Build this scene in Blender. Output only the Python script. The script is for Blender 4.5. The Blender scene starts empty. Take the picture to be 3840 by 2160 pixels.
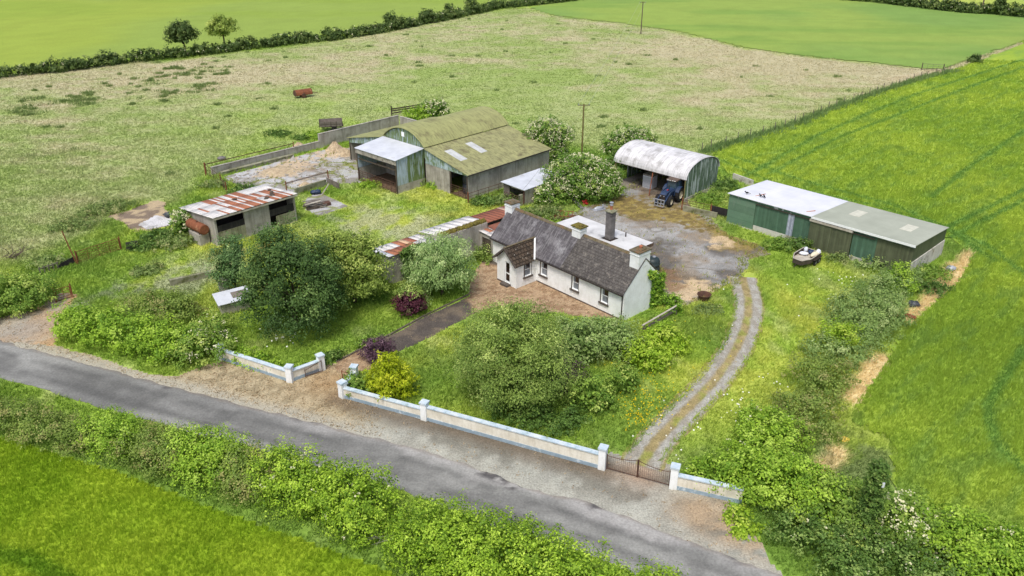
import bpy, math, random
import numpy as np
from mathutils import Vector
random.seed(7)
RNG = np.random.default_rng(11)
scene = bpy.context.scene
COL = scene.collection
R = math.radians
# ------------------------------------------------------------------ camera
F_PX, PITCH, ROLL, CAMH = 3054.59, R(26.1818), R(0.18053), 31.5795   # focal length in 3840-px units
cam_d = bpy.data.cameras.new('camera'); cam = bpy.data.objects.new('camera', cam_d); COL.objects.link(cam)
cam_d.sensor_width = 36; cam_d.lens = F_PX / 3840 * 36; cam_d.clip_end = 6000
cam.location = (0, 0, CAMH); cam.rotation_mode = 'XYZ'
from mathutils import Matrix
cam.rotation_euler = (Matrix.Rotation(R(90) - PITCH, 3, 'X') @ Matrix.Rotation(ROLL, 3, 'Z')).to_euler()
scene.camera = cam

def P(u, v, z=0.0):
    """survey point: photograph position (2576 px wide) of a point known to lie at height z -> world metres"""
    k = 3840 / 2576; x = u * k - 1920; y = v * k - 1080
    c, s = math.cos(ROLL), math.sin(ROLL); x, y = c * x + s * y, -s * x + c * y
    d = (x / F_PX, math.cos(PITCH) - y / F_PX * math.sin(PITCH), -math.sin(PITCH) - y / F_PX * math.cos(PITCH))
    t = (z - CAMH) / d[2]
    return Vector((d[0] * t, d[1] * t, z))
def PW(pts): return [tuple(P(*p)[:2]) for p in pts]

def lin(r, g, b, k=1.0):
    f = lambda c: (c / 12.92 if c <= .04045 else ((c + .055) / 1.055) ** 2.4)
    return tuple(f(c / 255) * k for c in (r, g, b))

# ------------------------------------------------------------------ noise
def _h(ix, iy, s):
    n = (ix.astype(np.int64) * 374761393 + iy.astype(np.int64) * 668265263 + s * 1442695041) & 0xffffffff
    n = ((n ^ (n >> 13)) * 1274126177) & 0xffffffff
    return ((n ^ (n >> 16)) & 0xffff) / 65535.0
def vn(x, y, s=0):
    x0 = np.floor(x); y0 = np.floor(y); fx = x - x0; fy = y - y0
    fx = fx * fx * (3 - 2 * fx); fy = fy * fy * (3 - 2 * fy)
    a = _h(x0, y0, s); b = _h(x0 + 1, y0, s); c = _h(x0, y0 + 1, s); d = _h(x0 + 1, y0 + 1, s)
    return (a * (1 - fx) + b * fx) * (1 - fy) + (c * (1 - fx) + d * fx) * fy
def fbm(x, y, sc=1.0, o=4, s=0):
    t = 0; a = .5; n = 0
    for i in range(o):
        t = t + a * vn(x / sc + 17.3 * i, y / sc - 9.1 * i, s + i); n += a; a *= .55; sc = sc / 2.03
    return t / n
def sm(a, b, x):
    t = np.clip((x - a) / (b - a), 0, 1); return t * t * (3 - 2 * t)
def mixc(a, b, t):
    t = np.asarray(t)[..., None]; return np.asarray(a) * (1 - t) + np.asarray(b) * t
def sdf(poly, x, y):
    """signed distance to a polygon, negative inside"""
    d = np.full(x.shape, 1e9); ins = np.zeros(x.shape, bool); n = len(poly)
    for i in range(n):
        ax, ay = poly[i]; bx, by = poly[(i + 1) % n]
        ex, ey = bx - ax, by - ay; L = ex * ex + ey * ey + 1e-9
        t = np.clip(((x - ax) * ex + (y - ay) * ey) / L, 0, 1)
        d = np.minimum(d, np.hypot(x - ax - t * ex, y - ay - t * ey))
        c = ((ay > y) != (by > y)) & (x < (bx - ax) * (y - ay) / ((by - ay) if abs(by - ay) > 1e-9 else 1e-9) + ax)
        ins ^= c
    return np.where(ins, -d, d)
def dline(pts, x, y):
    d = np.full(x.shape, 1e9)
    for (ax, ay), (bx, by) in zip(pts[:-1], pts[1:]):
        ex, ey = bx - ax, by - ay; L = ex * ex + ey * ey + 1e-9
        t = np.clip(((x - ax) * ex + (y - ay) * ey) / L, 0, 1)
        d = np.minimum(d, np.hypot(x - ax - t * ex, y - ay - t * ey))
    return d

# ------------------------------------------------------------------ materials
MATS = {}
def _nodes(name):
    m = bpy.data.materials.new(name); m.use_nodes = True; nt = m.node_tree
    return m, nt, nt.nodes, nt.links, nt.nodes['Principled BSDF']
def M(name, c1, c2=None, sc=2.0, rough=.85, bump=.0, bsc=20, streak=None, sheet=None, metal=0, spec=.3, c3=None, sc3=.5, t3=(.5, .65), fine=.12, brick=None, contrast=(.35, .65)):
    """noise-mottled surface. streak=(colour, amount) vertical runs; sheet=(axis, width, amount) sheet-to-sheet tone and lap lines; brick=(w,h,mortar colour)"""
    m, nt, N, L, bs = _nodes(name)
    tc = N.new('ShaderNodeTexCoord'); co = tc.outputs['Object']
    def noise(scale, vec=co, det=4, rgh=.6):
        n = N.new('ShaderNodeTexNoise'); n.inputs['Scale'].default_value = scale; n.inputs['Detail'].default_value = det; n.inputs['Roughness'].default_value = rgh
        L.new(vec, n.inputs['Vector']); return n.outputs['Fac']
    def ramp(fac, a, b):
        r = N.new('ShaderNodeMapRange'); r.inputs[1].default_value = a; r.inputs[2].default_value = b; L.new(fac, r.inputs[0]); return r.outputs[0]
    def mix(fac, a, b, mode='MIX'):
        x = N.new('ShaderNodeMix'); x.data_type = 'RGBA'; x.blend_type = mode
        if isinstance(fac, float): x.inputs[0].default_value = fac
        else: L.new(fac, x.inputs[0])
        for sock, val in ((x.inputs[6], a), (x.inputs[7], b)):
            if isinstance(val, tuple): sock.default_value = (*val[:3], 1)
            else: L.new(val, sock)
        return x.outputs[2]
    col = c1
    if c2: col = mix(ramp(noise(sc), *contrast), c1, c2)
    if brick:
        b = N.new('ShaderNodeTexBrick'); mp = N.new('ShaderNodeMapping'); L.new(co, mp.inputs[0]); mp.inputs['Rotation'].default_value = (0, 0, 0)
        sx = N.new('ShaderNodeSeparateXYZ'); L.new(co, sx.inputs[0]); cx = N.new('ShaderNodeCombineXYZ')
        ad = N.new('ShaderNodeMath'); ad.operation = 'ADD'; L.new(sx.outputs[brick[3][0]], ad.inputs[0]); ad.inputs[1].default_value = 0
        L.new(ad.outputs[0], cx.inputs[0]); L.new(sx.outputs[brick[3][1]], cx.inputs[1]); L.new(cx.outputs[0], b.inputs['Vector'])
        b.inputs['Scale'].default_value = 1; b.inputs['Brick Width'].default_value = brick[0]; b.inputs['Row Height'].default_value = brick[1]; b.inputs['Mortar Size'].default_value = brick[4] if len(brick) > 4 else .012
        b.inputs['Color1'].default_value = (1, 1, 1, 1); b.inputs['Color2'].default_value = (.72, .72, .72, 1); b.inputs['Mortar'].default_value = (*brick[2], 1)
        col = mix(1.0, col, b.outputs['Color'], 'MULTIPLY')
    if c3: col = mix(ramp(noise(sc3, det=6), *t3), col, c3)
    if streak:
        mp = N.new('ShaderNodeMapping'); mp.inputs['Scale'].default_value = streak[2] if len(streak) > 2 else (5, 5, .35); L.new(co, mp.inputs[0])
        f = ramp(noise(1.0, mp.outputs[0], 5, .65), .50, .60)
        mm = N.new('ShaderNodeMath'); mm.operation = 'MULTIPLY'; L.new(f, mm.inputs[0]); mm.inputs[1].default_value = streak[1]
        col = mix(mm.outputs[0], col, streak[0])
    if sheet:
        sx = N.new('ShaderNodeSeparateXYZ'); L.new(co, sx.inputs[0])
        dv = N.new('ShaderNodeMath'); dv.operation = 'DIVIDE'; L.new(sx.outputs[sheet[0]], dv.inputs[0]); dv.inputs[1].default_value = sheet[1]
        fl = N.new('ShaderNodeMath'); fl.operation = 'FLOOR'; L.new(dv.outputs[0], fl.inputs[0])
        wn = N.new('ShaderNodeTexWhiteNoise'); wn.noise_dimensions = '1D'; L.new(fl.outputs[0], wn.inputs['W'])
        fr = N.new('ShaderNodeMath'); fr.operation = 'FRACT'; L.new(dv.outputs[0], fr.inputs[0])
        lp = ramp(fr.outputs[0], .0, .06)
        rr = N.new('ShaderNodeMapRange'); rr.inputs[3].default_value = 1 - sheet[2]; rr.inputs[4].default_value = 1.0; L.new(wn.outputs[0], rr.inputs[0])
        l2 = N.new('ShaderNodeMapRange'); l2.inputs[3].default_value = 1 - sheet[2] * 1.3; l2.inputs[4].default_value = 1.0; L.new(lp, l2.inputs[0])
        mu = N.new('ShaderNodeMath'); mu.operation = 'MULTIPLY'; L.new(rr.outputs[0], mu.inputs[0]); L.new(l2.outputs[0], mu.inputs[1])
        cb = N.new('ShaderNodeCombineColor'); [L.new(mu.outputs[0], cb.inputs[i]) for i in range(3)]
        col = mix(1.0, col, cb.outputs[0], 'MULTIPLY')
    if fine:
        f = N.new('ShaderNodeMapRange'); f.inputs[1].default_value = .3; f.inputs[2].default_value = .7; f.inputs[3].default_value = 1 - fine; f.inputs[4].default_value = 1 + fine
        L.new(noise(9, det=6, rgh=.75), f.inputs[0]); cb = N.new('ShaderNodeCombineColor'); [L.new(f.outputs[0], cb.inputs[i]) for i in range(3)]
        col = mix(1.0, col, cb.outputs[0], 'MULTIPLY')
    if isinstance(col, tuple): bs.inputs['Base Color'].default_value = (*col, 1)
    else: L.new(col, bs.inputs['Base Color'])
    bs.inputs['Roughness'].default_value = rough; bs.inputs['Metallic'].default_value = metal; bs.inputs['Specular IOR Level'].default_value = spec
    if bump:
        bn = N.new('ShaderNodeBump'); bn.inputs['Strength'].default_value = bump; bn.inputs['Distance'].default_value = .05
        L.new(noise(bsc), bn.inputs['Height']); L.new(bn.outputs[0], bs.inputs['Normal'])
    MATS[name] = m; return m
def MA(name, rough=.9, trans=0.0, fine=.25, fsc=14, bump=0, spec=.1, streak=None):
    """surface whose own colour is stored on the mesh as attribute Col, broken up by fine noise"""
    m, nt, N, L, bs = _nodes(name)
    at = N.new('ShaderNodeAttribute'); at.attribute_name = 'Col'; col = at.outputs['Color']
    tc = N.new('ShaderNodeTexCoord')
    if fine:
        n = N.new('ShaderNodeTexNoise'); n.inputs['Scale'].default_value = fsc; n.inputs['Detail'].default_value = 5; n.inputs['Roughness'].default_value = .75
        if streak:
            mp = N.new('ShaderNodeMapping'); mp.inputs['Scale'].default_value = streak; L.new(tc.outputs['Object'], mp.inputs[0]); L.new(mp.outputs[0], n.inputs['Vector'])
        else: L.new(tc.outputs['Object'], n.inputs['Vector'])
        f = N.new('ShaderNodeMapRange'); f.inputs[1].default_value = .3; f.inputs[2].default_value = .7; f.inputs[3].default_value = 1 - fine; f.inputs[4].default_value = 1 + fine
        L.new(n.outputs['Fac'], f.inputs[0]); cb = N.new('ShaderNodeCombineColor'); [L.new(f.outputs[0], cb.inputs[i]) for i in range(3)]
        x = N.new('ShaderNodeMix'); x.data_type = 'RGBA'; x.blend_type = 'MULTIPLY'; x.inputs[0].default_value = 1; L.new(col, x.inputs[6]); L.new(cb.outputs[0], x.inputs[7]); col = x.outputs[2]
        if bump:
            bn = N.new('ShaderNodeBump'); bn.inputs['Strength'].default_value = bump; bn.inputs['Distance'].default_value = .08; L.new(n.outputs['Fac'], bn.inputs['Height']); L.new(bn.outputs[0], bs.inputs['Normal'])
    L.new(col, bs.inputs['Base Color']); bs.inputs['Roughness'].default_value = rough; bs.inputs['Specular IOR Level'].default_value = spec
    if trans:
        t = N.new('ShaderNodeBsdfTranslucent'); L.new(col, t.inputs[0]); ms = N.new('ShaderNodeMixShader'); ms.inputs[0].default_value = trans
        L.new(bs.outputs[0], ms.inputs[1]); L.new(t.outputs[0], ms.inputs[2]); L.new(ms.outputs[0], N['Material Output'].inputs[0])
    MATS[name] = m; return m

# ------------------------------------------------------------------ mesh helpers
def np_mesh(name, V, F, mat, col=None, parent=None, loc=None):
    """V (n,3), F (m,k) arrays -> object"""
    V = np.asarray(V, np.float32); F = np.asarray(F, np.int32); m, k = F.shape
    me = bpy.data.meshes.new(name); me.vertices.add(len(V)); me.vertices.foreach_set('co', V.ravel())
    me.loops.add(m * k); me.loops.foreach_set('vertex_index', F.ravel()); me.polygons.add(m)
    me.polygons.foreach_set('loop_start', np.arange(0, m * k, k, dtype=np.int32)); me.polygons.foreach_set('loop_total', np.full(m, k, np.int32))
    me.update(calc_edges=True)
    if col is not None:
        a = me.attributes.new('Col', 'FLOAT_COLOR', 'POINT'); c = np.ones((len(V), 4), np.float32); c[:, :3] = np.clip(col, 0, 1); a.data.foreach_set('color', c.ravel())
    me.materials.append(mat); o = bpy.data.objects.new(name, me); COL.objects.link(o)
    if parent: o.parent = parent
    if loc is not None: o.location = loc
    return o
class MB:
    def __init__(s): s.v = []; s.f = []
    def quad(s, *p):
        b = len(s.v); s.v += [tuple(q) for q in p]; s.f.append(tuple(range(b, b + len(p)))); return s
    def box(s, x0, x1, y0, y1, z0, z1):
        b = len(s.v); s.v += [(x, y, z) for z in (z0, z1) for y in (y0, y1) for x in (x0, x1)]
        s.f += [tuple(b + i for i in q) for q in ((0, 2, 3, 1), (4, 5, 7, 6), (0, 1, 5, 4), (2, 6, 7, 3), (0, 4, 6, 2), (1, 3, 7, 5))]; return s
    def prism(s, poly, d):
        """polygon of 3-D points extruded by vector d"""
        n = len(poly); b = len(s.v); s.v += [tuple(p) for p in poly] + [tuple(p[i] + d[i] for i in range(3)) for p in poly]
        s.f += [tuple(range(b, b + n))[::-1], tuple(range(b + n, b + 2 * n))] + [(b + i, b + (i + 1) % n, b + n + (i + 1) % n, b + n + i) for i in range(n)]; return s
    def tube(s, p, q, r, r2=None, n=8, cap=True):
        p = Vector(p); q = Vector(q); r2 = r if r2 is None else r2; d = (q - p).normalized()
        a = d.cross(Vector((0, 0, 1)) if abs(d.z) < .9 else Vector((1, 0, 0))).normalized(); c = d.cross(a); b = len(s.v)
        for o, rr in ((p, r), (q, r2)):
            for i in range(n): t = 2 * math.pi * i / n; s.v.append(tuple(o + a * math.cos(t) * rr + c * math.sin(t) * rr))
        s.f += [(b + i, b + (i + 1) % n, b + n + (i + 1) % n, b + n + i) for i in range(n)]
        if cap: s.f += [tuple(range(b, b + n))[::-1], tuple(range(b + n, b + 2 * n))]
        return s
    def beam(s, p, q, w, h):
        """rectangular bar from p to q"""
        p = Vector(p); q = Vector(q); d = (q - p).normalized(); a = d.cross(Vector((0, 0, 1))); a = (a if a.length > .01 else Vector((1, 0, 0))).normalized() * w / 2; c = a.cross(d).normalized() * h / 2
        return s.prism([p + a + c, p - a + c, p - a - c, p + a - c], q - p)
    def lathe(s, prof, c=(0, 0, 0), n=14):
        b = len(s.v)
        for r, z in prof:
            for i in range(n): t = 2 * math.pi * i / n; s.v.append((c[0] + r * math.cos(t), c[1] + r * math.sin(t), c[2] + z))
        for k in range(len(prof) - 1): s.f += [(b + k * n + i, b + k * n + (i + 1) % n, b + (k + 1) * n + (i + 1) % n, b + (k + 1) * n + i) for i in range(n)]
        return s
    def blob(s, c, r, rough=.15, seed=0, n=10, m=7):
        rng = random.Random(seed); b = len(s.v)
        for j in range(m + 1):
            ph = math.pi * j / m
            for i in range(n):
                t = 2 * math.pi * i / n; k = 1 + rough * (rng.random() - .5) * 2 * (0 < j < m)
                s.v.append((c[0] + r[0] * k * math.sin(ph) * math.cos(t), c[1] + r[1] * k * math.sin(ph) * math.sin(t), c[2] + r[2] * k * math.cos(ph)))
        for j in range(m): s.f += [(b + j * n + i, b + (j + 1) * n + i, b + (j + 1) * n + (i + 1) % n, b + j * n + (i + 1) % n) for i in range(n)]
        return s
    def build(s, name, mat, parent=None, smooth=False):
        me = bpy.data.meshes.new(name); me.from_pydata(s.v, [], s.f); me.materials.append(mat if not isinstance(mat, str) else MATS[mat])
        if smooth: me.polygons.foreach_set('use_smooth', [True] * len(me.polygons))
        me.update(); o = bpy.data.objects.new(name, me); COL.objects.link(o)
        if parent: o.parent = parent
        return o
def tag(o, label, cat, group=None):
    o['label'] = label; o['category'] = cat
    if group: o['group'] = group
    return o
def thing(name, label, cat, loc=(0, 0, 0), rz=0, group=None):
    o = bpy.data.objects.new(name, None); COL.objects.link(o); o.location = loc; o.rotation_euler = (0, 0, rz); o.empty_display_size = .3
    return tag(o, label, cat, group)
def kind(o, k): o['kind'] = k; return o
def move(o, loc, rz=0): o.location = loc; o.rotation_euler = (0, 0, rz); return o
def wall(mb, p0, p1, z0, z1, holes=(), th=.25, inward=(0, 1)):
    """wall panel from p0 to p1 (x,y) with rectangular openings (a0,a1,z0,z1) along it; th = reveal depth in direction inward"""
    ax, ay = p0; L = math.hypot(p1[0] - ax, p1[1] - ay); ex, ey = (p1[0] - ax) / L, (p1[1] - ay) / L; ix, iy = inward[0] * th, inward[1] * th
    xs = sorted({0, L, *[h[0] for h in holes], *[h[1] for h in holes]}); zs = sorted({z0, z1, *[h[2] for h in holes], *[h[3] for h in holes]})
    pt = lambda a, z, d=0: (ax + ex * a + ix * d, ay + ey * a + iy * d, z)
    for a0, a1 in zip(xs[:-1], xs[1:]):
        for b0, b1 in zip(zs[:-1], zs[1:]):
            if any(h[0] - 1e-6 <= a0 and a1 <= h[1] + 1e-6 and h[2] - 1e-6 <= b0 and b1 <= h[3] + 1e-6 for h in holes): continue
            for d in (0, 1): mb.quad(pt(a0, b0, d), pt(a1, b0, d), pt(a1, b1, d), pt(a0, b1, d))
    for a0, a1, b0, b1 in holes:
        mb.quad(pt(a0, b0), pt(a0, b1), pt(a0, b1, 1), pt(a0, b0, 1)); mb.quad(pt(a1, b0), pt(a1, b1), pt(a1, b1, 1), pt(a1, b0, 1))
        mb.quad(pt(a0, b1), pt(a1, b1), pt(a1, b1, 1), pt(a0, b1, 1)); mb.quad(pt(a0, b0), pt(a1, b0), pt(a1, b0, 1), pt(a0, b0, 1))
    return mb

# ------------------------------------------------------------------ light
W = bpy.data.worlds.new('World'); scene.world = W; W.use_nodes = True
SUN_DIR = Vector((-.20, -.58, 1.15)).normalized()
sky = W.node_tree.nodes.new('ShaderNodeTexSky'); sky.sky_type = 'NISHITA'; sky.sun_disc = False
sky.sun_elevation = math.asin(SUN_DIR.z); sky.sun_rotation = math.atan2(SUN_DIR.x, SUN_DIR.y); sky.air_density = 1.0; sky.dust_density = 4.0; sky.ozone_density = .6
W.node_tree.links.new(sky.outputs[0], W.node_tree.nodes['Background'].inputs[0]); W.node_tree.nodes['Background'].inputs[1].default_value = .15
sl = bpy.data.lights.new('sun', 'SUN'); sl.energy = 2.2; sl.angle = R(14); sl.color = (1, .98, .92)
so = bpy.data.objects.new('sun', sl); COL.objects.link(so); so.rotation_euler = SUN_DIR.to_track_quat('Z', 'Y').to_euler(); so.location = (0, 0, 80)
scene.view_settings.view_transform = 'Standard'; scene.view_settings.look = 'None'; scene.view_settings.exposure = .12; scene.view_settings.gamma = 1

# ------------------------------------------------------------------ layout (surveyed outlines)
ROAD_UP = PW([(0, 859.5), (153, 900), (247, 921), (353, 955), (490, 987), (596, 1019), (724, 1047), (858, 1083), (1028, 1123), (1125, 1153), (1232, 1189), (1305, 1226), (1505, 1269), (1663, 1336), (1759, 1376), (1852, 1409), (1952, 1449)])
ROAD_UP = [(-120, 92), (-70, 69.5)] + ROAD_UP + [(22, 27.3), (40, 19.5), (90, -4)]
PASTURE = PW([(0, 190), (500, 145), (859, 100), (1253, 25), (1340, 22), (1390, 38), (1453, 48), (1553, 58), (1712, 82), (1884, 123), (2050, 145), (2217, 162), (2370, 177), (2284, 210), (2017, 307), (1774, 388), (1620, 395), (1300, 330), (1100, 320), (820, 340), (530, 420), (440, 500), (300, 520), (220, 590), (60, 650), (-120, 700), (-500, 450)])
CROP_NEAR = PW([(0, 1104), (128, 1143), (298, 1194), (426, 1241), (554, 1292), (681, 1334), (858, 1398), (972, 1446)]); CROP_NEAR = [(-110, 74)] + CROP_NEAR + [(3, 26.4), (40, 8), (20, -12), (-110, 10)]
CROP_RIGHT = PW([(2576, 110), (2451, 157), (2367, 190), (2284, 214), (2134, 264), (2017, 311), (1917, 344), (1790, 388), (1830, 432), (1880, 452), (2120, 520), (2395, 602), (2451, 638), (2425, 690), (2400, 724), (2317, 798), (2284, 831), (2250, 888), (2200, 958), (2150, 1024), (2140, 1061), (2175, 1085), (2233, 1109), (2242, 1150), (2250, 1200), (2254, 1252), (2323, 1275), (2453, 1325), (2576, 1366)]) + [(36, 29.5), (60, 18), (260, 60), (260, 330)]
CROP_FAR = PW([(1330, 19), (1386, 37), (1453, 47), (1553, 57), (1712, 81), (1884, 122), (2050, 144), (2217, 161), (2317, 172), (2370, 176), (2440, 150), (2576, 104)]) + [(260, 322), (175, 236), (142, 239), (104, 273), (60, 300), (35, 290), (22, 270)]
CROP_LEFT = PW([(0, 178), (333, 143), (500, 128), (600, 114), (859, 84), (986, 64), (1120, 37), (1253, 14)]) + [(15, 268), (120, 420), (-100, 700), (-600, 500), (-260, 60)]
CROP_TOP = [(110, 282), (150, 246), (190, 240), (420, 560), (120, 480), (40, 310)]
VERGE = PW([(-60, 858), (0, 862), (60, 850), (128, 868), (250, 902), (380, 945), (440, 950), (500, 922), (562, 908), (700, 943), (735, 948), (800, 925), (830, 915), (870, 905), (905, 930), (880, 965), (878, 990), (1068, 1043), (1512, 1168), (1532, 1140), (1620, 1150), (1692, 1175), (1705, 1215), (1840, 1248), (1850, 1310), (1900, 1350), (1960, 1440)]) + [(14.5, 30), (9, 31), (-20, 45), (-45, 56)]
DRIVE = PW([(835, 925), (854, 903), (981, 846), (1070, 797), (1179, 745), (1180, 715), (1190, 690), (1215, 655), (1262, 650), (1340, 690), (1580, 800), (1480, 800), (1400, 785), (1320, 790), (1260, 770), (1213, 780), (1127, 825), (1035, 871), (985, 895), (930, 930), (880, 935), (850, 935)])
YARD = PW([(1400, 580), (1425, 545), (1470, 520), (1520, 508), (1560, 490), (1590, 455), (1700, 440), (1735, 520), (1790, 548), (1830, 592), (1900, 612), (1940, 640), (1885, 655), (1870, 690), (1862, 722), (1835, 716), (1800, 735), (1740, 765), (1680, 775), (1655, 765), (1650, 700), (1620, 640), (1500, 600)])
CYARD = PW([(563, 446), (738, 396), (802, 379), (879, 372), (905, 420), (912, 460), (846, 462), (760, 470), (730, 490), (621, 480)])
SLABW = PW([(345, 567), (372, 552), (390, 541), (420, 546), (436, 553), (430, 567), (400, 573), (370, 578)])
DIRTW = PW([(275, 545), (330, 528), (400, 500), (415, 512), (412, 530), (440, 540), (438, 560), (425, 572), (372, 581), (335, 578), (310, 560)])
LANE = PW([(-60, 862), (-60, 812), (0, 800), (60, 785), (100, 768), (150, 738), (195, 742), (168, 772), (150, 800), (146, 845), (128, 872), (60, 862)])
TRACK_C = PW([(1866, 690), (1874, 720), (1886, 760), (1880, 811), (1857, 871), (1814, 938), (1767, 991), (1729, 1030), (1676, 1080), (1638, 1126), (1613, 1160), (1604, 1190)])
PILEPAD = PW([(770, 500), (800, 482), (845, 505), (880, 518), (845, 530), (800, 545), (770, 528)])

G_TAN = np.array(lin(186, 175, 146)); G_GRN = np.array(lin(146, 164, 94)); G_OLV = np.array(lin(162, 172, 116)); G_LUSH = np.array(lin(148, 174, 70)); G_DEEP = np.array(lin(112, 144, 62)); G_YEL = np.array(lin(182, 190, 88)); G_GRAV = np.array(lin(165, 163, 150)); G_STRAW = np.array(lin(190, 160, 112))
def pt(u, v): return tuple(P(u, v)[:2])
def near(x, y, c, r): return np.exp(-((x - c[0]) ** 2 + (y - c[1]) ** 2) / (r * r))
def ground_colour(x, y):
    n1 = fbm(x, y, 26, 4, 3); n2 = fbm(x, y, 5, 4, 9); n3 = fbm(x, y, 1.4, 3, 21); st = fbm(x * .8 + y * .25, y * 1.6, 3.2, 4, 33)
    inp = 1 - sm(-3, 3, sdf(PASTURE, x, y) + (n2 - .5) * 7)
    # lush farmstead grass
    yw = np.clip(near(x, y, pt(1960, 800), 15) + near(x, y, pt(1740, 800), 9) + near(x, y, pt(1050, 520), 9) + near(x, y, pt(450, 660), 12) + .8 * near(x, y, pt(1100, 920), 5), 0, 1); lush = mixc(mixc(G_LUSH, G_DEEP, .35), mixc(G_LUSH, G_YEL, sm(.3, .6, n2)), np.clip(yw + (n2 - .5) * .8, 0, 1)); lush = mixc(lush, np.array(lin(186, 194, 128)), sm(.56, .72, fbm(x * 1.3, y * .8 + x * .3, 2.6, 3, 57)) * .5); lush = mixc(lush, G_DEEP, sm(.52, .72, fbm(x, y, 7, 3, 55)) * .65)
    # pasture: tan seed heads, dominant towards the far and right side; greener beside the farm
    tanw = sm(88, 170, y) * .45 + sm(-10, 60, x) * .30 + near(x, y, pt(700, 180), 30) * .18 + near(x, y, pt(200, 400), 40) * .2 + .02 - near(x, y, pt(850, 300), 30) * .30 - near(x, y, pt(1350, 290), 26) * .35
    t = .82 * sm(.38, .70, .42 * n1 + .28 * n2 + .30 * st + (tanw - .38) * .5)
    past = mixc(mixc(G_GRN, G_OLV, sm(.3, .7, st * .5 + n1 * .5)), G_TAN, t)
    past = mixc(past, G_LUSH * 1.05, near(x, y, pt(830, 315), 16)[...] * .6 * sm(.35, .6, n2))
    c = mixc(lush, past, inp)
    c = mixc(c, G_DEEP, (1 - sm(1.5, 4.5, dline(CROP_NEAR[1:-4], x, y))) * .7); c = mixc(c, G_DEEP * 1.1, sm(9, 13, x) * (1 - sm(38, 44, y)) * .7)
    # gravel showing through the old yard between the sheds
    gv = .55 * (1 - sm(.6, 2.2, dline(PW([(190, 765), (350, 717), (480, 690), (560, 655), (640, 630)]), x, y))) + near(x, y, pt(925, 560), 5.5) * 1.1 + near(x, y, pt(1000, 575), 4) * .5 + near(x, y, pt(480, 690), 4) * .6 + near(x, y, pt(400, 705), 4.5) * .5
    c = mixc(c, G_GRAV, np.clip(gv * sm(.42, .64, n3 * .6 + n2 * .4) * .9, 0, .55))
    c = mixc(c, np.array(lin(160, 130, 85)), np.clip(near(x, y, pt(1230, 545), 3) + near(x, y, pt(640, 620), 2.5) + near(x, y, pt(1180, 610), 2.2), 0, 1) * .55 * sm(.4, .6, n3))
    # straw-coloured headland along the right hand crop
    hl = np.minimum(dline(PW([(2455, 640), (2430, 665), (2380, 710), (2330, 770), (2290, 800)]), x, y) - .6, dline(PW([(2215, 905), (2180, 960), (2158, 1005)]), x, y) - .5)
    hl = np.minimum(hl, dline(PW([(2100, 1140), (2065, 1195), (2060, 1205)]), x, y) - .2)
    c = mixc(c, np.array(lin(218, 198, 150)), (1 - sm(-.1, .9, hl + (n3 - .5) * 1.2)))
    hl2 = dline(PW([(2250, 200), (2340, 184), (2420, 165), (2576, 112)]), x, y) - .8
    c = mixc(c, G_TAN * 1.05, (1 - sm(0, 1.5, hl2)) * .8)
    c = mixc(c, np.array(lin(120, 132, 88)), np.clip(near(x, y, pt(2150, 1160), 2.6) * 1.2 * sm(.35, .6, n3), 0, .75))
    return c * (0.92 + .16 * n3[..., None])

# ground: one sheet to the horizon, finer near the farm
MA('ground_mat', fine=.22, fsc=3.0, bump=.5); MA('crop_mat', fine=.2, fsc=5, bump=.6); MA('soil_mat', fine=.42, fsc=9, bump=.4); MA('road_mat', rough=.8, fine=.26, fsc=7, bump=.15, spec=.25); MA('blade_mat', trans=.30, fine=0, rough=.7)
ys = 8 + 8 * (np.exp(np.linspace(0, math.log(330), 620)) - 1); us = np.linspace(-1, 1, 640)
Yg, Ug = np.meshgrid(ys, us, indexing='ij'); Xg = Ug * (Yg * .95 + 45)
ZG = np.zeros_like(Xg)
far = Yg > 330
colg = ground_colour(Xg, Yg); colg[far] = np.array(lin(168, 190, 90))
ni, nj = Xg.shape; idx = np.arange(ni * nj).reshape(ni, nj)
Fg = np.stack([idx[:-1, :-1], idx[:-1, 1:], idx[1:, 1:], idx[1:, :-1]], -1).reshape(-1, 4)
kind(np_mesh('ground', np.stack([Xg, Yg, ZG], -1).reshape(-1, 3), Fg, MATS['ground_mat'], colg.reshape(-1, 3)), 'structure')

def sheet(name, poly, z, res, jit, colf, mat, jsc=1.2, dome=0.0, lump=0.0):
    p = np.array(poly); x0, y0 = p.min(0) - .5; x1, y1 = p.max(0) + .5
    xs = np.arange(x0, x1 + res, res); yv = np.arange(y0, y1 + res, res); X, Y = np.meshgrid(xs, yv)
    d = sdf(poly, X, Y) + (fbm(X, Y, jsc, 3, 77) - .5) * 2 * jit
    cx = (d[:-1, :-1] + d[1:, 1:] + d[:-1, 1:] + d[1:, :-1]) / 4 < 0
    idx = np.arange(X.size).reshape(X.shape); F = np.stack([idx[:-1, :-1], idx[:-1, 1:], idx[1:, 1:], idx[1:, :-1]], -1)[cx]
    used, inv = np.unique(F, return_inverse=True); xu = X.ravel()[used]; yu = Y.ravel()[used]
    zz = z + dome * sm(0, 2.5, -d.ravel()[used]) + lump * (fbm(xu, yu, .5, 3, 5) - .5)
    return np_mesh(name, np.stack([xu, yu, zz], -1), inv.reshape(F.shape), MATS[mat], colf(xu, yu))

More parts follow.
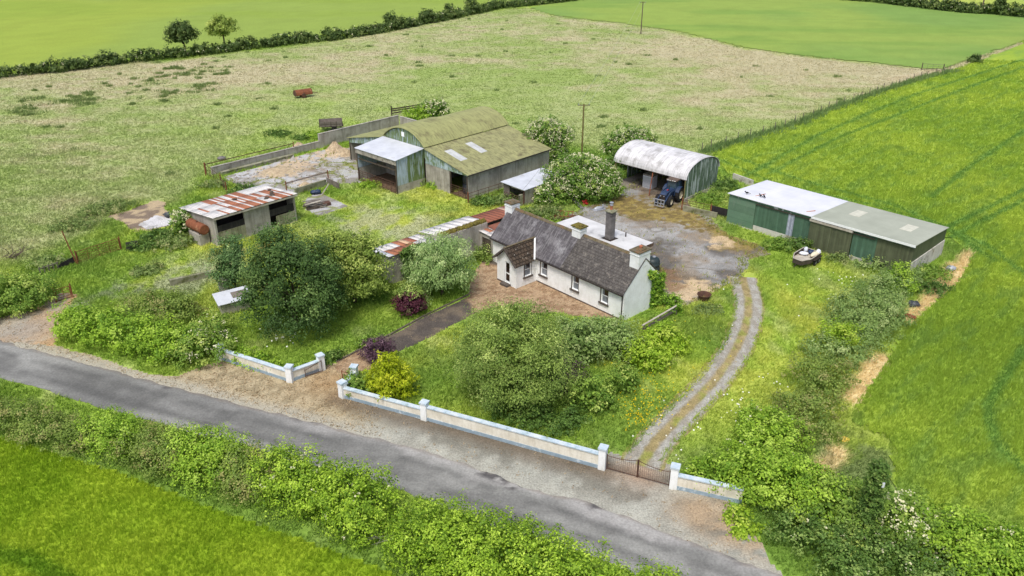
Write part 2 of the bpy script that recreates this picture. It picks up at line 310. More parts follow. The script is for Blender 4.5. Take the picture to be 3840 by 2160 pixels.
# ---- crops
TRAM = [PW(p) for p in ([(2576, 480), (2330, 600), (2190, 700)], [(2576, 505), (2360, 615)], [(2340, 500), (2440, 420), (2576, 330)], [(2576, 880), (2520, 960), (2480, 1030), (2500, 1110), (2576, 1190)],
        [(1860, 455), (2060, 340), (2300, 240), (2576, 150)], [(1935, 440), (2100, 352), (2400, 235), (2576, 170)], [(1800, 400), (1960, 470), (2200, 520), (2400, 590), (2500, 660)], [(1840, 395), (2010, 455), (2250, 520), (2480, 620), (2576, 690)])]
def tram(x, y, w=.45):
    d = np.full(x.shape, 9.)
    for t in TRAM: d = np.minimum(d, dline(t, x, y))
    return 1 - sm(w * .4, w * 1.4, d)
def crop_right(x, y):
    n = fbm(x, y, 9, 4, 4); n2 = fbm(x * .5 + y * .5, (y - x) * 2.2, 2.2, 4, 8); n3 = fbm(x, y, .8, 2, 2)
    c = mixc(np.array(lin(138, 164, 60)), np.array(lin(156, 176, 66)), sm(.3, .7, n)); c = mixc(c, np.array(lin(116, 148, 72)), sm(.46, .72, n2) * .55)
    c = mixc(c, np.array(lin(84, 126, 58)), tram(x, y) * .75)
    return c * (.93 + .14 * n3[..., None])
def crop_near(x, y):
    n = fbm(x, y, 4, 4, 14); n3 = fbm(x, y, .5, 2, 2)
    c = mixc(np.array(lin(134, 163, 40)), np.array(lin(150, 173, 48)), sm(.35, .65, n))
    tr = 1 - sm(.25, .8, dline(PW([(-40, 1395), (60, 1408), (120, 1440), (180, 1475)]), x, y)); c = mixc(c, np.array(lin(84, 128, 30)), tr * .7)
    return c * (.93 + .14 * n3[..., None])
def crop_far(x, y):
    n = fbm(x * .25 + y * .1, y * 1.3, 8, 4, 41); n2 = fbm(x, y, 40, 3, 6)
    n3 = fbm(x, y, 3, 3, 44); c = mixc(np.array(lin(120, 149, 76)), np.array(lin(137, 158, 76)), sm(.3, .66, n2)); c = mixc(c, np.array(lin(110, 143, 66)), sm(.46, .7, n) * .55)
    return c * (.9 + .2 * n3[..., None])
def crop_left(x, y):
    n = fbm(x * .3, y, 14, 4, 51); n2 = fbm(x, y, 60, 3, 16)
    n3 = fbm(x, y, 3, 3, 45); c = mixc(np.array(lin(143, 160, 68)), np.array(lin(136, 156, 74)), sm(.35, .62, n2)); return mixc(c, np.array(lin(132, 154, 62)), sm(.5, .66, n) * .6) * (.9 + .2 * n3[..., None])
def crop_top(x, y): return mixc(np.array(lin(166, 180, 84)), np.array(lin(154, 172, 80)), sm(.4, .6, fbm(x, y, 20, 3, 61)))
for nm, poly, z, res, jit, f in (('crop_field', CROP_RIGHT, .12, .8, .5, crop_right), ('crop_field', CROP_NEAR, .12, .4, .3, crop_near), ('crop_field', CROP_FAR, .12, 1.2, .6, crop_far), ('crop_field', CROP_LEFT, .12, 2.5, .8, crop_left), ('crop_field', CROP_TOP, .12, 2.0, .5, crop_top)):
    kind(sheet(nm, poly, z, res, jit, f, 'crop_mat', 3), 'structure')

# ---- verge, lane, drive, yard, slabs
def verge_c(x, y):
    n = fbm(x, y, 2.2, 4, 71); n2 = fbm(x, y, .5, 3, 72); lft = sm(-8, -13, x + (n - .5) * 8)
    grav = mixc(np.array(lin(158, 158, 148)), np.array(lin(126, 124, 114)), sm(.42, .62, n)); straw = mixc(np.array(lin(178, 164, 134)), np.array(lin(144, 132, 106)), sm(.42, .62, n2))
    c = mixc(grav, straw, lft)
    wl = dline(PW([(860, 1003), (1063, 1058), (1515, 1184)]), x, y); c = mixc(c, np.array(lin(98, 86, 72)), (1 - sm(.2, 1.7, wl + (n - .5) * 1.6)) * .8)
    c = mixc(c, np.array(lin(170, 148, 120)), near(x, y, pt(1870, 1345), 2.6) * sm(.3, .5, n2) * .8); c = mixc(c, np.array(lin(170, 148, 120)), near(x, y, pt(1760, 1290), 1.6) * .8)
    c = mixc(c, np.array(lin(168, 136, 108)), near(x, y, pt(1610, 1190), 1.4) * .7)
    c = mixc(c, np.array(lin(170, 128, 80)), near(x, y, pt(830, 960), 2) * .4)
    rd = dline(ROAD_UP, x, y); c = mixc(c, np.array(lin(170, 169, 158)), (1 - sm(.2, 1.6, rd)) * .65)
    return c * (.8 + .4 * n2[..., None])
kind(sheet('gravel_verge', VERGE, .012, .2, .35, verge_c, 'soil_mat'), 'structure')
def lane_c(x, y):
    n = fbm(x, y, 1.6, 4, 73); c = mixc(np.array(lin(172, 158, 136)), np.array(lin(184, 150, 108)), sm(.4, .6, n)); c = mixc(c, np.array(lin(150, 146, 138)), near(x, y, pt(60, 830), 3.0) * .8); return c * (.85 + .3 * fbm(x, y, .4, 2, 7)[..., None])
kind(sheet('farm_lane', LANE, .016, .2, .4, lane_c, 'soil_mat'), 'structure')
def drive_c(x, y):
    n = fbm(x, y, 1.2, 4, 75); n2 = fbm(x, y, .35, 3, 76)
    dk = mixc(np.array(lin(86, 80, 75)), np.array(lin(108, 98, 86)), sm(.4, .6, n)); br = mixc(np.array(lin(172, 148, 120)), np.array(lin(136, 112, 88)), sm(.4, .65, n2))
    w = np.clip(near(x, y, pt(1340, 735), 4.6) * 1.6 + near(x, y, pt(1200, 690), 2.2) + near(x, y, pt(1270, 760), 2.4) + near(x, y, pt(845, 925), 2.6) * 1.4 + near(x, y, pt(1450, 775), 3), 0, 1)
    c = mixc(dk, br, sm(.35, .6, w + (n - .5) * .5)); return c * (.8 + .4 * n2[..., None])
kind(sheet('driveway', DRIVE, .02, .15, .25, drive_c, 'soil_mat'), 'structure')
def yard_c(x, y):
    n = fbm(x, y, 2.4, 4, 81); n2 = fbm(x, y, .45, 3, 82); n4 = fbm(x, y, 6, 3, 88)
    c = mixc(np.array(lin(142, 141, 138)), np.array(lin(104, 100, 95)), sm(.38, .62, n)); c = mixc(c, np.array(lin(164, 163, 160)), sm(.54, .66, n4) * .7); ck = abs(fbm(x, y, 4.5, 3, 131) - .5); c = mixc(c, np.array(lin(96, 90, 78)), (1 - sm(.006, .03, ck)) * .6); c = mixc(c, np.array(lin(128, 110, 84)), sm(.52, .66, fbm(x, y, 3.2, 4, 133)) * .55)
    moss = mixc(np.array(lin(150, 134, 78)), np.array(lin(110, 96, 62)), sm(.4, .66, n2)); straw = np.array(lin(194, 172, 138)); rust = np.array(lin(122, 98, 74))
    mw = near(x, y, pt(1600, 512), 4) + near(x, y, pt(1680, 535), 3.6) * 1.1 + near(x, y, pt(1560, 520), 3) * .7 + near(x, y, pt(1760, 562), 3.6) * .8 + near(x, y, pt(1870, 615), 2.6) * .9 + near(x, y, pt(1820, 600), 3) * .5
    c = mixc(c, moss, sm(.36, .66, mw * .6 + (n - .5) * 1.1 + (n2 - .5) * .9))
    sw = near(x, y, pt(1805, 608), 1.9) + near(x, y, pt(1765, 728), 2.5) * 1.1 + near(x, y, pt(1700, 755), 2.4) * .9 + near(x, y, pt(1720, 570), 1.6) * .4
    c = mixc(c, straw, sm(.40, .78, sw * .8 + (n - .5) * 1.0 + (n2 - .5) * .8) * .9); rw = near(x, y, pt(1665, 685), 1.8) + near(x, y, pt(1690, 725), 2.4) * .7
    c = mixc(c, rust, sm(.4, .7, rw * .85 + (n2 - .5) * .5) * .85); c = mixc(c, np.array(lin(92, 84, 76)), near(x, y, pt(1700, 505), 1.6) * .6)
    return c * (.78 + .44 * n2[..., None])
kind(sheet('farmyard', YARD, .02, .2, .5, yard_c, 'soil_mat', 1.6), 'structure')
def cyard_c(x, y):
    n = fbm(x, y, 1.8, 4, 91); n2 = fbm(x, y, .4, 3, 92); cr = abs(fbm(x, y, 3.2, 2, 95) - .5)
    c = mixc(np.array(lin(178, 178, 178)), np.array(lin(140, 136, 128)), sm(.45, .62, n)); c = mixc(c, np.array(lin(132, 138, 74)), (1 - sm(.012, .05, cr)) * .8 + near(x, y, pt(870, 425), 2.6) * .5 * sm(.4, .6, n2))
    sw = near(x, y, pt(700, 430), 3.2) * 1.2 + near(x, y, pt(770, 405), 3) * .8 + near(x, y, pt(850, 385), 2.6) + near(x, y, pt(760, 460), 1.5) * .8
    c = mixc(c, np.array(lin(188, 170, 144)), sm(.36, .70, sw * .8 + (n - .5) * .9 + (n2 - .5) * .8)); c = mixc(c, np.array(lin(128, 112, 96)), near(x, y, pt(800, 425), 2.2) * sm(.4, .6, n2) * .8)
    return c * (.84 + .32 * n2[..., None])
kind(sheet('concrete_yard', CYARD, .02, .2, .25, cyard_c, 'soil_mat'), 'structure')
def dirt_c(x, y): n = fbm(x, y, .9, 4, 96); return mixc(np.array(lin(124, 110, 96)), np.array(lin(176, 158, 128)), sm(.42, .62, n))
kind(sheet('bare_earth', DIRTW, .014, .2, .6, dirt_c, 'soil_mat'), 'structure')
def slab_c(x, y): n = fbm(x, y, 1.2, 4, 97); return mixc(np.array(lin(198, 197, 198)), np.array(lin(170, 168, 166)), sm(.5, .7, n))
kind(sheet('concrete_slab', SLABW, .03, .15, .2, slab_c, 'soil_mat'), 'structure')
kind(sheet('concrete_pad', PILEPAD, .03, .15, .25, lambda x, y: cyard_c(x, y) * .92, 'soil_mat'), 'structure')

kb = PW([(846, 912), (914, 876), (981, 843), (1070, 794), (1179, 742)])
for a_, b_ in zip(kb[:-1], kb[1:]): L_ = math.dist(a_, b_); o = MB().box(0, L_ - .02, -.07, .07, -.05, .11).build('kerb', 'kerb_stone' if 'kerb_stone' in MATS else M('kerb_stone', lin(112, 104, 92), lin(84, 80, 66), 2, .95)); move(o, (*a_, 0), math.atan2(b_[1] - a_[1], b_[0] - a_[0])); kind(o, 'structure')
# ---- road and two-rut track as strips
def resample(pts, step):
    p = np.array(pts); s = np.r_[0, np.cumsum(np.hypot(*np.diff(p, axis=0).T))]; t = np.arange(0, s[-1], step)
    q = np.stack([np.interp(t, s, p[:, 0]), np.interp(t, s, p[:, 1])], -1)
    k = max(1, int(2.5 / step)); ker = np.ones(2 * k + 1) / (2 * k + 1)
    qq = np.pad(q, ((k, k), (0, 0)), mode='edge'); return np.stack([np.convolve(qq[:, i], ker, 'valid') for i in (0, 1)], -1)
def strip(name, pts, a0, a1, z, colf, mat, step=.3, n=22, jit=.1):
    q = resample(pts, step); d = np.gradient(q, axis=0); d /= np.linalg.norm(d, axis=1)[:, None]; nr = np.stack([-d[:, 1], d[:, 0]], -1)
    u = np.linspace(0, 1, n); x = q[:, :1] + nr[:, :1] * (a0 + (a1 - a0) * u); y = q[:, 1:] + nr[:, 1:] * (a0 + (a1 - a0) * u)
    for j, sgn in ((0, 1), (n - 1, -1)):
        w = (fbm(x[:, j], y[:, j], .9, 3, 13) - .5) * 2 * jit; x[:, j] += nr[:, 0] * w; y[:, j] += nr[:, 1] * w
    U = np.broadcast_to(u, x.shape); idx = np.arange(x.size).reshape(x.shape); F = np.stack([idx[:-1, :-1], idx[:-1, 1:], idx[1:, 1:], idx[1:, :-1]], -1).reshape(-1, 4)
    return np_mesh(name, np.stack([x, y, np.full_like(x, z)], -1).reshape(-1, 3), F, MATS[mat], colf(x, y, U).reshape(-1, 3))
def road_c(x, y, u):
    n = fbm(x, y, 2.5, 4, 101); n2 = fbm(x, y, .4, 3, 102); along = fbm(x * .25 + y * -.1, y * .8 + x * .32, 2.0, 4, 103)
    c = mixc(np.array(lin(122, 122, 119)), np.array(lin(143, 143, 139)), sm(.38, .64, along))
    wt = np.exp(-((u - .30) / .09) ** 2) + np.exp(-((u - .70) / .09) ** 2); c = mixc(c, np.array(lin(98, 98, 96)), wt * .75 * sm(.3, .58, n)); c = mixc(c, np.array(lin(92, 92, 90)), sm(.54, .66, fbm(x, y, 3.4, 4, 109)) * .5 * sm(.12, .25, u) * (1 - sm(.75, .9, u))); pz = vn(np.floor((x * .93 - y * .37) / 3.1), np.floor(u * 2.2), 9); c = c * (1 - .10 * (pz > .72))[..., None]; ck = abs(fbm(x, y, 1.6, 3, 107) - .5); c = mixc(c, np.array(lin(88, 86, 85)), (1 - sm(.004, .02, ck)) * .35 * sm(.45, .6, n))
    c = mixc(c, np.array(lin(170, 168, 165)), sm(.72, .98, u + (n - .5) * .7) * .75 * sm(-22, -8, x)); c = mixc(c, np.array(lin(120, 110, 98)), sm(.93, 1.0, u + (n2 - .5) * .1) * .6)
    pot = sum(near(x, y, pt(a, b), r) for a, b, r in ((768, 1042, .8), (1260, 1200, .5), (1290, 1222, .5), (1215, 1190, .4), (800, 1052, .5), (1240, 1196, .4), (1845, 1403, .5), (1500, 1275, .4), (420, 975, .3)))
    c = mixc(c, np.array(lin(86, 84, 84)), np.clip(pot * 1.3, 0, 1) * sm(.42, .58, n2)); return c * (.88 + .24 * n2[..., None])
kind(strip('road', ROAD_UP, -3.75, .0, .035, road_c, 'road_mat', .3, 26, .3), 'structure')
def track_c(x, y, u):
    n = fbm(x, y, 1.2, 4, 111); n2 = fbm(x, y, .35, 3, 112); rut = np.exp(-((u - .22) / .19) ** 2) + np.exp(-((u - .78) / .19) ** 2)
    mid = mixc(np.array(lin(150, 136, 96)), np.array(lin(140, 142, 76)), sm(.45, .65, n)) * (.75 + .5 * n2[..., None]); c = mixc(mid, mixc(np.array(lin(168, 166, 158)), np.array(lin(146, 141, 130)), sm(.4, .6, n2)), sm(.35, .7, rut + (n2 - .5) * .5)); return c * (.85 + .3 * n2[..., None])
kind(strip('track', TRACK_C, -1.3, 1.3, .028, track_c, 'soil_mat', .2, 24, .2), 'structure')

# ------------------------------------------------------------------ grass and crop blades
CAMP = np.array([0, 0])
def blades(name, cand, colf, h, w, nb, lean, mat='blade_mat', z0=0.0, wind=(.5, -.2), cj=.22, tip_highlight=1.12):
    x, y = cand; n = len(x); d = np.hypot(x, y)
    X = np.repeat(x, nb) + RNG.normal(0, 1, n * nb) * np.repeat(w, nb) * 1.1; Y = np.repeat(y, nb) + RNG.normal(0, 1, n * nb) * np.repeat(w, nb) * 1.1
    H = np.repeat(h, nb) * RNG.uniform(.6, 1.25, n * nb); Wd = np.repeat(w, nb) * RNG.uniform(.6, 1.2, n * nb); a = RNG.uniform(0, math.pi, n * nb); lx = (RNG.normal(0, lean, n * nb) + wind[0] * lean) * H; ly = (RNG.normal(0, lean, n * nb) + wind[1] * lean) * H
    dx, dy = np.cos(a) * Wd * .5, np.sin(a) * Wd * .5
    V = np.stack([np.stack([X - dx, Y - dy, np.full_like(X, z0)], -1), np.stack([X + dx, Y + dy, np.full_like(X, z0)], -1), np.stack([X + lx, Y + ly, z0 + H], -1)], 1)
    c = colf(x, y); c = np.repeat(c, nb, 0) * RNG.uniform(1 - cj, 1 + cj, (n * nb, 1)); C3 = np.stack([c, c, c * tip_highlight], 1)  # tip vertices coloured brighter as a painted highlight on the blades
    return np_mesh(name, V.reshape(-1, 3), np.arange(len(X) * 3).reshape(-1, 3), MATS[mat], C3.reshape(-1, 3))
def scatter(poly, dens, dref=50, dmax=1e9, excl=()):
    """random points inside a polygon; density (per m2) thins with distance from the viewpoint side so that far grass stays cheap"""
    p = np.array(poly); x0, y0 = p.min(0); x1, y1 = p.max(0); y0 = max(y0, 26); y1 = min(y1, dmax); x0 = max(x0, -.72 * dmax - 5); x1 = min(x1, .72 * dmax + 5)
    out = []
    edges = np.r_[np.arange(y0, min(y1, y0 + 200), 8.0), y1]
    for a, b in zip(edges[:-1], edges[1:]):
        m = b * .70 + 6; xa, xb = max(x0, -m), min(x1, m)
        if xb <= xa: continue
        k = dens * min(1, (dref / a) ** 2); n = int((b - a) * (xb - xa) * k); xx = RNG.uniform(xa, xb, n); yy = RNG.uniform(a, b, n); ok = sdf(poly, xx, yy) < 0
        for e in excl:
            if ok.any(): ok &= sdf(e, xx, yy) > .15
        out.append(np.stack([xx[ok], yy[ok]]))
    return np.concatenate(out, 1)
def gsize(c, h, w, dref=50):
    d = np.hypot(*c); k = np.maximum(1, d / dref); return h * (1 + .0 * k), w * k
c = scatter(CROP_NEAR, 130, 45); h, w = gsize(c, .32, .036, 45)
kind(tag(blades('cereal_crop', c, lambda x, y: crop_near(x, y) * 1.12, h * np.ones(c.shape[1]), w, 3, .22, z0=.08, cj=.13), 'bright green cereal crop in the field below the roadside hedge', 'crop'), 'stuff')
c = scatter(CROP_RIGHT, 70, 50, 170); h, w = gsize(c, .36, .05); hh = (h * (1 - .3 * tram(*c, .5))) * np.ones(c.shape[1])
kind(tag(blades('cereal_crop', c, lambda x, y: crop_right(x, y) * 1.12, hh, w, 3, .25, z0=.08, cj=.15), 'green cereal crop with tramlines filling the right-hand field', 'crop'), 'stuff')
road_poly = [tuple(p) for p in ROAD_UP] + [(p[0] - 1.45, p[1] - 3.45) for p in ROAD_UP[::-1]]
track_poly = [(a[0] + 1.0, a[1] + .2) for a in TRACK_C] + [(a[0] - 1.0, a[1] - .2) for a in TRACK_C[::-1]]
BUILT = []       # building footprints, kept free of grass
def fp(o, a, x0, x1, y0, y1):
    c, s = math.cos(a), math.sin(a); q = [(o[0] + c * x - s * y, o[1] + s * x + c * y) for x, y in ((x0, y0), (x1, y0), (x1, y1), (x0, y1))]; BUILT.append(q); return q
HO, HA = (-1.8, 69.98), -.83; GO, GA = (22.55, 80.04), -.80; AO, AA = (12.14, 92.88), -.76; SO, SA = (-28.73, 73.23), .84; BO, BA = (-20.81, 101.43), -.75
fp(HO, HA, 0, 16, 0, 9); fp(HO, HA, 3.3, 5.9, -2.5, 0); fp(HO, HA, -5.2, -2.1, -10, 6); fp(GO, GA, 0, 18.9, 0, 7.5); fp(AO, AA, 0, 9.8, -.5, 6.7); fp(SO, SA, 0, 9.2, 0, 6.1); fp(BO, BA, 0, 21.7, 0, 13.9); fp(BO, BA, 7.2, 14.5, -4.2, 0)
HARD = [VERGE, DRIVE, YARD, CYARD, DIRTW, LANE, PILEPAD, road_poly, track_poly] + BUILT
ALLG = [(-170, 26), (170, 26), (170, 275), (-170, 275)]
c = scatter(ALLG, 40, 58, 250, HARD + [CROP_NEAR, CROP_RIGHT, CROP_FAR, CROP_LEFT]); n2 = fbm(c[0], c[1], 4, 3, 9); inp = sdf(PASTURE, *c) < 0
h = np.where(inp, .22 - .10 * sm(85, 140, c[1]), .30) * (.55 + 1.0 * n2); gravel = near(*c, pt(925, 560), 5) + near(*c, pt(1000, 575), 3.5) + .7 * near(*c, pt(480, 690), 4) + .7 * near(*c, pt(400, 705), 4)
h *= 1 - .6 * np.clip(gravel, 0, 1); _, w = gsize(c, .2, .07, 58)
kind(tag(blades('long_grass', c, lambda x, y: ground_colour(x, y) * 1.1, h, w, 3, .5, cj=.07), 'uncut grass over the pasture and around the farm buildings', 'grass'), 'stuff')
# straw stubble at the verge / drive, weeds on yard edges
def dead(x, y): return mixc(np.array(lin(190, 170, 138)), np.array(lin(146, 126, 98)), fbm(x, y, .6, 2, 3))
cc = []
for poly, k in ((VERGE, 14), (DRIVE, 9), (LANE, 5), (CYARD, 2), (YARD, 3)):
    q = scatter(poly, k, 60, 1e9, [road_poly]); 
    if poly is VERGE: q = q[:, (q[0] < -9) | (RNG.random(q.shape[1]) < .12)]
    if poly is DRIVE: q = q[:, RNG.random(q.shape[1]) < np.clip(near(*q, pt(1340, 735), 5) * 1.4 + near(*q, pt(845, 925), 2.6) + near(*q, pt(1200, 690), 2.4), .06, 1)]
    cc.append(q)
c = np.concatenate(cc, 1); _, w = gsize(c, .1, .09, 60)
kind(tag(blades('dead_grass', c, dead, np.full(c.shape[1], .10), w, 3, 1.0), 'withered straw-coloured weeds on the verge, drive and yards', 'dead grass'), 'stuff')

# ================================================================== BUILDINGS
M('white_render', lin(244, 246, 247), lin(230, 232, 230), 1.2, .9, .15, 40, c3=lin(190, 190, 178), sc3=1.4, t3=(.6, .78), fine=.06, streak=(lin(190, 188, 176), .12, (4, 4, .8)))
M('cream_render', lin(236, 231, 218), lin(214, 207, 190), 1.0, .9, .12, 40, c3=lin(172, 166, 142), sc3=1.3, t3=(.58, .72), fine=.08, streak=(lin(170, 164, 146), .18, (6, 6, 1.2)))
M('blue_paint', lin(156, 174, 188), lin(138, 158, 172), 2, .8, fine=.1, c3=lin(206, 216, 222), sc3=2.5, t3=(.58, .7))
M('coping_paint', lin(206, 214, 220), lin(168, 190, 204), 2, .8, fine=.1, c3=lin(140, 150, 130), sc3=2, t3=(.6, .75))
M('slate_smooth', lin(102, 98, 101), lin(82, 78, 80), 1.5, .6, .2, 20, c3=lin(140, 138, 140), sc3=.6, t3=(.56, .7), brick=(.45, .22, (.55, .55, .55), ('X', 'Y')), fine=.25, streak=(lin(160, 158, 158), .3, (5, .5, 1)))
M('tile_rough', lin(104, 100, 96), lin(82, 78, 76), 1.4, .9, .6, 8, c3=lin(126, 120, 112), sc3=3, t3=(.55, .7), brick=(.30, .2, (.5, .48, .46), ('X', 'Y'), .02), fine=.4)
M('tile_mossy', lin(92, 78, 64), lin(70, 62, 54), 2, .9, .8, 6, c3=lin(172, 166, 154), sc3=5, t3=(.63, .68), brick=(.36, .28, (.3, .28, .25), ('Y', 'X'), .04), fine=.35)
M('ridge_moss', lin(112, 104, 90), lin(92, 84, 56), 2.5, .9, .6, 12, c3=lin(118, 92, 66), sc3=2.0, t3=(.5, .65), fine=.3)
M('moss', lin(120, 112, 46), lin(92, 84, 44), 2.5, 1, 1.0, 12, c3=lin(78, 60, 40), sc3=2, t3=(.55, .7), fine=.35)
M('plinth_dark', lin(104, 88, 78), lin(84, 72, 64), 2, .9)
M('sill_dark', lin(98, 90, 84), lin(78, 72, 68), 4, .85)
M('upvc', lin(238, 240, 240), rough=.45, fine=.02)
M('pane_dark', lin(46, 30, 26), lin(30, 24, 24), 1.5, .12, spec=.6, fine=0)
M('curtain', lin(150, 155, 160), lin(120, 124, 132), 3, .5, streak=(lin(86, 92, 100), .8, (16, 16, .3)))
M('flat_roof_felt', lin(212, 212, 212), lin(192, 192, 192), .8, .55, .05, c3=lin(150, 150, 152), sc3=.55, t3=(.6, .72), fine=.05)
M('fascia_brown', lin(104, 84, 70), lin(84, 70, 60), 3, .8)
M('block_grey', lin(126, 122, 120), lin(108, 104, 102), 1.5, .95, .2, 30, brick=(.44, .22, (.82, .82, .82), ('X', 'Z'), .014))
M('concrete', lin(178, 173, 164), lin(152, 147, 138), .9, .95, .25, 20, c3=lin(116, 112, 102), sc3=.7, t3=(.55, .75), streak=(lin(112, 106, 96), .4, (2.2, 2.2, .22)), fine=.15)
M('concrete_pale', lin(206, 203, 196), lin(180, 176, 166), 1.2, .95, .2, 20, c3=lin(140, 134, 118), sc3=1.2, t3=(.56, .7), fine=.1)
M('concrete_mossy', lin(150, 148, 130), lin(120, 120, 92), 1.2, .95, .3, 14, c3=lin(92, 96, 60), sc3=1.5, t3=(.52, .66), fine=.2)
M('terracotta', lin(178, 112, 84), rough=.8)
M('gutter_dark', lin(58, 52, 50), rough=.6)
M('green_sheet', lin(86, 116, 94), lin(76, 106, 86), 1.2, .6, sheet=(0, .22, .25), streak=(lin(96, 130, 108), .5, (4, 4, .5)), fine=.1)
M('green_flat', lin(108, 138, 114), lin(96, 126, 104), .8, .6, c3=lin(110, 130, 112), sc3=1.0, t3=(.55, .7), brick=(8, .78, (.7, .75, .7), ('X', 'Z'), .02), fine=.1)
M('olive_sheet', lin(104, 110, 84), lin(92, 98, 74), 1.2, .6, sheet=(0, .18, .30), streak=(lin(84, 86, 66), .5, (4, 4, .4)), fine=.1)
M('olive_sheet_end', lin(92, 102, 78), lin(82, 92, 70), 1.2, .6, sheet=(1, .18, .25), fine=.1)
M('green_worn', lin(80, 120, 92), lin(96, 128, 104), 1.5, .7, c3=lin(206, 212, 210), sc3=1.1, t3=(.56, .62), sheet=(0, .2, .15), fine=.12)
M('roof_white', lin(222, 223, 228), lin(208, 210, 217), .5, .5, .02, sheet=(0, 1.0, .05), fine=.03)
M('roof_sage', lin(172, 176, 160), lin(160, 164, 148), .5, .55, .02, sheet=(0, .5, .05), fine=.04)
M('skylight', lin(214, 212, 194), lin(198, 196, 178), 2, .4, sheet=(0, .2, .1), fine=.06)
M('skylight_white', lin(206, 208, 206), lin(182, 184, 182), 2, .4, sheet=(1, .15, .1), fine=.04)
M('strip_clear', lin(196, 202, 216), lin(160, 168, 186), 3, .4, sheet=(0, .11, .4))
M('timber_pale', lin(186, 180, 168), lin(160, 152, 138), 2, .9)
M('timber_dark', lin(92, 82, 72), lin(70, 62, 54), 2, .9, streak=(lin(52, 46, 40), .5))
M('timber_grey', lin(128, 120, 112), lin(104, 96, 88), 2, .9)
M('arch_roof', lin(226, 225, 227), lin(204, 203, 204), .8, .55, .03, c3=lin(166, 164, 162), sc3=.8, t3=(.55, .7), sheet=(0, .81, .14), streak=(lin(140, 138, 136), .45, (9, .6, .6)), fine=.08)
M('peel_green', lin(94, 114, 92), lin(78, 96, 78), 1.3, .8, streak=(lin(196, 204, 204), .85, (4.5, 4.5, .35)), c3=lin(64, 78, 62), sc3=1.6, t3=(.55, .66), fine=.2)
M('peel_blue', lin(178, 192, 206), lin(160, 176, 190), 1.0, .6, streak=(lin(120, 132, 104), .6, (5, 5, .5)), fine=.08)
M('barn_green', lin(108, 126, 78), lin(94, 112, 72), 1.0, .75, streak=(lin(176, 192, 206), .7, (3.5, 3.5, .4)), c3=lin(70, 82, 52), sc3=1.2, t3=(.55, .68), fine=.15)
M('barn_cladding', lin(106, 124, 84), lin(150, 170, 172), 1.6, .75, streak=(lin(190, 204, 218), .8, (5, 5, .5)), fine=.15, contrast=(.42, .6))
M('barn_roof', lin(160, 162, 108), lin(148, 150, 100), .7, .75, .03, c3=lin(112, 106, 76), sc3=.5, t3=(.56, .74), sheet=(1, 1.0, .07), streak=(lin(92, 86, 66), .40, (.7, 5, 1)), fine=.12)
M('barn_roof_low', lin(156, 156, 108), lin(138, 138, 98), .8, .8, .03, c3=lin(104, 96, 72), sc3=.7, t3=(.54, .72), streak=(lin(90, 84, 62), .5, (1.4, 4, 1)), fine=.15)
M('zinc_roof', lin(206, 210, 218), lin(190, 194, 202), .8, .5, .02, c3=lin(166, 164, 152), sc3=.6, t3=(.6, .75), sheet=(0, 1.0, .06), fine=.05)
M('fascia_worn', lin(176, 170, 160), lin(140, 134, 124), 2, .85, c3=lin(98, 92, 84), sc3=2.5, t3=(.54, .66), fine=.15)
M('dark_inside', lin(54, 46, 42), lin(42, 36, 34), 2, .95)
M('dirt_floor', lin(120, 100, 80), lin(92, 74, 60), 1.5, .98)
M('rust', lin(136, 84, 58), lin(112, 68, 48), 2, .9, .2, 20, c3=lin(160, 122, 92), sc3=1.3, t3=(.58, .72), fine=.2)
M('rust_dark', lin(98, 70, 56), lin(78, 58, 50), 3, .9, fine=.2)
M('rust_roof', lin(142, 94, 78), lin(124, 80, 66), 1.4, .85, .05, sheet=(1, .8, .16), c3=lin(190, 178, 172), sc3=1.4, t3=(.66, .7), fine=.15)
M('rust_orange', lin(186, 116, 78), lin(160, 96, 66), 1.6, .85, c3=lin(220, 214, 208), sc3=1.2, t3=(.6, .64), fine=.15)
M('black_board', lin(52, 48, 48), lin(38, 36, 37), 1.5, .8, streak=(lin(70, 66, 64), .4))
M('mossy_sheet', lin(158, 156, 132), lin(134, 132, 104), 1.5, .8, c3=lin(108, 110, 76), sc3=2, t3=(.54, .66), streak=(lin(98, 98, 74), .6), fine=.12)
M('rubber', lin(46, 44, 43), lin(34, 33, 33), 4, .9)
M('blue_metal', lin(42, 62, 94), lin(34, 50, 78), 3, .45, spec=.5)
M('navy_metal', lin(44, 62, 92), lin(36, 50, 74), 3, .5, spec=.5)
M('glass_dark', lin(62, 84, 92), lin(44, 60, 68), 1, .08, spec=.8, fine=0)
M('steel', lin(176, 180, 188), lin(150, 154, 162), 3, .4, metal=.2)
M('black_metal', lin(44, 40, 38), lin(58, 48, 42), 3, .6)
M('plastic_white', lin(226, 228, 234), lin(200, 204, 214), 4, .5)
M('plastic_cream', lin(226, 216, 190), lin(208, 198, 170), 4, .6)
M('tank_green', lin(50, 62, 64), lin(40, 50, 52), 3, .45)
M('pole_wood', lin(132, 124, 76), lin(108, 98, 62), 2, .9)
M('pole_grey', lin(112, 100, 86), lin(92, 82, 72), 2, .9)
M('red_plastic', lin(200, 52, 52), rough=.5)
M('crow_black', lin(24, 24, 26), rough=.6)
M('straw', lin(196, 178, 148), lin(158, 140, 114), 3, 1, .8, 14, fine=.25)
M('bale_wrap', lin(78, 82, 88), lin(48, 50, 56), 1.6, .35, .4, 10)

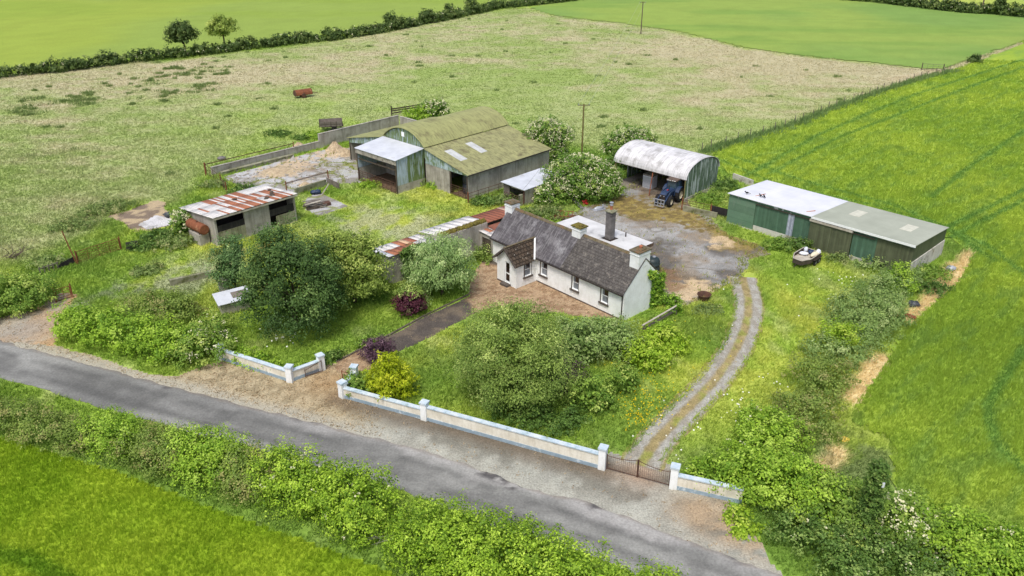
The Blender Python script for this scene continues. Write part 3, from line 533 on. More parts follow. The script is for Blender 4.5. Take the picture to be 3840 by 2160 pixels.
def window(parent, base, ex, nrm, a0, a1, z0, z1, sill=True):
    """sash window on a wall: base point, unit vector along the wall, outward normal"""
    bx = Vector((*base, 0)); e = Vector((*ex, 0)); n = Vector((*nrm, 0)); q = lambda a, z, d: tuple(bx + e * a + n * d + Vector((0, 0, z)))
    def pr(mb, A0, A1, B0, B1, d0, d1): return mb.prism([q(A0, B0, d0), q(A1, B0, d0), q(A1, B1, d0), q(A0, B1, d0)], n * (d1 - d0))
    f = MB(); t = .075; d0, d1 = -.14, -.08; zm = (z0 + z1) / 2 + .02
    for A0, A1, B0, B1 in ((a0, a0 + t, z0, z1), (a1 - t, a1, z0, z1), (a0 + t, a1 - t, z1 - t, z1), (a0 + t, a1 - t, z0, z0 + t), (a0 + t, a1 - t, zm - .03, zm + .03)): pr(f, A0, A1, B0, B1, d0, d1)
    fo = f.build('window', 'upvc', parent)
    pr(MB(), a0 + t, a1 - t, z0 + t, z1 - t, -.13, -.115).build('pane', 'pane_dark', fo)
    c = MB(); pr(c, a0 + t, a1 - t, z0 + t, zm - .03, -.113, -.108); pr(c, a0 + t, a0 + .26, zm + .03, z1 - t, -.113, -.108); c.build('curtain', 'curtain', fo)
    [pr(MB(), A0, A1, z0, z1 + .04, .0, .012).build('surround', 'sill_dark', fo) for A0, A1 in ((a0 - .11, a0), (a1, a1 + .05))]
    if sill: s = MB(); pr(s, a0 - .2, a1 + .14, z0 - .14, z0, 0, .12); s.build('sill', 'sill_dark', fo)
    return fo
def chimney(parent, x0, x1, y0, y1, z0, z1, mat='white_render', cap='ridge_moss', pot=None):
    b = MB(); b.box(x0, x1, y0, y1, z0, z1); b.box(x0 - .04, x1 + .04, y0 - .04, y1 + .04, z1 - .28, z1 - .2); o = b.build('chimney', mat, parent)
    c = MB(); c.prism([(x0 - .09, y0 - .09, z1), (x1 + .09, y0 - .09, z1), (x1 + .09, y1 + .09, z1), (x0 - .09, y1 + .09, z1)], (0, 0, .1))
    cx, cy = (x0 + x1) / 2, (y0 + y1) / 2; c.blob((cx, cy, z1 + .1), ((x1 - x0) * .4, (y1 - y0) * .4, .12), .3, 3, 9, 5); c.build('chimney_cap', cap, o)
    if pot: MB().lathe([(0, 0), (.13, 0), (.11, pot), (.15, pot), (.15, pot + .06), (0, pot + .06)], (cx, cy, z1 + .1), 10).build('chimney_pot', 'terracotta', o)
    return o

# ---------------------------------------------------------------- cottage
h = thing('cottage', 'long white single-storey cottage with slate roof, gabled porch and flat-roofed back extension', 'house', (*HO, 0), HA)
HE, HR, HW, HL = 2.5, 4.72, 4.75, 16.0
w = MB()
wall(w, (0, 0), (HL, 0), 0, HE, [(6.42, 7.18, .87, 2.12), (10.26, 10.98, .87, 2.12), (13.55, 14.28, .87, 2.12)])
for x, s in ((0, 1), (HL, -1)): w.prism([(x, .004, 0), (x, HW - .004, 0), (x, HW - .004, HE), (x, HW / 2, HR), (x, .004, HE)], (s * .2, 0, 0))
w.box(.21, HL - .21, HW - .2, HW - .004, 0, HE); w.build('wall', 'white_render', h)
MB().box(.25, HL - .25, .5, .55, 0, 2.4).build('interior_shade', 'dark_inside', h)  # dark sheet standing in for the shade inside the rooms
MB().box(5.9, HL + .01, -.025, -.003, 0, .13).build('plinth', 'plinth_dark', h)
sl_ = (HR - HE) / (HW / 2); 
def roof_piece(name, x0, x1, mat, up=.0):
    m = MB(); y0, z0 = -.22, HE - .22 * sl_ + .06 + up; zr = HR + .08 + up
    n = 28; rng = random.Random(x0)
    m.prism([(x0, y0, z0), (x1, y0, z0), (x1, HW / 2, zr), (x0, HW / 2, zr)], (0, 0, .09)); m.prism([(x0, HW / 2 + .002, zr), (x1, HW / 2 + .002, zr), (x1, HW + .22, z0), (x0, HW + .22, z0)], (0, 0, .09)); return m.build(name, mat, h)
rf = roof_piece('roof', -.12, 8.98, MATS['slate_smooth']); rf['label'] = 'smoother purple-grey slates at the porch end'
rf2 = roof_piece('roof', 9.0, HL + .03, MATS['tile_rough'], .03); rf2['label'] = 'rough lichen-covered tiles at the right end'
zr = HR + .17
for i0, i1 in ((0, 18), (21, 35)):
    m = MB()
    for i in range(i0, i1): x0 = .3 + i * .43; m.prism([(x0, HW / 2 - .2, zr - .14), (x0, HW / 2, zr + .05), (x0, HW / 2 + .2, zr - .14)], (.44, 0, 0))
    m.build('ridge_tiles', 'ridge_moss', h)
m = MB().box(-.1, HL + .02, -.31, -.22, HE - .21, HE - .12); m.build('gutter', 'gutter_dark', h)
MB().tube((HL - .16, -.06, .05), (HL - .16, -.06, HE - .2), .045).build('downpipe', 'gutter_dark', h)
chimney(h, -.4, .55, HW / 2 - .5, HW / 2 + .5, 3.9, 5.3); chimney(h, 8.15, 9.15, HW / 2 - .4, HW / 2 + .4, 4.0, 5.45, cap='moss'); chimney(h, 15.05, 15.98, HW / 2 - .85, HW / 2 + .55, 3.7, 5.5, pot=.22)
for a0, a1 in ((6.42, 7.18), (10.26, 10.98), (13.55, 14.28)): window(h, (0, 0), (1, 0), (0, -1), a0, a1, .87, 2.12)
# porch
pt_ = MB(); px0, px1, py = 3.33, 5.84, -2.4; pz, pr_ = 2.28, 3.42; pxm = (px0 + px1) / 2
wall(pt_, (px0, py), (px1, py), 0, pz, [(4.34 - px0, 5.02 - px0, .2, 2.22)])
pt_.prism([(px0, py, pz), (px1, py, pz), (pxm, py, pr_)], (0, .25, 0)); wall(pt_, (px1, py + .003), (px1, 0), 0, pz, [(1.0, 1.8, .84, 2.06)], .2, (-1, 0)); wall(pt_, (px0, py + .003), (px0, 0), 0, pz, [], .2, (1, 0))
pc = pt_.build('porch', 'white_render', h)
r = MB(); y0 = py - .33; psl = (pr_ - pz) / (pxm - px0)
for s in (-1, 1):
    xe = pxm + s * (pxm - px0 + .22); ze = pr_ + .06 - (pxm - px0 + .22) * psl
    yb0 = -.22 + (ze - HE + .22 * sl_ - .05) / sl_; yb1 = -.22 + (pr_ + .06 - HE + .22 * sl_ - .05) / sl_
    q = [(xe, y0, ze), (pxm, y0, pr_ + .06), (pxm, yb1, pr_ + .06), (xe, yb0, ze)]; r.prism(q if s > 0 else q[::-1], (0, 0, .09))
rr = r.build('porch_roof', 'tile_mossy', pc)
xe = pxm + (pxm - px0 + .22); ze = pr_ + .06 - (pxm - px0 + .22) * psl
MB().beam((pxm + .02, yb1 - .02, pr_ + .19), (xe + .02, yb0 - .02, ze + .19), .13, .03).build('valley_flashing', 'upvc', pc)
b = MB()
for s in (-1, 1): b.beam((pxm + s * (pxm - px0 + .24), y0 - .02, ze + .05), (pxm, y0 - .02, pr_ + .1), .04, .16)
b.build('bargeboard', 'sill_dark', pc); MB().beam((pxm, y0, pr_ + .17), (pxm, yb1, pr_ + .17), .2, .07).build('ridge_tiles', 'ridge_moss', pc)
d = MB(); fr = ((4.34, 4.44), (4.92, 5.02))
for x0, x1 in fr: d.box(x0, x1, py + .05, py + .11, .2, 2.22)
for z0, z1 in ((.2, .34), (1.02, 1.14), (2.1, 2.22)): d.box(4.44, 4.92, py + .05, py + .11, z0, z1)
do = d.build('door', 'upvc', pc); MB().box(4.44, 4.92, py + .075, py + .09, .34, 2.1).build('pane', 'pane_dark', do); MB().box(4.46, 4.58, py + .03, py + .05, 1.05, 1.11).build('handle', 'steel', do)
MB().box(4.26, 4.34, py - .02, py + .06, .2, 2.3).build('door_surround', 'upvc', pc)
MB().box(4.2, 5.15, py - .5, py - .02, 0, .2).build('door_step', 'sill_dark', pc); MB().box(px0 - .01, 4.18, py - .03, py - .004, 0, .16).build('plinth', 'plinth_dark', pc)
window(pc, (px1, py), (0, 1), (1, 0), 1.0, 1.8, .84, 2.06)
# flat-roofed extension
e = MB(); wall(e, (2.4, 9.0), (11.3, 9.0), 0, 2.72, [], .2, (0, -1)); wall(e, (11.3, HW + .25), (11.3, 8.99), 0, 2.72, [], .2, (-1, 0)); wall(e, (2.4, HW + .25), (2.4, 8.99), 0, 2.72, [], .2, (1, 0)); eo = e.build('extension', 'white_render', h)
ro = MB().box(2.25, 11.5, HW + .24, 9.15, 2.79, 2.9).build('flat_roof', 'flat_roof_felt', eo)
f = MB(); f.box(2.22, 11.53, 9.15, 9.18, 2.6, 2.91); f.box(11.5, 11.53, HW + .24, 9.15, 2.6, 2.91); f.box(2.22, 2.25, HW + .24, 9.15, 2.6, 2.91); f.build('fascia', 'fascia_brown', eo)
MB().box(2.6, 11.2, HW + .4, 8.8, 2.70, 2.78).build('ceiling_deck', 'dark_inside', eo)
co = chimney(eo, 7.85, 8.5, 6.7, 7.3, 2.9, 5.5, 'block_grey', 'concrete_mossy', .42)
MB().lathe([(0, 0), (.17, 0), (.17, .08), (.13, .1), (.13, .22), (.19, .24), (.19, .29), (0, .31)], (8.175, 7.0, 6.09), 10).build('chimney_cowl', 'steel', co)
MB().box(7.6, 8.75, 6.45, 7.55, 2.9, 2.915).build('lead_flashing', 'black_metal', co)
MB().tube((8.9, 8.4, 2.9), (8.9, 8.4, 3.3), .06).build('vent_pipe', 'gutter_dark', eo)

# ---------------------------------------------------------------- long outbuilding beside the cottage
o = thing('outbuilding', 'low outbuilding with patched rust and white tin roofs left of the white cottage', 'outbuilding', (*HO, 0), HA)
MA('patched_tin', rough=.7, fine=.12, fsc=6, spec=.3)
def tin_roof(name, parent, x0, x1, z0, z1, y0, y1, rows, n, pick, axis='y'):
    """overlapping sheets laid in rows across the slope (x0,z0)->(x1,z1); pick(i,j) gives the sheet colour"""
    V, F, C = [], [], []; rng = random.Random(len(name) + n)
    for i in range(n):
        for j in range(rows):
            a, b = i / n, (i + 1) / n + .004; u0, u1 = j / rows, min(1, (j + 1) / rows + .02); lift = .012 * ((i + j) % 2) + .004 * rng.random()
            c = np.array(pick(i, j)) * rng.uniform(.9, 1.06); q = [(x0 + (x1 - x0) * u, y0 + (y1 - y0) * v, z0 + (z1 - z0) * u + lift + h_) for h_ in (0, .02) for u, v in ((u0, a), (u1, a), (u1, b), (u0, b))]
            k = len(V); V += q; C += [c] * 8; F += [[k + t for t in s] for s in ((4, 5, 6, 7), (0, 3, 2, 1), (0, 1, 5, 4), (1, 2, 6, 5), (2, 3, 7, 6), (3, 0, 4, 7))]
    return np_mesh(name, V, F, MATS['patched_tin'], np.array(C), parent)
RUSTC, WHT, RB, GRY = lin(168, 110, 82), lin(214, 211, 208), lin(148, 92, 72), lin(196, 198, 202)
w = MB(); wall(w, (-2.25, -10), (-2.25, 1.3), 0, 2.62, [(4.2, 5.1, 0, 2.0)], .3, (-1, 0)); wall(w, (-5.2, -10), (-2.26, -10), 0, 2.3, [], .3, (0, 1)); w.prism([(-5.2, -9.999, 2.3), (-2.26, -9.999, 2.3), (-2.26, -9.999, 2.62)], (0, .29, 0)); wall(w, (-5.2, -9.69), (-5.2, 6), 0, 2.2, [], .3, (1, 0)); wall(w, (-5.19, 6), (-.6, 6), 0, 2.2, [], .3, (0, -1))
w.prism([(-5.1, -4.62, 2.3), (-2.2, -4.62, 2.6), (-2.2, -4.62, 3.02), (-3.4, -4.62, 2.95)], (0, .25, 0))
w.box(-2.9, -2.24, -4.36, 1.3, 2.625, 2.9); w.box(-5.1, -2.9, 1.06, 1.3, 2.2, 2.75); wo = w.build('wall', 'concrete', o)
rgA = random.Random(5); pa = {(0, 0): GRY, (0, 1): GRY, (1, 1): WHT, (1, 0): RUSTC, (2, 1): WHT, (2, 0): RUSTC, (3, 1): WHT, (3, 0): RB, (4, 1): RUSTC, (4, 0): RUSTC, (5, 1): lin(206, 172, 140), (5, 0): RUSTC, (6, 1): RB, (6, 0): WHT, (7, 1): WHT, (7, 0): WHT, (8, 1): WHT, (8, 0): GRY}
a = tin_roof('roof', o, -2.1, -5.35, 2.72, 2.36, -10.15, -4.65, 2, 9, lambda i, j: pa[(i, j)]); a['label'] = 'patchwork of rusty and white tin sheets'
a = tin_roof('roof', o, -2.85, -5.35, 3.0, 2.62, -4.62, 1.2, 1, 7, lambda i, j: WHT); a['label'] = 'clean white tin sheets'
mv = MB(); rng = random.Random(2)
for i in range(30):
    y = -4.2 + i * .185; mv.blob((-2.62 + rng.uniform(-.05, .05), y, 2.98), (.33, .2, .2 + rng.uniform(-.03, .06)), .25, i, 9, 6)
mv.build('mossy_coping', 'moss', o)
a = tin_roof('roof', o, -2.4, -5.3, 2.75, 2.5, 1.3, 6.2, 1, 9, lambda i, j: RB if i not in (7,) else lin(196, 160, 140)); a['label'] = 'brown rusted tin sheets'
MB().prism([(-2.35, 1.35, 2.45), (-2.35, 6.0, 2.45), (-.3, 6.0, 2.2), (-.3, 1.35, 2.2)], (0, 0, .03)).build('roof', 'rust_roof', o)
# little link with door next to the cottage gable
l_ = MB(); wall(l_, (-2.24, .35), (-.02, .35), 0, 2.15, [(.25, 1.55, 0, 1.8)], .2, (0, 1)); lk = l_.build('link_wall', 'concrete', o)
a = tin_roof('roof', o, -.12, -2.4, 2.25, 2.3, .2, 1.9, 2, 3, lambda i, j: (RUSTC, RUSTC, WHT)[(i * 2 + j) % 3] if i else WHT); a['label'] = 'small orange rusted sheets'
MB().box(-1.98, -.7, .42, .47, 0, 1.8).build('door', 'timber_dark', lk)
MB().box(-2.4, -2.34, -5.75, -4.95, 0, 1.95).build('door', 'timber_dark', wo)

# ---------------------------------------------------------------- green machinery shed
g = thing('machinery_shed', 'long green corrugated shed with half white, half sage mono-pitch roof', 'shed', (*GO, 0), GA)
GL, GW, GF, GB = 18.9, 7.53, 3.2, 2.78
MB().box(0, 3.08, -.06, .02, .12, 2.95).build('sheet_panel', 'green_flat', g)
MB().box(.0, 3.08, -.08, .05, -.02, .12).build('footing', 'concrete_pale', g)
m = MB().box(3.1, 9.12, 0, .05, .62, 2.9); dr = m.build('sliding_door', 'green_sheet', g); dr['label'] = 'dark green corrugated door'
MB().box(6.72, 7.38, -.02, -.003, .64, 3.04).build('clear_strip', 'strip_clear', dr)
m = MB(); [m.box(3.12 + i * 1.22, 3.12 + i * 1.22 + 1.2, -.03, .12, 0, .61) for i in range(5)]; m.build('block_base', 'concrete_pale', g)
m = MB().box(9.14, 11.28, -.2, -.14, .02, 2.82); m.box(11.3, 13.3, -.16, -.10, .02, 2.82); m.build('sliding_door', 'olive_sheet', g)['label'] = 'pair of olive corrugated sliding doors'
MB().box(9.05, 13.35, -.30, -.02, 2.83, 3.02).build('door_hood', 'timber_pale', g)
MB().box(13.32, 15.6, 0, .05, .5, 2.9).build('sheet_panel', 'green_sheet', g); MB().box(15.62, GL, 0, .05, .1, 2.9).build('sheet_panel', 'olive_sheet', g)
m = MB(); [m.box(13.35 + i * 1.12, 13.35 + i * 1.12 + 1.1, -.03, .1, 0, .52) for i in range(2)]; m.build('block_base', 'concrete_pale', g)
MB().box(13.3, 15.4, -.14, -.07, 2.74, 2.82).build('door_rail', 'timber_dark', g); MB().box(3.1, 9.1, -.12, -.05, 2.88, 2.95).build('door_rail', 'timber_dark', g)
MB().box(0, GL, -.04, .06, 2.952, 3.22).build('fascia', 'green_worn', g)
m = MB().prism([(GL, .05, 1.6), (GL, GW, 1.6), (GL, GW, GB), (GL, .05, GF - .05)], (.05, 0, 0)); m.build('end_cladding', 'olive_sheet_end', g)
MB().box(GL, GL + .12, .02, GW, 0, 1.6).build('end_wall', 'concrete_pale', g)
m = MB().box(0, GL, GW - .1, GW, 0, GB - .08); m.prism([(0, .06, 0), (0, GW - .1, 0), (0, GW - .1, GB - .05), (0, .06, GF - .08)], (.06, 0, 0)); m.build('wall', 'green_sheet', g)
zz = lambda y: GF + (GB - GF) * y / GW + .03
m = MB().prism([(-.15, -.25, zz(-.25)), (9.15, -.25, zz(-.25)), (9.15, GW + .15, zz(GW + .15)), (-.15, GW + .15, zz(GW + .15))], (0, 0, .05)); m.build('roof', 'roof_white', g)['label'] = 'white-painted half of the roof'
m = MB().prism([(9.16, -.25, zz(-.25)), (GL + .15, -.25, zz(-.25)), (GL + .15, GW + .15, zz(GW + .15)), (9.16, GW + .15, zz(GW + .15))], (0, 0, .05)); rs = m.build('roof', 'roof_sage', g); rs['label'] = 'sage grey half of the roof'
for x0, x1, y0, y1 in ((11.1, 12.15, 3.45, 5.6), (16.15, 17.2, 3.2, 5.3)): MB().prism([(x0, y0, zz(y0) + .052), (x1, y0, zz(y0) + .052), (x1, y1, zz(y1) + .052), (x0, y1, zz(y1) + .052)], (0, 0, .012)).build('skylight', 'skylight', rs)
MB().box(9.16, GL + .16, -.29, -.255, GF - .1, GF + .1).build('gutter', 'upvc', g)
rz = GA
def crow(x, y, rzz, lab):
    c = math.cos(GA); s = math.sin(GA); t = thing('crow', lab, 'bird', (GO[0] + c * x - s * y, GO[1] + s * x + c * y, zz(y) + .05), rzz, 'crows on the white shed roof')
    b = MB(); b.blob((0, 0, .19), (.19, .085, .085), .05, 1, 10, 8); b.blob((.19, 0, .28), (.075, .06, .06), .05, 2, 8, 6); b.tube((.24, 0, .28), (.34, 0, .265), .028, .004, 6); b.prism([(-.12, .06, .2), (-.38, .035, .13), (-.38, -.035, .13), (-.12, -.06, .2)], (0, 0, .02)); b.build('body', 'crow_black', t)
    for sy in (-.04, .04): MB().tube((.02, sy, .13), (.03, sy, 0), .012).build('leg', 'crow_black', t)
crow(1.37, 1.0, 2.6, 'black crow at the left edge of the white shed roof, apart from the pair'); crow(2.75, 1.3, 1.9, 'left crow of the pair standing together on the white shed roof'); crow(3.1, 1.4, 1.6, 'right crow of the pair standing together on the white shed roof')
def onshed(name, lab, cat, x, y, L, a):
    c = math.cos(GA); s = math.sin(GA); b = MB().beam((-L / 2, 0, .03), (L / 2, 0, .03), .05, .05); q = b.build(name, 'rust_orange'); move(q, (GO[0] + c * x - s * y, GO[1] + s * x + c * y, zz(y) + .052), GA + a); tag(q, lab, cat)
onshed('timber_batten', 'brown stick lying on the white shed roof near the crows', 'stick', 2.4, 1.9, 1.4, 1.3); onshed('timber_batten', 'short brown stick lying near the joint of the white and sage roof', 'stick', 8.35, 1.2, 1.0, 1.1)

# ---------------------------------------------------------------- small round-roofed hay barn
ab = thing('hay_barn', 'small round-roofed hay barn with white corrugated roof and peeling green gable', 'barn', (*AO, 0), AA)
AL, AW, AE, AR = 9.76, 6.72, 2.6, 4.25
arc = lambda k, ex=0, e0=AE: (AW / 2 - (AW / 2 + ex) * math.cos(math.pi * k), e0 + (AR - AE + ex) * math.sin(math.pi * k) ** .9)
m = MB(); n = 22
for k in range(n):
    a, b = arc(k / n, .12), arc((k + 1) / n, .12); m.prism([(-.15, *a), (AL + .15, *a), (AL + .15, *b), (-.15, *b)], (0, 0, .04))
m.build('roof', 'arch_roof', ab)
gp = [(AL, AW, .45), (AL, AW, AE)] + [(AL, *arc(1 - k / n)) for k in range(1, n)] + [(AL, 0, AE), (AL, 0, .45)]
MB().prism(gp, (.05, 0, 0)).build('gable', 'peel_green', ab)
MB().box(AL - .05, AL + .14, .02, AW, 0, .44).build('footing', 'concrete', ab)
gl = [(0, AW, 0), (0, AW, AE)] + [(0, *arc(1 - k / n)) for k in range(1, n)] + [(0, 2.6, AE), (0, 2.6, 0)]
MB().prism(gl, (-.05, 0, 0)).build('gable', 'peel_green', ab)
MB().box(.06, AL - .06, AW - .08, AW, 0, AE).build('back_wall', 'black_board', ab)
MB().box(.06, AL - .06, AW - .5, AW - .3, 0, 1.2).build('inner_wall', 'concrete', ab)
MB().box(-.1, AL + .1, -.02, .08, AE - .1, AE + .0).build('eaves_beam', 'rust_dark', ab)
for x in (AL - .1, .05): MB().box(x, x + .1, -.05, .06, 0, AE - .1).build('post', 'pole_wood', ab)
MB().tube((5.75, -1.0, 0), (5.35, .02, AE - .1), .06).build('prop', 'rust', ab)
for x in (2.4, 5, 7.4): MB().beam((x, .3, AE), (x, AW - .2, AE), .1, .1).build('tie_beam', 'rust_dark', ab)
kind(sheet('barn_floor', [(AO[0] + math.cos(AA) * x - math.sin(AA) * y, AO[1] + math.sin(AA) * x + math.cos(AA) * y) for x, y in ((.1, -.4), (AL - .1, -.4), (AL - .1, AW - .4), (.1, AW - .4))], .032, .25, .1, lambda x, y: mixc(np.array(lin(132, 124, 114)), np.array(lin(98, 88, 78)), sm(.4, .62, fbm(x, y, 1.2, 4, 121))), 'soil_mat'), 'structure')

# ---------------------------------------------------------------- big barn
bb = thing('cattle_barn', 'largest building, round-roofed barn with mossy green lean-tos on both sides', 'barn', (*BO, 0), BA)
BL, BW, X1, X2, BE, BI, BR = 21.65, 13.9, 7.24, 14.6, 3.0, 4.55, 6.12
m = MB(); n = 24; ARAD = ((BR - BI) ** 2 + ((X2 - X1) / 2) ** 2) / (2 * (BR - BI)); AANG = math.asin((X2 - X1) / 2 / ARAD); arcb = lambda k, ex=0: ((X1 + X2) / 2 + (ARAD + ex) * math.sin(AANG * (2 * k - 1)), BR - ARAD + (ARAD + ex) * math.cos(AANG * (2 * k - 1)))
for k in range(n):
    a, b = arcb(k / n, .1), arcb((k + 1) / n, .1); m.prism([(a[0], -.2, a[1]), (b[0], -.2, b[1]), (b[0], BW + .2, b[1]), (a[0], BW + .2, a[1])], (0, 0, .05))
m.build('roof', 'barn_roof', bb)['label'] = 'curved middle roof, yellowish green with dark streaks'
for y, s in ((0, .06), (BW, -.06)): MB().prism([(X1, y, BI - 1.2)] + [(arcb(k / n)[0], y, arcb(k / n)[1]) for k in range(n + 1)] + [(X2, y, BI - 1.2)], (0, s, 0)).build('gable', 'barn_green', bb)
MB().box(10.55, 11.05, -.04, -.006, 5.2, 5.75).build('sign_plate', 'upvc', bb)
lz = lambda x: BI - .05 + (BE - BI) * ((x - X2) / (BL - X2)) if x >= X2 else BI - .05 + (BE - BI) * ((X1 - x) / X1)
m = MB().prism([(X2 + .0, -.2, lz(X2)), (BL + .25, -.2, lz(BL + .25)), (BL + .25, BW + .2, lz(BL + .25)), (X2, BW + .2, lz(X2))], (0, 0, .05)); rl = m.build('lean_to_roof', 'barn_roof_low', bb)
m = MB().prism([(-.25, -.2, lz(-.25)), (X1, -.2, lz(X1)), (X1, BW + .2, lz(X1)), (-.25, BW + .2, lz(-.25))], (0, 0, .05)); m.build('lean_to_roof', 'barn_roof', bb)
for x0, x1, y0, y1 in ((16.2, 18.95, 1.55, 2.65), (15.9, 18.6, 5.2, 6.25)):
    MB().prism([(x0, y0, lz(x0) + .052), (x1, y0, lz(x1) + .052), (x1, y1, lz(x1) + .052), (x0, y1, lz(x0) + .052)], (0, 0, .012)).build('skylight', 'skylight_white', rl)
MB().box(BL + .26, BL + .36, -.22, BW + .22, BE - .14, BE - .04).build('gutter', 'gutter_dark', bb)
w = MB(); wall(w, (BL, 0), (BL, BW), 0, 2.86, [], .22, (-1, 0)); wall(w, (X2 + .02, .0), (18.68, 0), 0, 2.75, [], .22, (0, 1)); wall(w, (0, BW), (BL - .23, BW), 0, 2.9, [], .22, (0, -1)); wall(w, (0, 0), (0, BW - .23), 0, 2.4, [], .22, (1, 0)); wall(w, (X2 + .01, .23), (X2 + .01, BW - .23), 0, 3.0, [], .1, (1, 0))
w.build('wall', 'concrete', bb)
m = MB().prism([(X2 + .02, -.03, 2.76), (BL, -.03, 2.76), (BL, -.03, 2.96), (X2 + .02, -.03, lz(X2) - .02)], (0, .06, 0)); m.build('cladding', 'barn_cladding', bb)
m = MB().prism([(.05, -.03, 2.35), (X1 - .02, -.03, 3.4), (X1 - .02, -.03, lz(X1) - .02), (.05, -.03, 2.96)], (0, .06, 0)); m.build('cladding', 'barn_cladding', bb)
for x, y, z in ((.02, -.05, 2.96), (X1, -.05, 4.4), (18.72, .02, 2.8), (BL - .16, -.02, 2.9)): MB().box(x, x + .14, y, y + .14, 0, z).build('post', 'timber_dark', bb)
MB().box(.25, X2, .3, BW - .3, .0, .035).build('floor', 'dirt_floor', bb); MB().box(18.7, BL - .25, .05, BW - .3, 0, .035).build('floor', 'dirt_floor', bb)
MB().box(8.0, 14.2, 3.5, 3.7, 0, 1.9).build('partition', 'rust_dark', bb); MB().box(3.5, 3.6, 1.0, 7, 0, 1.6).build('partition', 'concrete', bb)
# front extension
ex = MB(); wall(ex, (14.4, -4.2), (14.4, -.02), 0, .95, [], .2, (-1, 0)); wall(ex, (7.3, -4.2), (7.3, -.02), 0, 1.6, [], .2, (1, 0)); ex.box(7.5, 14.2, -.2, -.05, 0, 1.2); exo = ex.build('extension', 'concrete', bb)
sz = lambda y: 4.02 + .5 * (y + 4.2) / 4.2
MB().prism([(14.4, -2.55, .95), (14.4, -.03, .95), (14.4, -.03, sz(0)), (14.4, -2.55, sz(-2.55))], (-.05, 0, 0)).build('cladding', 'barn_green', exo)['label'] = 'green peeling side sheet'
MB().prism([(14.41, -4.2, .95), (14.41, -2.56, .95), (14.41, -2.56, sz(-2.55)), (14.41, -4.2, sz(-4.2))], (-.05, 0, 0)).build('cladding', 'peel_blue', exo)['label'] = 'pale blue-white side sheet'
MB().prism([(7.3, -4.2, 1.6), (7.3, -.03, 1.6), (7.3, -.03, sz(0)), (7.3, -4.2, sz(-4.2))], (.05, 0, 0)).build('cladding', 'peel_blue', exo)
MB().prism([(7.1, -4.45, sz(-4.45)), (14.6, -4.45, sz(-4.45)), (14.6, -.06, sz(-.06)), (7.1, -.06, sz(-.06))], (0, 0, .04)).build('roof', 'zinc_roof', exo)
MB().box(7.15, 14.55, -4.36, -4.28, 3.42, 3.97).build('fascia', 'fascia_worn', exo)
for x in (7.2, 14.3): MB().box(x, x + .13, -4.27, -4.14, 0, 3.95).build('post', 'timber_dark', exo)
MB().box(7.35, 14.3, -4.1, -.05, 0, .034).build('floor', 'dirt_floor', exo)
MB().beam((7.3, -4.1, 2.7), (14.3, -4.1, 2.75), .1, .14).build('rail', 'timber_dark', exo)
def bar_gate(name, lab, p0, p1, hgt, mat='rust_dark', n=6, posts=(True, True), z=0.1, brace=False, group=None, hp=None):
    p0 = Vector((*p0, 0)); p1 = Vector((*p1, 0)); t = thing(name, lab, 'gate', p0, 0, group); d = p1 - p0; L = d.length; t.rotation_euler = (0, 0, math.atan2(d.y, d.x))
    f = MB(); f.tube((.08, 0, z), (.08, 0, hgt), .03); f.tube((L - .08, 0, z), (L - .08, 0, hgt), .03); f.tube((L / 2, 0, z), (L / 2, 0, hgt), .022)
    if L > 3: f.tube((L / 4, 0, z), (L / 4, 0, hgt), .02); f.tube((L * .75, 0, z), (L * .75, 0, hgt), .02)
    if brace: f.tube((.08, 0, z), (L * .5, 0, hgt), .02); f.tube((L - .08, 0, z), (L * .5, 0, hgt), .02)
    b = f; [b.tube((.08, 0, z + (hgt - z) * (i / (n - 1)) ** 1.15), (L - .08, 0, z + (hgt - z) * (i / (n - 1)) ** 1.15), .028 if i in (0, n - 1) else .02, n=6) for i in range(n)]; b.build('frame', mat, t)
    for k, x in enumerate((-.02, L + .02)):
        if posts[k]: MB().tube((x, 0, 0), (x, 0, (hp or hgt + .2)), .07, .06).build('post', 'rust' if mat.startswith('rust') else 'timber_dark', t)
    return t
def BWP(x, y): c, s = math.cos(BA), math.sin(BA); return (BO[0] + c * x - s * y, BO[1] + s * x + c * y)
bar_gate('bar_gate', 'left leaf of rusty bar gates closing the white-roofed front bay of the big barn', BWP(7.4, -4.36), BWP(10.9, -4.36), 1.35, posts=(False, False), group='gates on the big barn front'); bar_gate('bar_gate', 'right leaf of rusty bar gates closing the white-roofed front bay of the big barn', BWP(10.98, -4.36), BWP(14.3, -4.36), 1.35, posts=(False, False), group='gates on the big barn front')
bar_gate('bar_gate', 'rusty bar gate across the narrow opening holding the wrapped bale', BWP(18.88, -.08), BWP(21.45, -.08), 1.25, posts=(False, False), group='gates on the big barn front')
def bale(loc, lab, rz=0): m = MB(); m.lathe([(0, 0), (.5, 0), (.6, .08), (.62, .6), (.6, 1.12), (.5, 1.2), (0, 1.2)], (0, 0, 0), 18); q = m.build('silage_bale', 'bale_wrap', None, True); move(q, loc, rz); tag(q, lab, 'bale', 'wrapped bales in the barn'); return q
q = BWP(20.0, 1.6); bale((*q, .035), 'grey plastic-wrapped bale under the stack in the barn opening'); bale((*q, 1.24), 'grey plastic-wrapped bale on top in the barn opening'); q = BWP(20.8, 3.2); bale((*q, .035), 'wrapped bale at the back of the barn opening')
# fence strip of rusty rails along the barn side
bar_gate('rail_fence', 'rusty rail fence along the concrete side wall of the big barn', BWP(22.5, -.8), BWP(22.7, 5.5), 1.15, n=4)['category'] = 'fence'

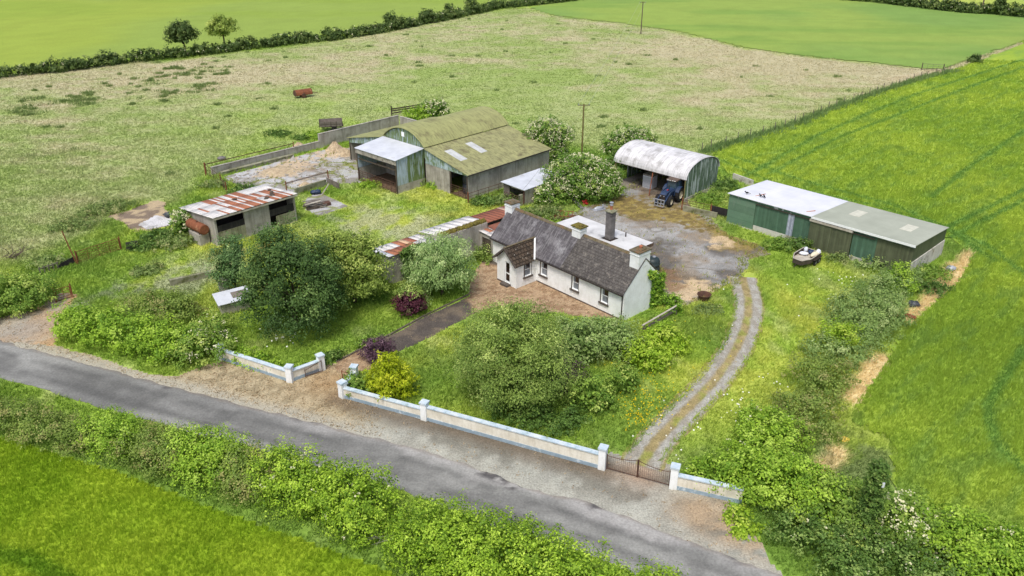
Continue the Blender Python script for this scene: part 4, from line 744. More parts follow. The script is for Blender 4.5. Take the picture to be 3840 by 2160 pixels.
# ---------------------------------------------------------------- small lean-to with white roof by the elder
ss = thing('small_shed', 'small open shed with pale tin roof beside the flowering elder bush', 'shed', (*BO, 0), BA)
x0, x1, y0, y1 = 24.4, 27.6, 2.9, 9.4; za = lambda x: 2.05 - .15 * (x - x0) / (x1 - x0)
w = MB(); wall(w, (x1, y0), (x1, y1), 0, 1.86, [], .2, (-1, 0)); wall(w, (x0, y0), (x0, y1), 0, 2.0, [], .2, (1, 0)); wall(w, (x0, y1), (x1, y1), 0, 1.85, [], .2, (0, -1)); w.build('wall', 'concrete', ss)
MB().prism([(x0 - .2, y0 - .3, za(x0) + .02), (x1 + .2, y0 - .3, za(x1) + .0), (x1 + .2, y1 + .2, za(x1)), (x0 - .2, y1 + .2, za(x0) + .02)], (0, 0, .05)).build('roof', 'zinc_roof', ss)
MB().box(x0, x0 + .9, y0, y0 + .05, 0, 1.9).build('front_panel', 'timber_grey', ss); MB().box(x1 - .25, x1, y0 - .02, y0 + .1, 0, 1.85).build('post', 'rust_dark', ss); MB().box(x0 + 1.2, x1 - .2, y0 - .04, y0, 1.72, 1.86).build('lintel', 'timber_pale', ss); MB().box(x0 + .25, x1 - .25, y0 + .1, y1 - .3, 0, .03).build('floor', 'dirt_floor', ss)
bar_gate('bar_gate', 'dark bar gate across the mouth of the small pale-roofed shed', BWP(x0 + .2, y0 - .15), BWP(x1 - .3, y0 - .15), 1.0, n=5, posts=(False, False))
# low wall behind cottage chimney
HWP = lambda x, y: (HO[0] + math.cos(HA) * x - math.sin(HA) * y, HO[1] + math.sin(HA) * x + math.cos(HA) * y)
gw = MB(); wall(gw, (0, 0), (4.2, 0), 0, 1.25, [], .22, (0, 1)); gw.box(0, 4.2, .0, .22, 1.25, 1.32); q = P(1308, 520); gwo = gw.build('garden_wall', 'concrete_mossy'); q2 = P(1352, 505); move(gwo, q, math.atan2(q2.y - q.y, q2.x - q.x)); tag(gwo, 'short mossy concrete wall behind the left cottage chimney', 'wall')

# ---------------------------------------------------------------- rust-roofed calf shed
cs = thing('calf_shed', 'grey concrete shed with rust-striped tin roof and dark boarded openings', 'shed', (*SO, 0), SA)
SL, SW, SF, SB = 9.16, 6.08, 3.02, 2.5
w = MB(); wall(w, (0, 0), (SL, 0), 0, 2.86, [(.2, 3.2, .1, 2.85), (6.05, 9.05, .1, 2.85)], .2, (0, 1)); w.prism([(0, .001, 0), (0, SW, 0), (0, SW, SB), (0, .001, SF - .05)], (.2, 0, 0)); w.prism([(SL, .001, 0), (SL, SW, 0), (SL, SW, SB), (SL, .001, SF - .05)], (-.2, 0, 0)); w.box(.2, SL - .2, SW - .2, SW - .001, 0, SB - .05); w.build('wall', 'concrete', cs)
rgp = random.Random(21)
def spick(i, j):
    r = rgp.random()
    if i in (0, 1): return WHT if r < .75 else lin(206, 178, 160)
    if i in (10, 11, 12) : return WHT if r < .6 else RUSTC
    return RUSTC if (i + (j == 0)) % 2 == 0 and r < .92 else (WHT if r < .7 else RUSTC)
tin_roof('roof', cs, 0, 0, 0, 0, 0, 0, 1, 1, spick) if False else None
V = []; 
def shed_roof():
    V, F, C = [], [], []; rows, n = 3, 36; rng = random.Random(9)
    for i in range(n):
        for j in range(rows):
            a, b = i / n, (i + 1) / n; u0, u1 = j / rows, (j + 1) / rows + .02; c = None; k = i % 2; t3_ = i % 4
            edge = i < 8 or i > 33 or (i > 24 and j == 2); c = (WHT if (t3_ == 0 or (edge and rng.random() < .8) or rng.random() < .1) else RUSTC); c = np.array(c) * rng.uniform(.88, 1.06)
            lift = .01 * k + .012 * (rows - j); x0_, x1_ = -.25 + (SL + .5) * a, -.25 + (SL + .5) * b; y0_, y1_ = -.3 + (SW + .5) * u0, -.3 + (SW + .5) * u1; z = lambda y: SF + (SB - SF) * y / SW + lift
            q = [(x0_, y0_, z(y0_)), (x1_, y0_, z(y0_)), (x1_, y1_, z(y1_)), (x0_, y1_, z(y1_))]; b_ = len(V); V.extend(q + [(p[0], p[1], p[2] - .03) for p in q]); C.extend([c] * 8); F.extend([[b_ + t for t in s] for s in ((0, 1, 2, 3), (7, 6, 5, 4), (0, 4, 5, 1), (1, 5, 6, 2), (2, 6, 7, 3), (3, 7, 4, 0))])
    return np_mesh('roof', V, F, MATS['patched_tin'], np.array(C), cs)
shed_roof()
MB().box(-.2, SL + .2, -.29, -.24, SF - .22, SF - .04).build('fascia', 'timber_pale', cs)
MB().box(.2, 3.2, .06, .1, 1.35, 2.0).build('board', 'black_board', cs); MB().box(.2, 3.2, .02, .06, .12, 1.36).build('board', 'mossy_sheet', cs); MB().box(6.05, 9.05, .06, .1, 1.35, 2.05).build('board', 'black_board', cs); MB().box(6.75, 9.0, .02, .06, .2, 1.22).build('board', 'mossy_sheet', cs); MB().box(.25, SL - .25, 1.2, 1.25, 0, 2.6).build('interior_shade', 'dark_inside', cs)  # the full-width sheet behind the boards is dark to imitate indoor shade
SWP = lambda x, y: (SO[0] + math.cos(SA) * x - math.sin(SA) * y, SO[1] + math.sin(SA) * x + math.cos(SA) * y)
for i, (x, y, r, lab) in enumerate(((4.4, 3.6, .17, 'dark stone holding down the middle of the rusty tin roof'), (8.4, 3.4, .15, 'dark stone highest up the right end of the rusty tin roof'), (8.0, 2.4, .2, 'second dark stone down the right end of the rusty tin roof'), (7.5, 1.5, .2, 'third dark stone down the right end of the rusty tin roof'), (6.5, .9, .2, 'dark stone nearest the front edge of the rusty tin roof'))):
    q = MB().blob((0, 0, r * .45), (r * 1.5, r, r * .6), .25, i, 9, 6).build('roof_stone', 'timber_dark'); move(q, (*SWP(x, y), SF + (SB - SF) * y / SW + .03), i); tag(q, lab, 'stone', 'stones weighing down the tin roof')
MB_ = MB(); MB_.box(-1.15, -.12, 1.2, 3.2, 0, 1.15)
pq = MB_.build('block_plinth', 'concrete'); move(pq, (*SO, 0), SA); tag(pq, 'grey concrete block stand under the rusty cylindrical tank', 'plinth')
t = thing('fuel_tank', 'rusty cylindrical tank lying on a block stand at the end of the calf shed', 'tank', (*SO, 0), SA)
b = MB(); b.tube((-.62, 1.0, 1.66), (-.62, 3.7, 1.66), .5, n=20); b.build('shell', 'rust', t, False); b = MB(); b.tube((-.62, .97, 1.66), (-.62, 1.0, 1.66), .44, .5, 20); b.build('end_cap', 'rust', t); MB().tube((-.62, 2.3, 2.14), (-.62, 2.3, 2.24), .1).build('filler_cap', 'rust_dark', t); [MB().box(-1.0, -.25, y, y + .14, 1.15, 1.28).build('cradle', 'timber_dark', t) for y in (1.4, 2.8)]

# ================================================================== WALLS, GATES, FENCES
def HT(base, v, u=1288):
    """height of a point seen at photograph row v above a ground point"""
    k = 3840 / 2576; y = v * k - 1080; dy = math.cos(PITCH) - y / F_PX * math.sin(PITCH); dz = -math.sin(PITCH) - y / F_PX * math.cos(PITCH)
    return CAMH + dz * base[1] / dy
def road_wall(name, lab, pts, hs, pillars):
    """rendered wall through pts; hs = wall height per segment; pillars = {point index: height}"""
    t = thing(name, lab, 'wall', (pts[0][0], pts[0][1], 0)); o = Vector((pts[0][0], pts[0][1]))
    body, pl, cp = MB(), MB(), MB()
    for (a, b, hh) in zip(pts[:-1], pts[1:], hs):
        a = Vector(a) - o; b = Vector(b) - o; d = (b - a).normalized(); n = Vector((-d.y, d.x)); a2 = a + d * .02; b2 = b - d * .02
        def bar(mb, z0, z1, th, off=0):
            q = [(p.x + n.x * s * th, p.y + n.y * s * th) for p, s in ((a2, 1), (b2, 1), (b2, -1), (a2, -1))]; mb.prism([(x, y, z0) for x, y in q], (0, 0, z1 - z0))
        bar(body, .27, hh, .11); bar(pl, 0, .27, .128); bar(cp, hh, hh + .07, .17)
    body.build('wall', 'cream_render', t); pl.build('plinth', 'blue_paint', t); cp.build('coping', 'coping_paint', t)
    for i, hh in pillars.items():
        a = Vector(pts[i]) - o; j = min(i + 1, len(pts) - 1); k = max(i - 1, 0); d = (Vector(pts[j]) - Vector(pts[k])); ang = math.atan2(d.y, d.x)
        p = MB().box(-.22, .22, -.22, .22, 0, hh).build('pillar', 'white_render', t); move(p, (a.x, a.y, 0), ang)
        c = MB(); c.box(-.27, .27, -.27, .27, hh, hh + .09); c.prism([(-.27, -.27, hh + .09), (.27, -.27, hh + .09), (.27, .27, hh + .09), (-.27, .27, hh + .09)], (0, 0, .03)); c.build('pillar_cap', 'coping_paint', p)
    return t
PA, PB, PC_ = (-21.6, 52.1), (-15.72, 49.05), (-13.85, 50.6)
road_wall('roadside_wall', 'short cream and blue roadside wall with three pillars left of the front entrance', [PA, PB, PC_], [.82, .82], {0: 1.1, 1: 1.2, 2: 1.2})
PD2, PD, PE, PF, PG, PH = tuple(P(893, 955)[:2]), (-11.62, 47.1), (-5.72, 44.52), (5.5, 39.5), (9.5, 37.75), (13.2, 36.45)
road_wall('roadside_wall', 'long cream and blue roadside wall running from front entrance to iron gates', [PD2, PD, PE, PF], [.7, .78, 1.02], {0: 1.05, 1: 1.15, 2: 1.28, 3: 1.5})
road_wall('roadside_wall', 'short cream and blue wall right of the iron gates, overgrown by hedge', [PG, PH], [.95], {0: 1.5})
def iron_gate(lab, p0, p1, h0, h1, n=15, sag=.1, lean=None, mat='rust_dark', group=None):
    p0 = Vector((*p0, 0)) if len(p0) == 2 else Vector(p0); p1 = Vector((*p1, 0)) if len(p1) == 2 else Vector(p1); d = p1 - p0; L = d.length
    t = thing('iron_gate', lab, 'gate', p0, math.atan2(d.y, d.x), group); top = lambda k: h0 + (h1 - h0) * k - sag * math.sin(math.pi * k)
    f = MB(); f.tube((0, 0, .05), (0, 0, h0 + .08), .03); f.tube((L, 0, .05), (L, 0, h1 + .08), .03); f.tube((0, 0, .12), (L, 0, .12), .022)
    for i in range(10): f.tube((L * i / 10, 0, top(i / 10)), (L * (i + 1) / 10, 0, top((i + 1) / 10)), .02, n=6)
    f.build('frame', mat, t); b = MB()
    for i in range(1, n): k = i / n; b.tube((L * k, 0, .1), (L * k, 0, top(k) + .12), .013, .004, 5); b.tube((L * k - L / n / 2, 0, .1), (L * k - L / n / 2, 0, .62), .011, .004, 5)
    b.build('bars', mat, t)
    if lean: t.rotation_euler.x = lean
    return t
gm = ((PF[0] + PG[0]) / 2 + .0, (PF[1] + PG[1]) / 2)
dv = (Vector(PG) - Vector(PF)).normalized()
iron_gate('left leaf of the pair of dark iron gates across the two-rut track', tuple(Vector(PF) + dv * .27), tuple(Vector(gm) - dv * .03), 1.05, 1.25, group='iron entrance gates'); iron_gate('right leaf of the pair of dark iron gates across the two-rut track', tuple(Vector(gm) + dv * .03), tuple(Vector(PG) - dv * .27), 1.25, 1.05, group='iron entrance gates')
dw = (Vector(PC_) - Vector(PB)).normalized(); nw = Vector((dw.y, -dw.x))
iron_gate('iron gate leaf folded back against the short roadside wall left of the entrance', tuple(Vector(PB) + dw * 1.05 + nw * .24), tuple(Vector(PC_) - dw * .1 + nw * .30), .62, .95, 9, 0, group='iron entrance gates')
q0, q1 = P(852, 958), P(888, 952)
iron_gate('rusty iron gate leaf standing open beside the straw-covered entrance', tuple(P(862, 958)[:2]), tuple(P(884, 960)[:2]), .8, .6, 9, 0, mat='rust', group='iron entrance gates')
# farm gates on the left
bar_gate('bar_gate', 'rusty field gate with tall leaning post, left of the tin-roofed calf shed', tuple(P(197, 664)[:2]), tuple(P(305, 628)[:2]), 1.2, mat='rust', n=6, posts=(True, True), hp=1.35)
b0 = P(193, 664); tp = P(178, 577, 0); hh = HT(b0, 577); k = 2576 / 3840
lp = MB().tube((0, 0, 0), (-.62, .05, 3.3), .06, .05).build('leaning_post', 'rust'); move(lp, b0); tag(lp, 'tall thin rusty post leaning left at the field gate', 'post')
bar_gate('bar_gate', 'small rusty gate at the farm lane beside the leftmost roadside bush', tuple(P(143, 760)[:2]), tuple(P(183, 748)[:2]), 1.1, mat='rust', n=5)
q0, q1 = P(102, 692), P(190, 664)
t = thing('board_fence', 'low dark board fence between the roadside bush and the field gate', 'fence', q0, math.atan2(q1.y - q0.y, q1.x - q0.x)); L = (q1 - q0).length
MB().prism([(L * .45, 0, .1), (L, 0, .15), (L, 0, .75), (L * .6, 0, .5)], (0, .04, 0)).build('board', 'black_board', t); MB().beam((0, 0, .6), (L * .55, 0, .65), .06, .05).build('rail', 'timber_grey', t)
for i in range(5): MB().box(L * i / 8, L * i / 8 + .07, -.04, .04, 0, .75).build('post', 'timber_grey', t)
bs = MB().prism([(0, 0, 0), (1.1, 0, .05), (1.15, .25, .85), (.05, .25, .8)], (0, .04, 0)).build('dark_sheet', 'black_board'); move(bs, P(318, 632), .35); tag(bs, 'dark sheet propped upright right of the field gate', 'sheet')
# ---- concrete yard walls
def local_wall(name, lab, O_, A_, p, q, hgt, mat='concrete', th=.24):
    c, s = math.cos(A_), math.sin(A_); a = (O_[0] + c * p[0] - s * p[1], O_[1] + s * p[0] + c * p[1]); b = (O_[0] + c * q[0] - s * q[1], O_[1] + s * q[0] + c * q[1])
    L = math.dist(a, b); m = MB(); n = max(1, int(L / 2.4))
    m.box(0, L, 0, th, 0, hgt - .07); m.box(-.02, L + .02, -.03, th + .03, hgt - .07, hgt); o = m.build(name, mat); move(o, (*a, 0), math.atan2(b[1] - a[1], b[0] - a[0])); tag(o, lab, 'wall'); return o
local_wall('yard_wall', 'tall streaked concrete wall behind the straw heaps, left of the big barn', BO, BA, (-7.35, .4), (-7.35, 14.2), 1.95)
local_wall('yard_wall', 'tall concrete wall end piece returning to the back of the big barn', BO, BA, (-7.05, 14.15), (-2.5, 14.15), 1.85)
local_wall('yard_wall', 'low weathered concrete wall along the far side of the straw-littered yard', BO, BA, (-7.3, -15.3), (-7.3, .38), .98, 'concrete')
local_wall('feed_trough', 'long dark concrete feed kerb along the inner side of the yard wall', BO, BA, (-6.2, -14.6), (-6.2, -4.4), .42, 'concrete_mossy', .5)['category'] = 'trough'
bar_gate('rail_fence', 'thin rusty rail on posts above the low yard wall', BWP(-7.55, -16), BWP(-7.55, -3.5), 1.45, n=2, z=1.4)['category'] = 'fence'
bar_gate('rail_fence', 'rusty rail fence closing the left end of the concrete yard', BWP(-8.2, -15.6), BWP(-2.8, -16.6), 1.25, n=5)['category'] = 'fence'
bar_gate('rail_fence', 'rusty rail fence between the end of the concrete yard and the tin-roofed shed', BWP(-2.6, -16.7), BWP(.2, -17.6), 1.25, n=5, posts=(False, True))['category'] = 'fence'
bar_gate('rail_fence', 'rusty rail fence above the mossy wall near the wood pile', tuple(P(722, 484)[:2]), tuple(P(826, 455)[:2]), 1.15, n=2, z=1.05)['category'] = 'fence'
q0, q1 = P(745, 492), P(822, 468); mw = MB().box(0, (q1 - q0).length, 0, .22, 0, .8).build('yard_wall', 'concrete_mossy'); move(mw, q0, math.atan2(q1.y - q0.y, q1.x - q0.x)); tag(mw, 'short mossy wall beside the wood pile at the front of the concrete yard', 'wall')
cv = MB(); pr_v = None
for i in range(8):
    a = P(822 + 32 * i / 8, 461 + 4 * math.sin(i * .5) + 20 * (i / 8) ** 2); b = P(822 + 32 * (i + 1) / 8, 461 + 4 * math.sin((i + 1) * .5) + 20 * ((i + 1) / 8) ** 2); d = b - a; cv.prism([tuple(a), tuple(b), (b.x, b.y, .75), (a.x, a.y, .75)], (.04, .04, 0))
tag(cv.build('curved_sheet', 'timber_grey'), 'curved grey sheet standing on edge at the corner of the concrete yard', 'sheet')
q0, q1 = P(430, 720), P(548, 693); lw = MB().box(0, (q1 - q0).length, 0, .3, 0, .55).build('garden_wall', 'concrete_mossy'); move(lw, q0, math.atan2(q1.y - q0.y, q1.x - q0.x)); tag(lw, 'low mossy wall along the grassy lane, left of the big dark tree', 'wall')
q = P(562, 745); bw = MB().box(0, 1.2, 0, .25, 0, 1.75).build('garden_wall', 'concrete'); move(bw, P(553, 742), -.6); tag(bw, 'grey wall stub half hidden by the big dark tree', 'wall')
t = thing('tin_hut', 'small hut with pale corrugated roof tucked behind the roadside hedge and dark tree', 'hut', P(560, 795), .55)
MB().box(0, 2.3, 0, 1.5, 0, 1.05).build('wall', 'concrete', t); MB().prism([(-.25, -.25, 1.07), (2.6, -.25, 1.15), (2.6, 1.7, 1.4), (-.25, 1.7, 1.32)], (0, 0, .04)).build('roof', 'zinc_roof', t); MB().prism([(1.1, .3, 1.22), (2.2, .3, 1.255), (2.2, 1.2, 1.37), (1.1, 1.2, 1.335)], (0, 0, .02)).build('roof_grille', 'timber_grey', t)
# right of hay barn
def line_wall(name, lab, a, b, hgt, mat, th=.2, cat='wall'): L = math.dist(a, b); o = MB().box(0, L, 0, th, 0, hgt).build(name, mat); move(o, (*a, 0), math.atan2(b[1] - a[1], b[0] - a[0])); return tag(o, lab, cat)
line_wall('yard_wall', 'low pale lichen-covered concrete wall between hay barn and green shed', (18.55, 83.3), (21.75, 81.15), .62, 'concrete_mossy'); line_wall('black_panel', 'black board panel closing the gap beside the green shed', (21.35, 82.4), (22.9, 81.1), 1.05, 'black_board', .05, 'panel')
bar_gate('rail_fence', 'thin wire rails above the low wall beside the hay barn', (18.5, 83.6), (21.2, 81.75), 1.25, n=3, z=.75, posts=(True, True))['category'] = 'fence'
line_wall('boundary_wall', 'grey concrete panel at the crop edge behind the hay barn and green shed', tuple(P(1842, 452)[:2]), tuple(P(1892, 470)[:2]), .8, 'concrete_pale', .15)
# gable fence
q0, q1 = P(1640, 762), P(1694, 772); t = thing('picket_fence', 'ivy-covered grey board fence at the cottage gable', 'fence', q0, math.atan2(q1.y - q0.y, q1.x - q0.x)); L = (q1 - q0).length
for i in range(9): MB().box(L * i / 9, L * i / 9 + .12, 0, .04, 0, 1.0).build('board', 'timber_grey', t)
q0, q1 = P(1700, 790), P(1612, 842); t = thing('plank_rail', 'weathered plank rail sloping from the gable fence to the lime green bushes', 'fence', q0, math.atan2(q1.y - q0.y, q1.x - q0.x)); L = (q1 - q0).length
MB().box(0, L, 0, .14, .82, .88).build('top_rail', 'timber_pale', t); MB().box(0, L, .05, .09, .35, .6).build('lower_rail', 'timber_grey', t); [MB().box(L * k, L * k + .1, .05, .15, 0, .82).build('post', 'timber_grey', t) for k in (.02, .5, .94)]
# boundary fence of the right-hand crop
q0 = P(1756, 384); fl = PW([(1756, 384), (1917, 338), (2017, 304), (2134, 257), (2284, 207), (2317, 196), (2400, 178)]); t = thing('wire_fence', 'wire fence on thin posts between the tan pasture and the right-hand crop', 'fence', (*fl[0], 0))
fr_ = resample(fl, 2.9); rng = random.Random(4); pp = [(x - fl[0][0] + rng.uniform(-.15, .15), y - fl[0][1]) for x, y in fr_]
for x, y in pp: a = rng.uniform(-.08, .08); MB().tube((x, y, 0), (x + a, y, rng.uniform(1.05, 1.35)), .06, .05, 6).build('post', 'timber_grey', t)
m = MB(); [m.tube((*a, z), (*b, z), .008, n=4, cap=False) for a, b in zip(pp[:-1], pp[1:]) for z in (.5, .8, 1.05)]; m.build('wires', 'pole_grey', t)
bar_gate('timber_gate', 'far timber gate in the corner between tan pasture and the two crops', tuple(P(2318, 176)[:2]), tuple(P(2372, 179)[:2]), 1.2, mat='timber_grey', n=4)
q0, q1 = P(984, 291), P(1085, 277); t = thing('board_fence', 'dark sagging board fence beyond the big barn beside the elder', 'fence', q0, math.atan2(q1.y - q0.y, q1.x - q0.x)); L = (q1 - q0).length
for z in (.35, .7, 1.0): MB().beam((0, 0, z), (L, 0, z + .12), .04, .2).build('board', 'timber_dark', t)
for i in range(4): MB().box(L * i / 3, L * i / 3 + .16, -.1, 0, 0, 1.5 if i == 0 else 1.2).build('post', 'timber_dark', t)
# ================================================================== POLES AND WIRES
def pole(lab, base, hgt, mat, arm=True, r=.13):
    t = thing('utility_pole', lab, 'pole', base); MB().tube((0, 0, 0), (0, 0, hgt), r, r * .75, 10).build('pole', mat, t)
    if arm:
        MB().beam((-.75, -.05, hgt - .15), (.75, .05, hgt - .15), .09, .09).build('crossarm', 'pole_grey', t)
        for x in (-.65, .65): MB().lathe([(0, 0), (.04, 0), (.06, .06), (.04, .14), (0, .16)], (x, x * .07, hgt - .1), 8).build('insulator', 'steel', t)
    return Vector(base) + Vector((0, 0, hgt))
pb = P(1463, 402); T1 = pole('mossy wooden pole with crossarm rising behind the flowering bushes', pb, HT(pb, 261), 'pole_wood'); pb = P(1612, 86); T2 = pole('distant dark wooden pole standing in the tan pasture at the crop edge', pb, HT(pb, 3), 'pole_grey'); pole('dark pole in the hedge at the top right corner', P(2467, 35), 9, 'pole_grey', False, .22)
for s in (-.65, .65):
    m = MB(); pr = None
    for i in range(15): k = i / 14; q = T1.lerp(T2, k) + Vector((s, s * .07, .05 - 2.2 * 4 * k * (1 - k) * .25)); (m.tube(pr, q, .011, n=4, cap=False) if pr is not None else None); pr = q
    tag(m.build('overhead_wire', 'steel'), ('left' if s < 0 else 'right') + ' one of the two thin wires between the two pasture poles', 'wire')
c0 = Vector((*HWP(.1, 2.4), 5.35)); m = MB(); pr = None
for i in range(11): k = i / 10; q = T1.lerp(c0, k) + Vector((0, 0, -.6 - .9 * 4 * k * (1 - k) * .4 + .6 * k)); (m.tube(pr, q, .012, n=4, cap=False) if pr is not None else None); pr = q
tag(m.build('overhead_wire', 'timber_dark'), 'dark service wire from the mossy pole down to the left cottage chimney', 'wire')

# ================================================================== VEHICLES AND YARD THINGS
# tractor: local x forward, y left
hd = math.atan2(-.80, -.60); t = thing('tractor', 'blue tractor with cab and front loader parked under the hay barn eave', 'tractor', (18.05, 86.75, .033), hd)
m = MB(); m.prism([(.5, -.36, .95), (2.55, -.33, .95), (2.6, -.33, 1.35), (2.4, -.33, 1.5), (.5, -.36, 1.62)], (0, .70, 0)); m.build('hood', 'blue_metal', t); m = MB().box(2.56, 2.66, -.3, .3, .8, 1.36); m.build('grille', 'black_metal', t)
for y in (-.2, .2): MB().tube((2.64, y, 1.22), (2.69, y, 1.22), .07).build('headlight', 'steel', t)
m = MB(); m.box(-.5, 2.5, -.28, .28, .55, .95); m.build('chassis', 'black_metal', t); MB().tube((1.6, .2, 1.55), (1.6, .2, 2.3), .045).build('exhaust', 'black_metal', t); MB().box(1.35, 1.5, -.1, .06, 1.56, 1.62).build('filler_cap', 'red_plastic', t)
cb = MB()
for x, y in ((.62, -.55), (.62, .55), (-.75, -.62), (-.75, .62), (-.1, -.66), (-.1, .66)): cb.beam((x, y, .95), (x * .9 - .02, y * .93, 2.42), .07, .07)
cb.box(-.75, .62, -.62, .62, .88, 1.12); co = cb.build('cab', 'navy_metal', t)
g_ = MB(); g_.quad((.61, -.54, 1.1), (.61, .54, 1.1), (.54, .5, 2.4), (.54, -.5, 2.4)); g_.quad((-.74, -.6, 1.1), (-.74, .6, 1.1), (-.68, .57, 2.4), (-.68, -.57, 2.4)); g_.build('windscreen', 'glass_dark', co)
for s in (-1, 1): MB().prism([(.6, s * .57, 1.1), (-.72, s * .63, 1.1), (-.66, s * .58, 2.4), (.53, s * .52, 2.4)], (0, s * .01, 0)).build('side_window', 'glass_dark', co)
m = MB(); m.prism([(.72, -.62, 2.42), (.72, .62, 2.42), (-.8, .66, 2.42), (-.8, -.66, 2.42)], (0, 0, .14)); m.build('cab_roof', 'plinth_dark', t)
m = MB(); [m.box(.725, .74, y - .09, y + .09, 2.46, 2.52) for y in (-.42, -.15, .15, .42)]; m.build('work_lights', 'upvc', t)
MB().box(-.3, .1, -.25, .25, 1.12, 1.6).build('seat', 'rubber', t)
def wheel(parent, x, y, r, wd, rim):
    w_ = MB(); w_.lathe([(r * .55, -wd / 2), (r * .92, -wd / 2), (r, -wd * .35), (r, wd * .35), (r * .92, wd / 2), (r * .55, wd / 2), (r * .55, -wd / 2)], (0, 0, 0), 22)
    for i in range(18):
        a = i / 18 * 2 * math.pi; c, s = math.cos(a), math.sin(a); p_ = [(c * r, s * r, -wd / 2), (math.cos(a + .12) * r, math.sin(a + .12) * r, -wd / 2), (math.cos(a + .27) * r, math.sin(a + .27) * r, 0), (math.cos(a + .15) * r, math.sin(a + .15) * r, 0)]; w_.prism(p_, (c * .035, s * .035, 0)); w_.prism([(q[0], q[1], -q[2]) for q in p_], (c * .035, s * .035, 0))
    o = w_.build('wheel', 'rubber', parent); o.rotation_euler = (R(90), 0, 0); o.location = (x, y, r + .02)
    MB().lathe([(0, -.05), (r * .2, -.07), (r * .5, -.1), (r * .56, -wd * .42), (r * .56, wd * .42), (r * .5, .1), (r * .2, .07), (0, .05)], (0, 0, 0), 18).build('rim', rim, o); return o
for s in (-1, 1): wheel(t, 0, s * .78, .80, .42, 'plastic_cream'); wheel(t, 2.1, s * .74, .55, .34, 'plastic_cream'); f_ = MB(); [f_.prism([(math.cos(R(a)) * .9, s * .55, .82 + math.sin(R(a)) * .9), (math.cos(R(a + 20)) * .9, s * .55, .82 + math.sin(R(a + 20)) * .9), (math.cos(R(a + 20)) * .9, s * 1.0, .82 + math.sin(R(a + 20)) * .9), (math.cos(R(a)) * .9, s * 1.0, .82 + math.sin(R(a)) * .9)], (0, 0, .03)) for a in range(30, 150, 20)]; f_.build('mudguard', 'navy_metal', t)
for s in (-1, 1):
    m = MB(); m.beam((.7, s * .5, 1.55), (1.7, s * .5, 1.45), .1, .16); m.beam((1.7, s * .5, 1.45), (3.25, s * .48, .45), .1, .18); m.beam((.75, s * .5, .8), (.75, s * .5, 1.6), .12, .16); m.build('loader_arm', 'blue_metal', t); MB().tube((1.2, s * .42, .95), (2.4, s * .42, 1.0), .04).build('loader_ram', 'steel', t)
m = MB(); m.box(3.22, 3.3, -.6, .6, .95, 1.03); m.box(3.22, 3.3, -.6, .6, .2, .27); m.box(3.22, 3.3, -.6, .6, .55, .6)
for y in (-.6, -.22, .16, .54): m.box(3.22, 3.3, y, y + .06, .2, 1.0)
m.build('loader_carriage', 'steel', t); m = MB(); [m.tube((3.3, y, .24), (4.1, y, .14), .025, .008, 6) for y in (-.4, .4)]; m.build('bale_tine', 'rust', t)
# white box in the barn
bx = thing('metal_cabinet', 'white ribbed metal cabinet standing inside the hay barn', 'cabinet', (AO[0] + math.cos(AA) * 3.4 - math.sin(AA) * 1.0, AO[1] + math.sin(AA) * 3.4 + math.cos(AA) * 1.0, .033), AA); MB().box(0, 1.25, 0, 1.1, 0, 1.45).build('body', 'plastic_white', bx); m = MB(); [m.box(.03, 1.22, -.015, 0, .08 + i * .13, .15 + i * .13) for i in range(10)]; m.build('ribs', 'steel', bx); MB().box(-.03, 1.28, -.03, 1.13, 1.52, 1.6).build('lid', 'fascia_worn', bx); MB().box(.05, 1.2, .04, 1.06, 1.452, 1.52).build('gap', 'dark_inside', bx)
# bag trailer
pl = [(26.46, 70.01), (27.88, 71.45), (29.01, 70.18), (27.58, 68.63), (26.55, 68.2), (26.02, 68.9)]; o0 = Vector((27.6, 69.8)); q = [Vector(p) - o0 for p in pl]
t = thing('bag_trailer', 'dark open trailer with pointed nose holding white feed bags by the green shed', 'trailer', (*o0, 0))
MB().prism([(p.x, p.y, .5) for p in q], (0, 0, .06)).build('floor', 'timber_pale', t)
for i in range(6):
    a, b = q[i], q[(i + 1) % 6]; d = (b - a).normalized(); n = Vector((-d.y, d.x)) * .025; m = MB().prism([(a.x, a.y, .45), (b.x, b.y, .45), (b.x, b.y, .88), (a.x, a.y, .88)], (n.x, n.y, 0)); sd = m.build('side_board', 'timber_dark', t); MB().prism([(a.x - n.x, a.y - n.y, .882), (b.x - n.x, b.y - n.y, .882), (b.x - n.x, b.y - n.y, .92), (a.x - n.x, a.y - n.y, .92)], (n.x * 3, n.y * 3, 0)).build('top_rim', 'timber_pale', sd)
ax = (q[2] - q[3]).normalized(); ang = math.atan2(ax.y, ax.x)
for k in (.8, 1.5):
    for side, base in ((-1, q[3]), (1, q[0])):
        p_ = base + ax * (k - (0 if side < 0 else .15)); nn = Vector((ax.y, -ax.x)) * (.14 if side < 0 else -.14); w_ = MB().lathe([(.14, -.09), (.3, -.09), (.32, 0), (.3, .09), (.14, .09), (.14, -.09)], (0, 0, 0), 18).build('wheel', 'rubber', t); w_.rotation_euler = (R(90), 0, ang); w_.location = (p_.x + nn.x, p_.y + nn.y, .33); MB().lathe([(0, -.06), (.14, -.06), (.14, .06), (0, .06)], (0, 0, 0), 14).build('rim', 'steel', w_)
m = MB(); a = q[3] + ax * .35; b = q[3] + ax * 2.0; n = Vector((ax.y, -ax.x)) * .26; m.prism([(a.x, a.y, .66), (b.x, b.y, .66), (b.x + n.x, b.y + n.y, .64), (a.x + n.x, a.y + n.y, .64)], (0, 0, .03)); m.build('mudguard', 'black_metal', t)
nz = (q[4] + q[5]) / 2; m = MB().beam((nz.x + ax.x * .3, nz.y + ax.y * .3, .42), (nz.x - ax.x * .55, nz.y - ax.y * .55, .36), .08, .08); m.build('drawbar', 'black_metal', t)
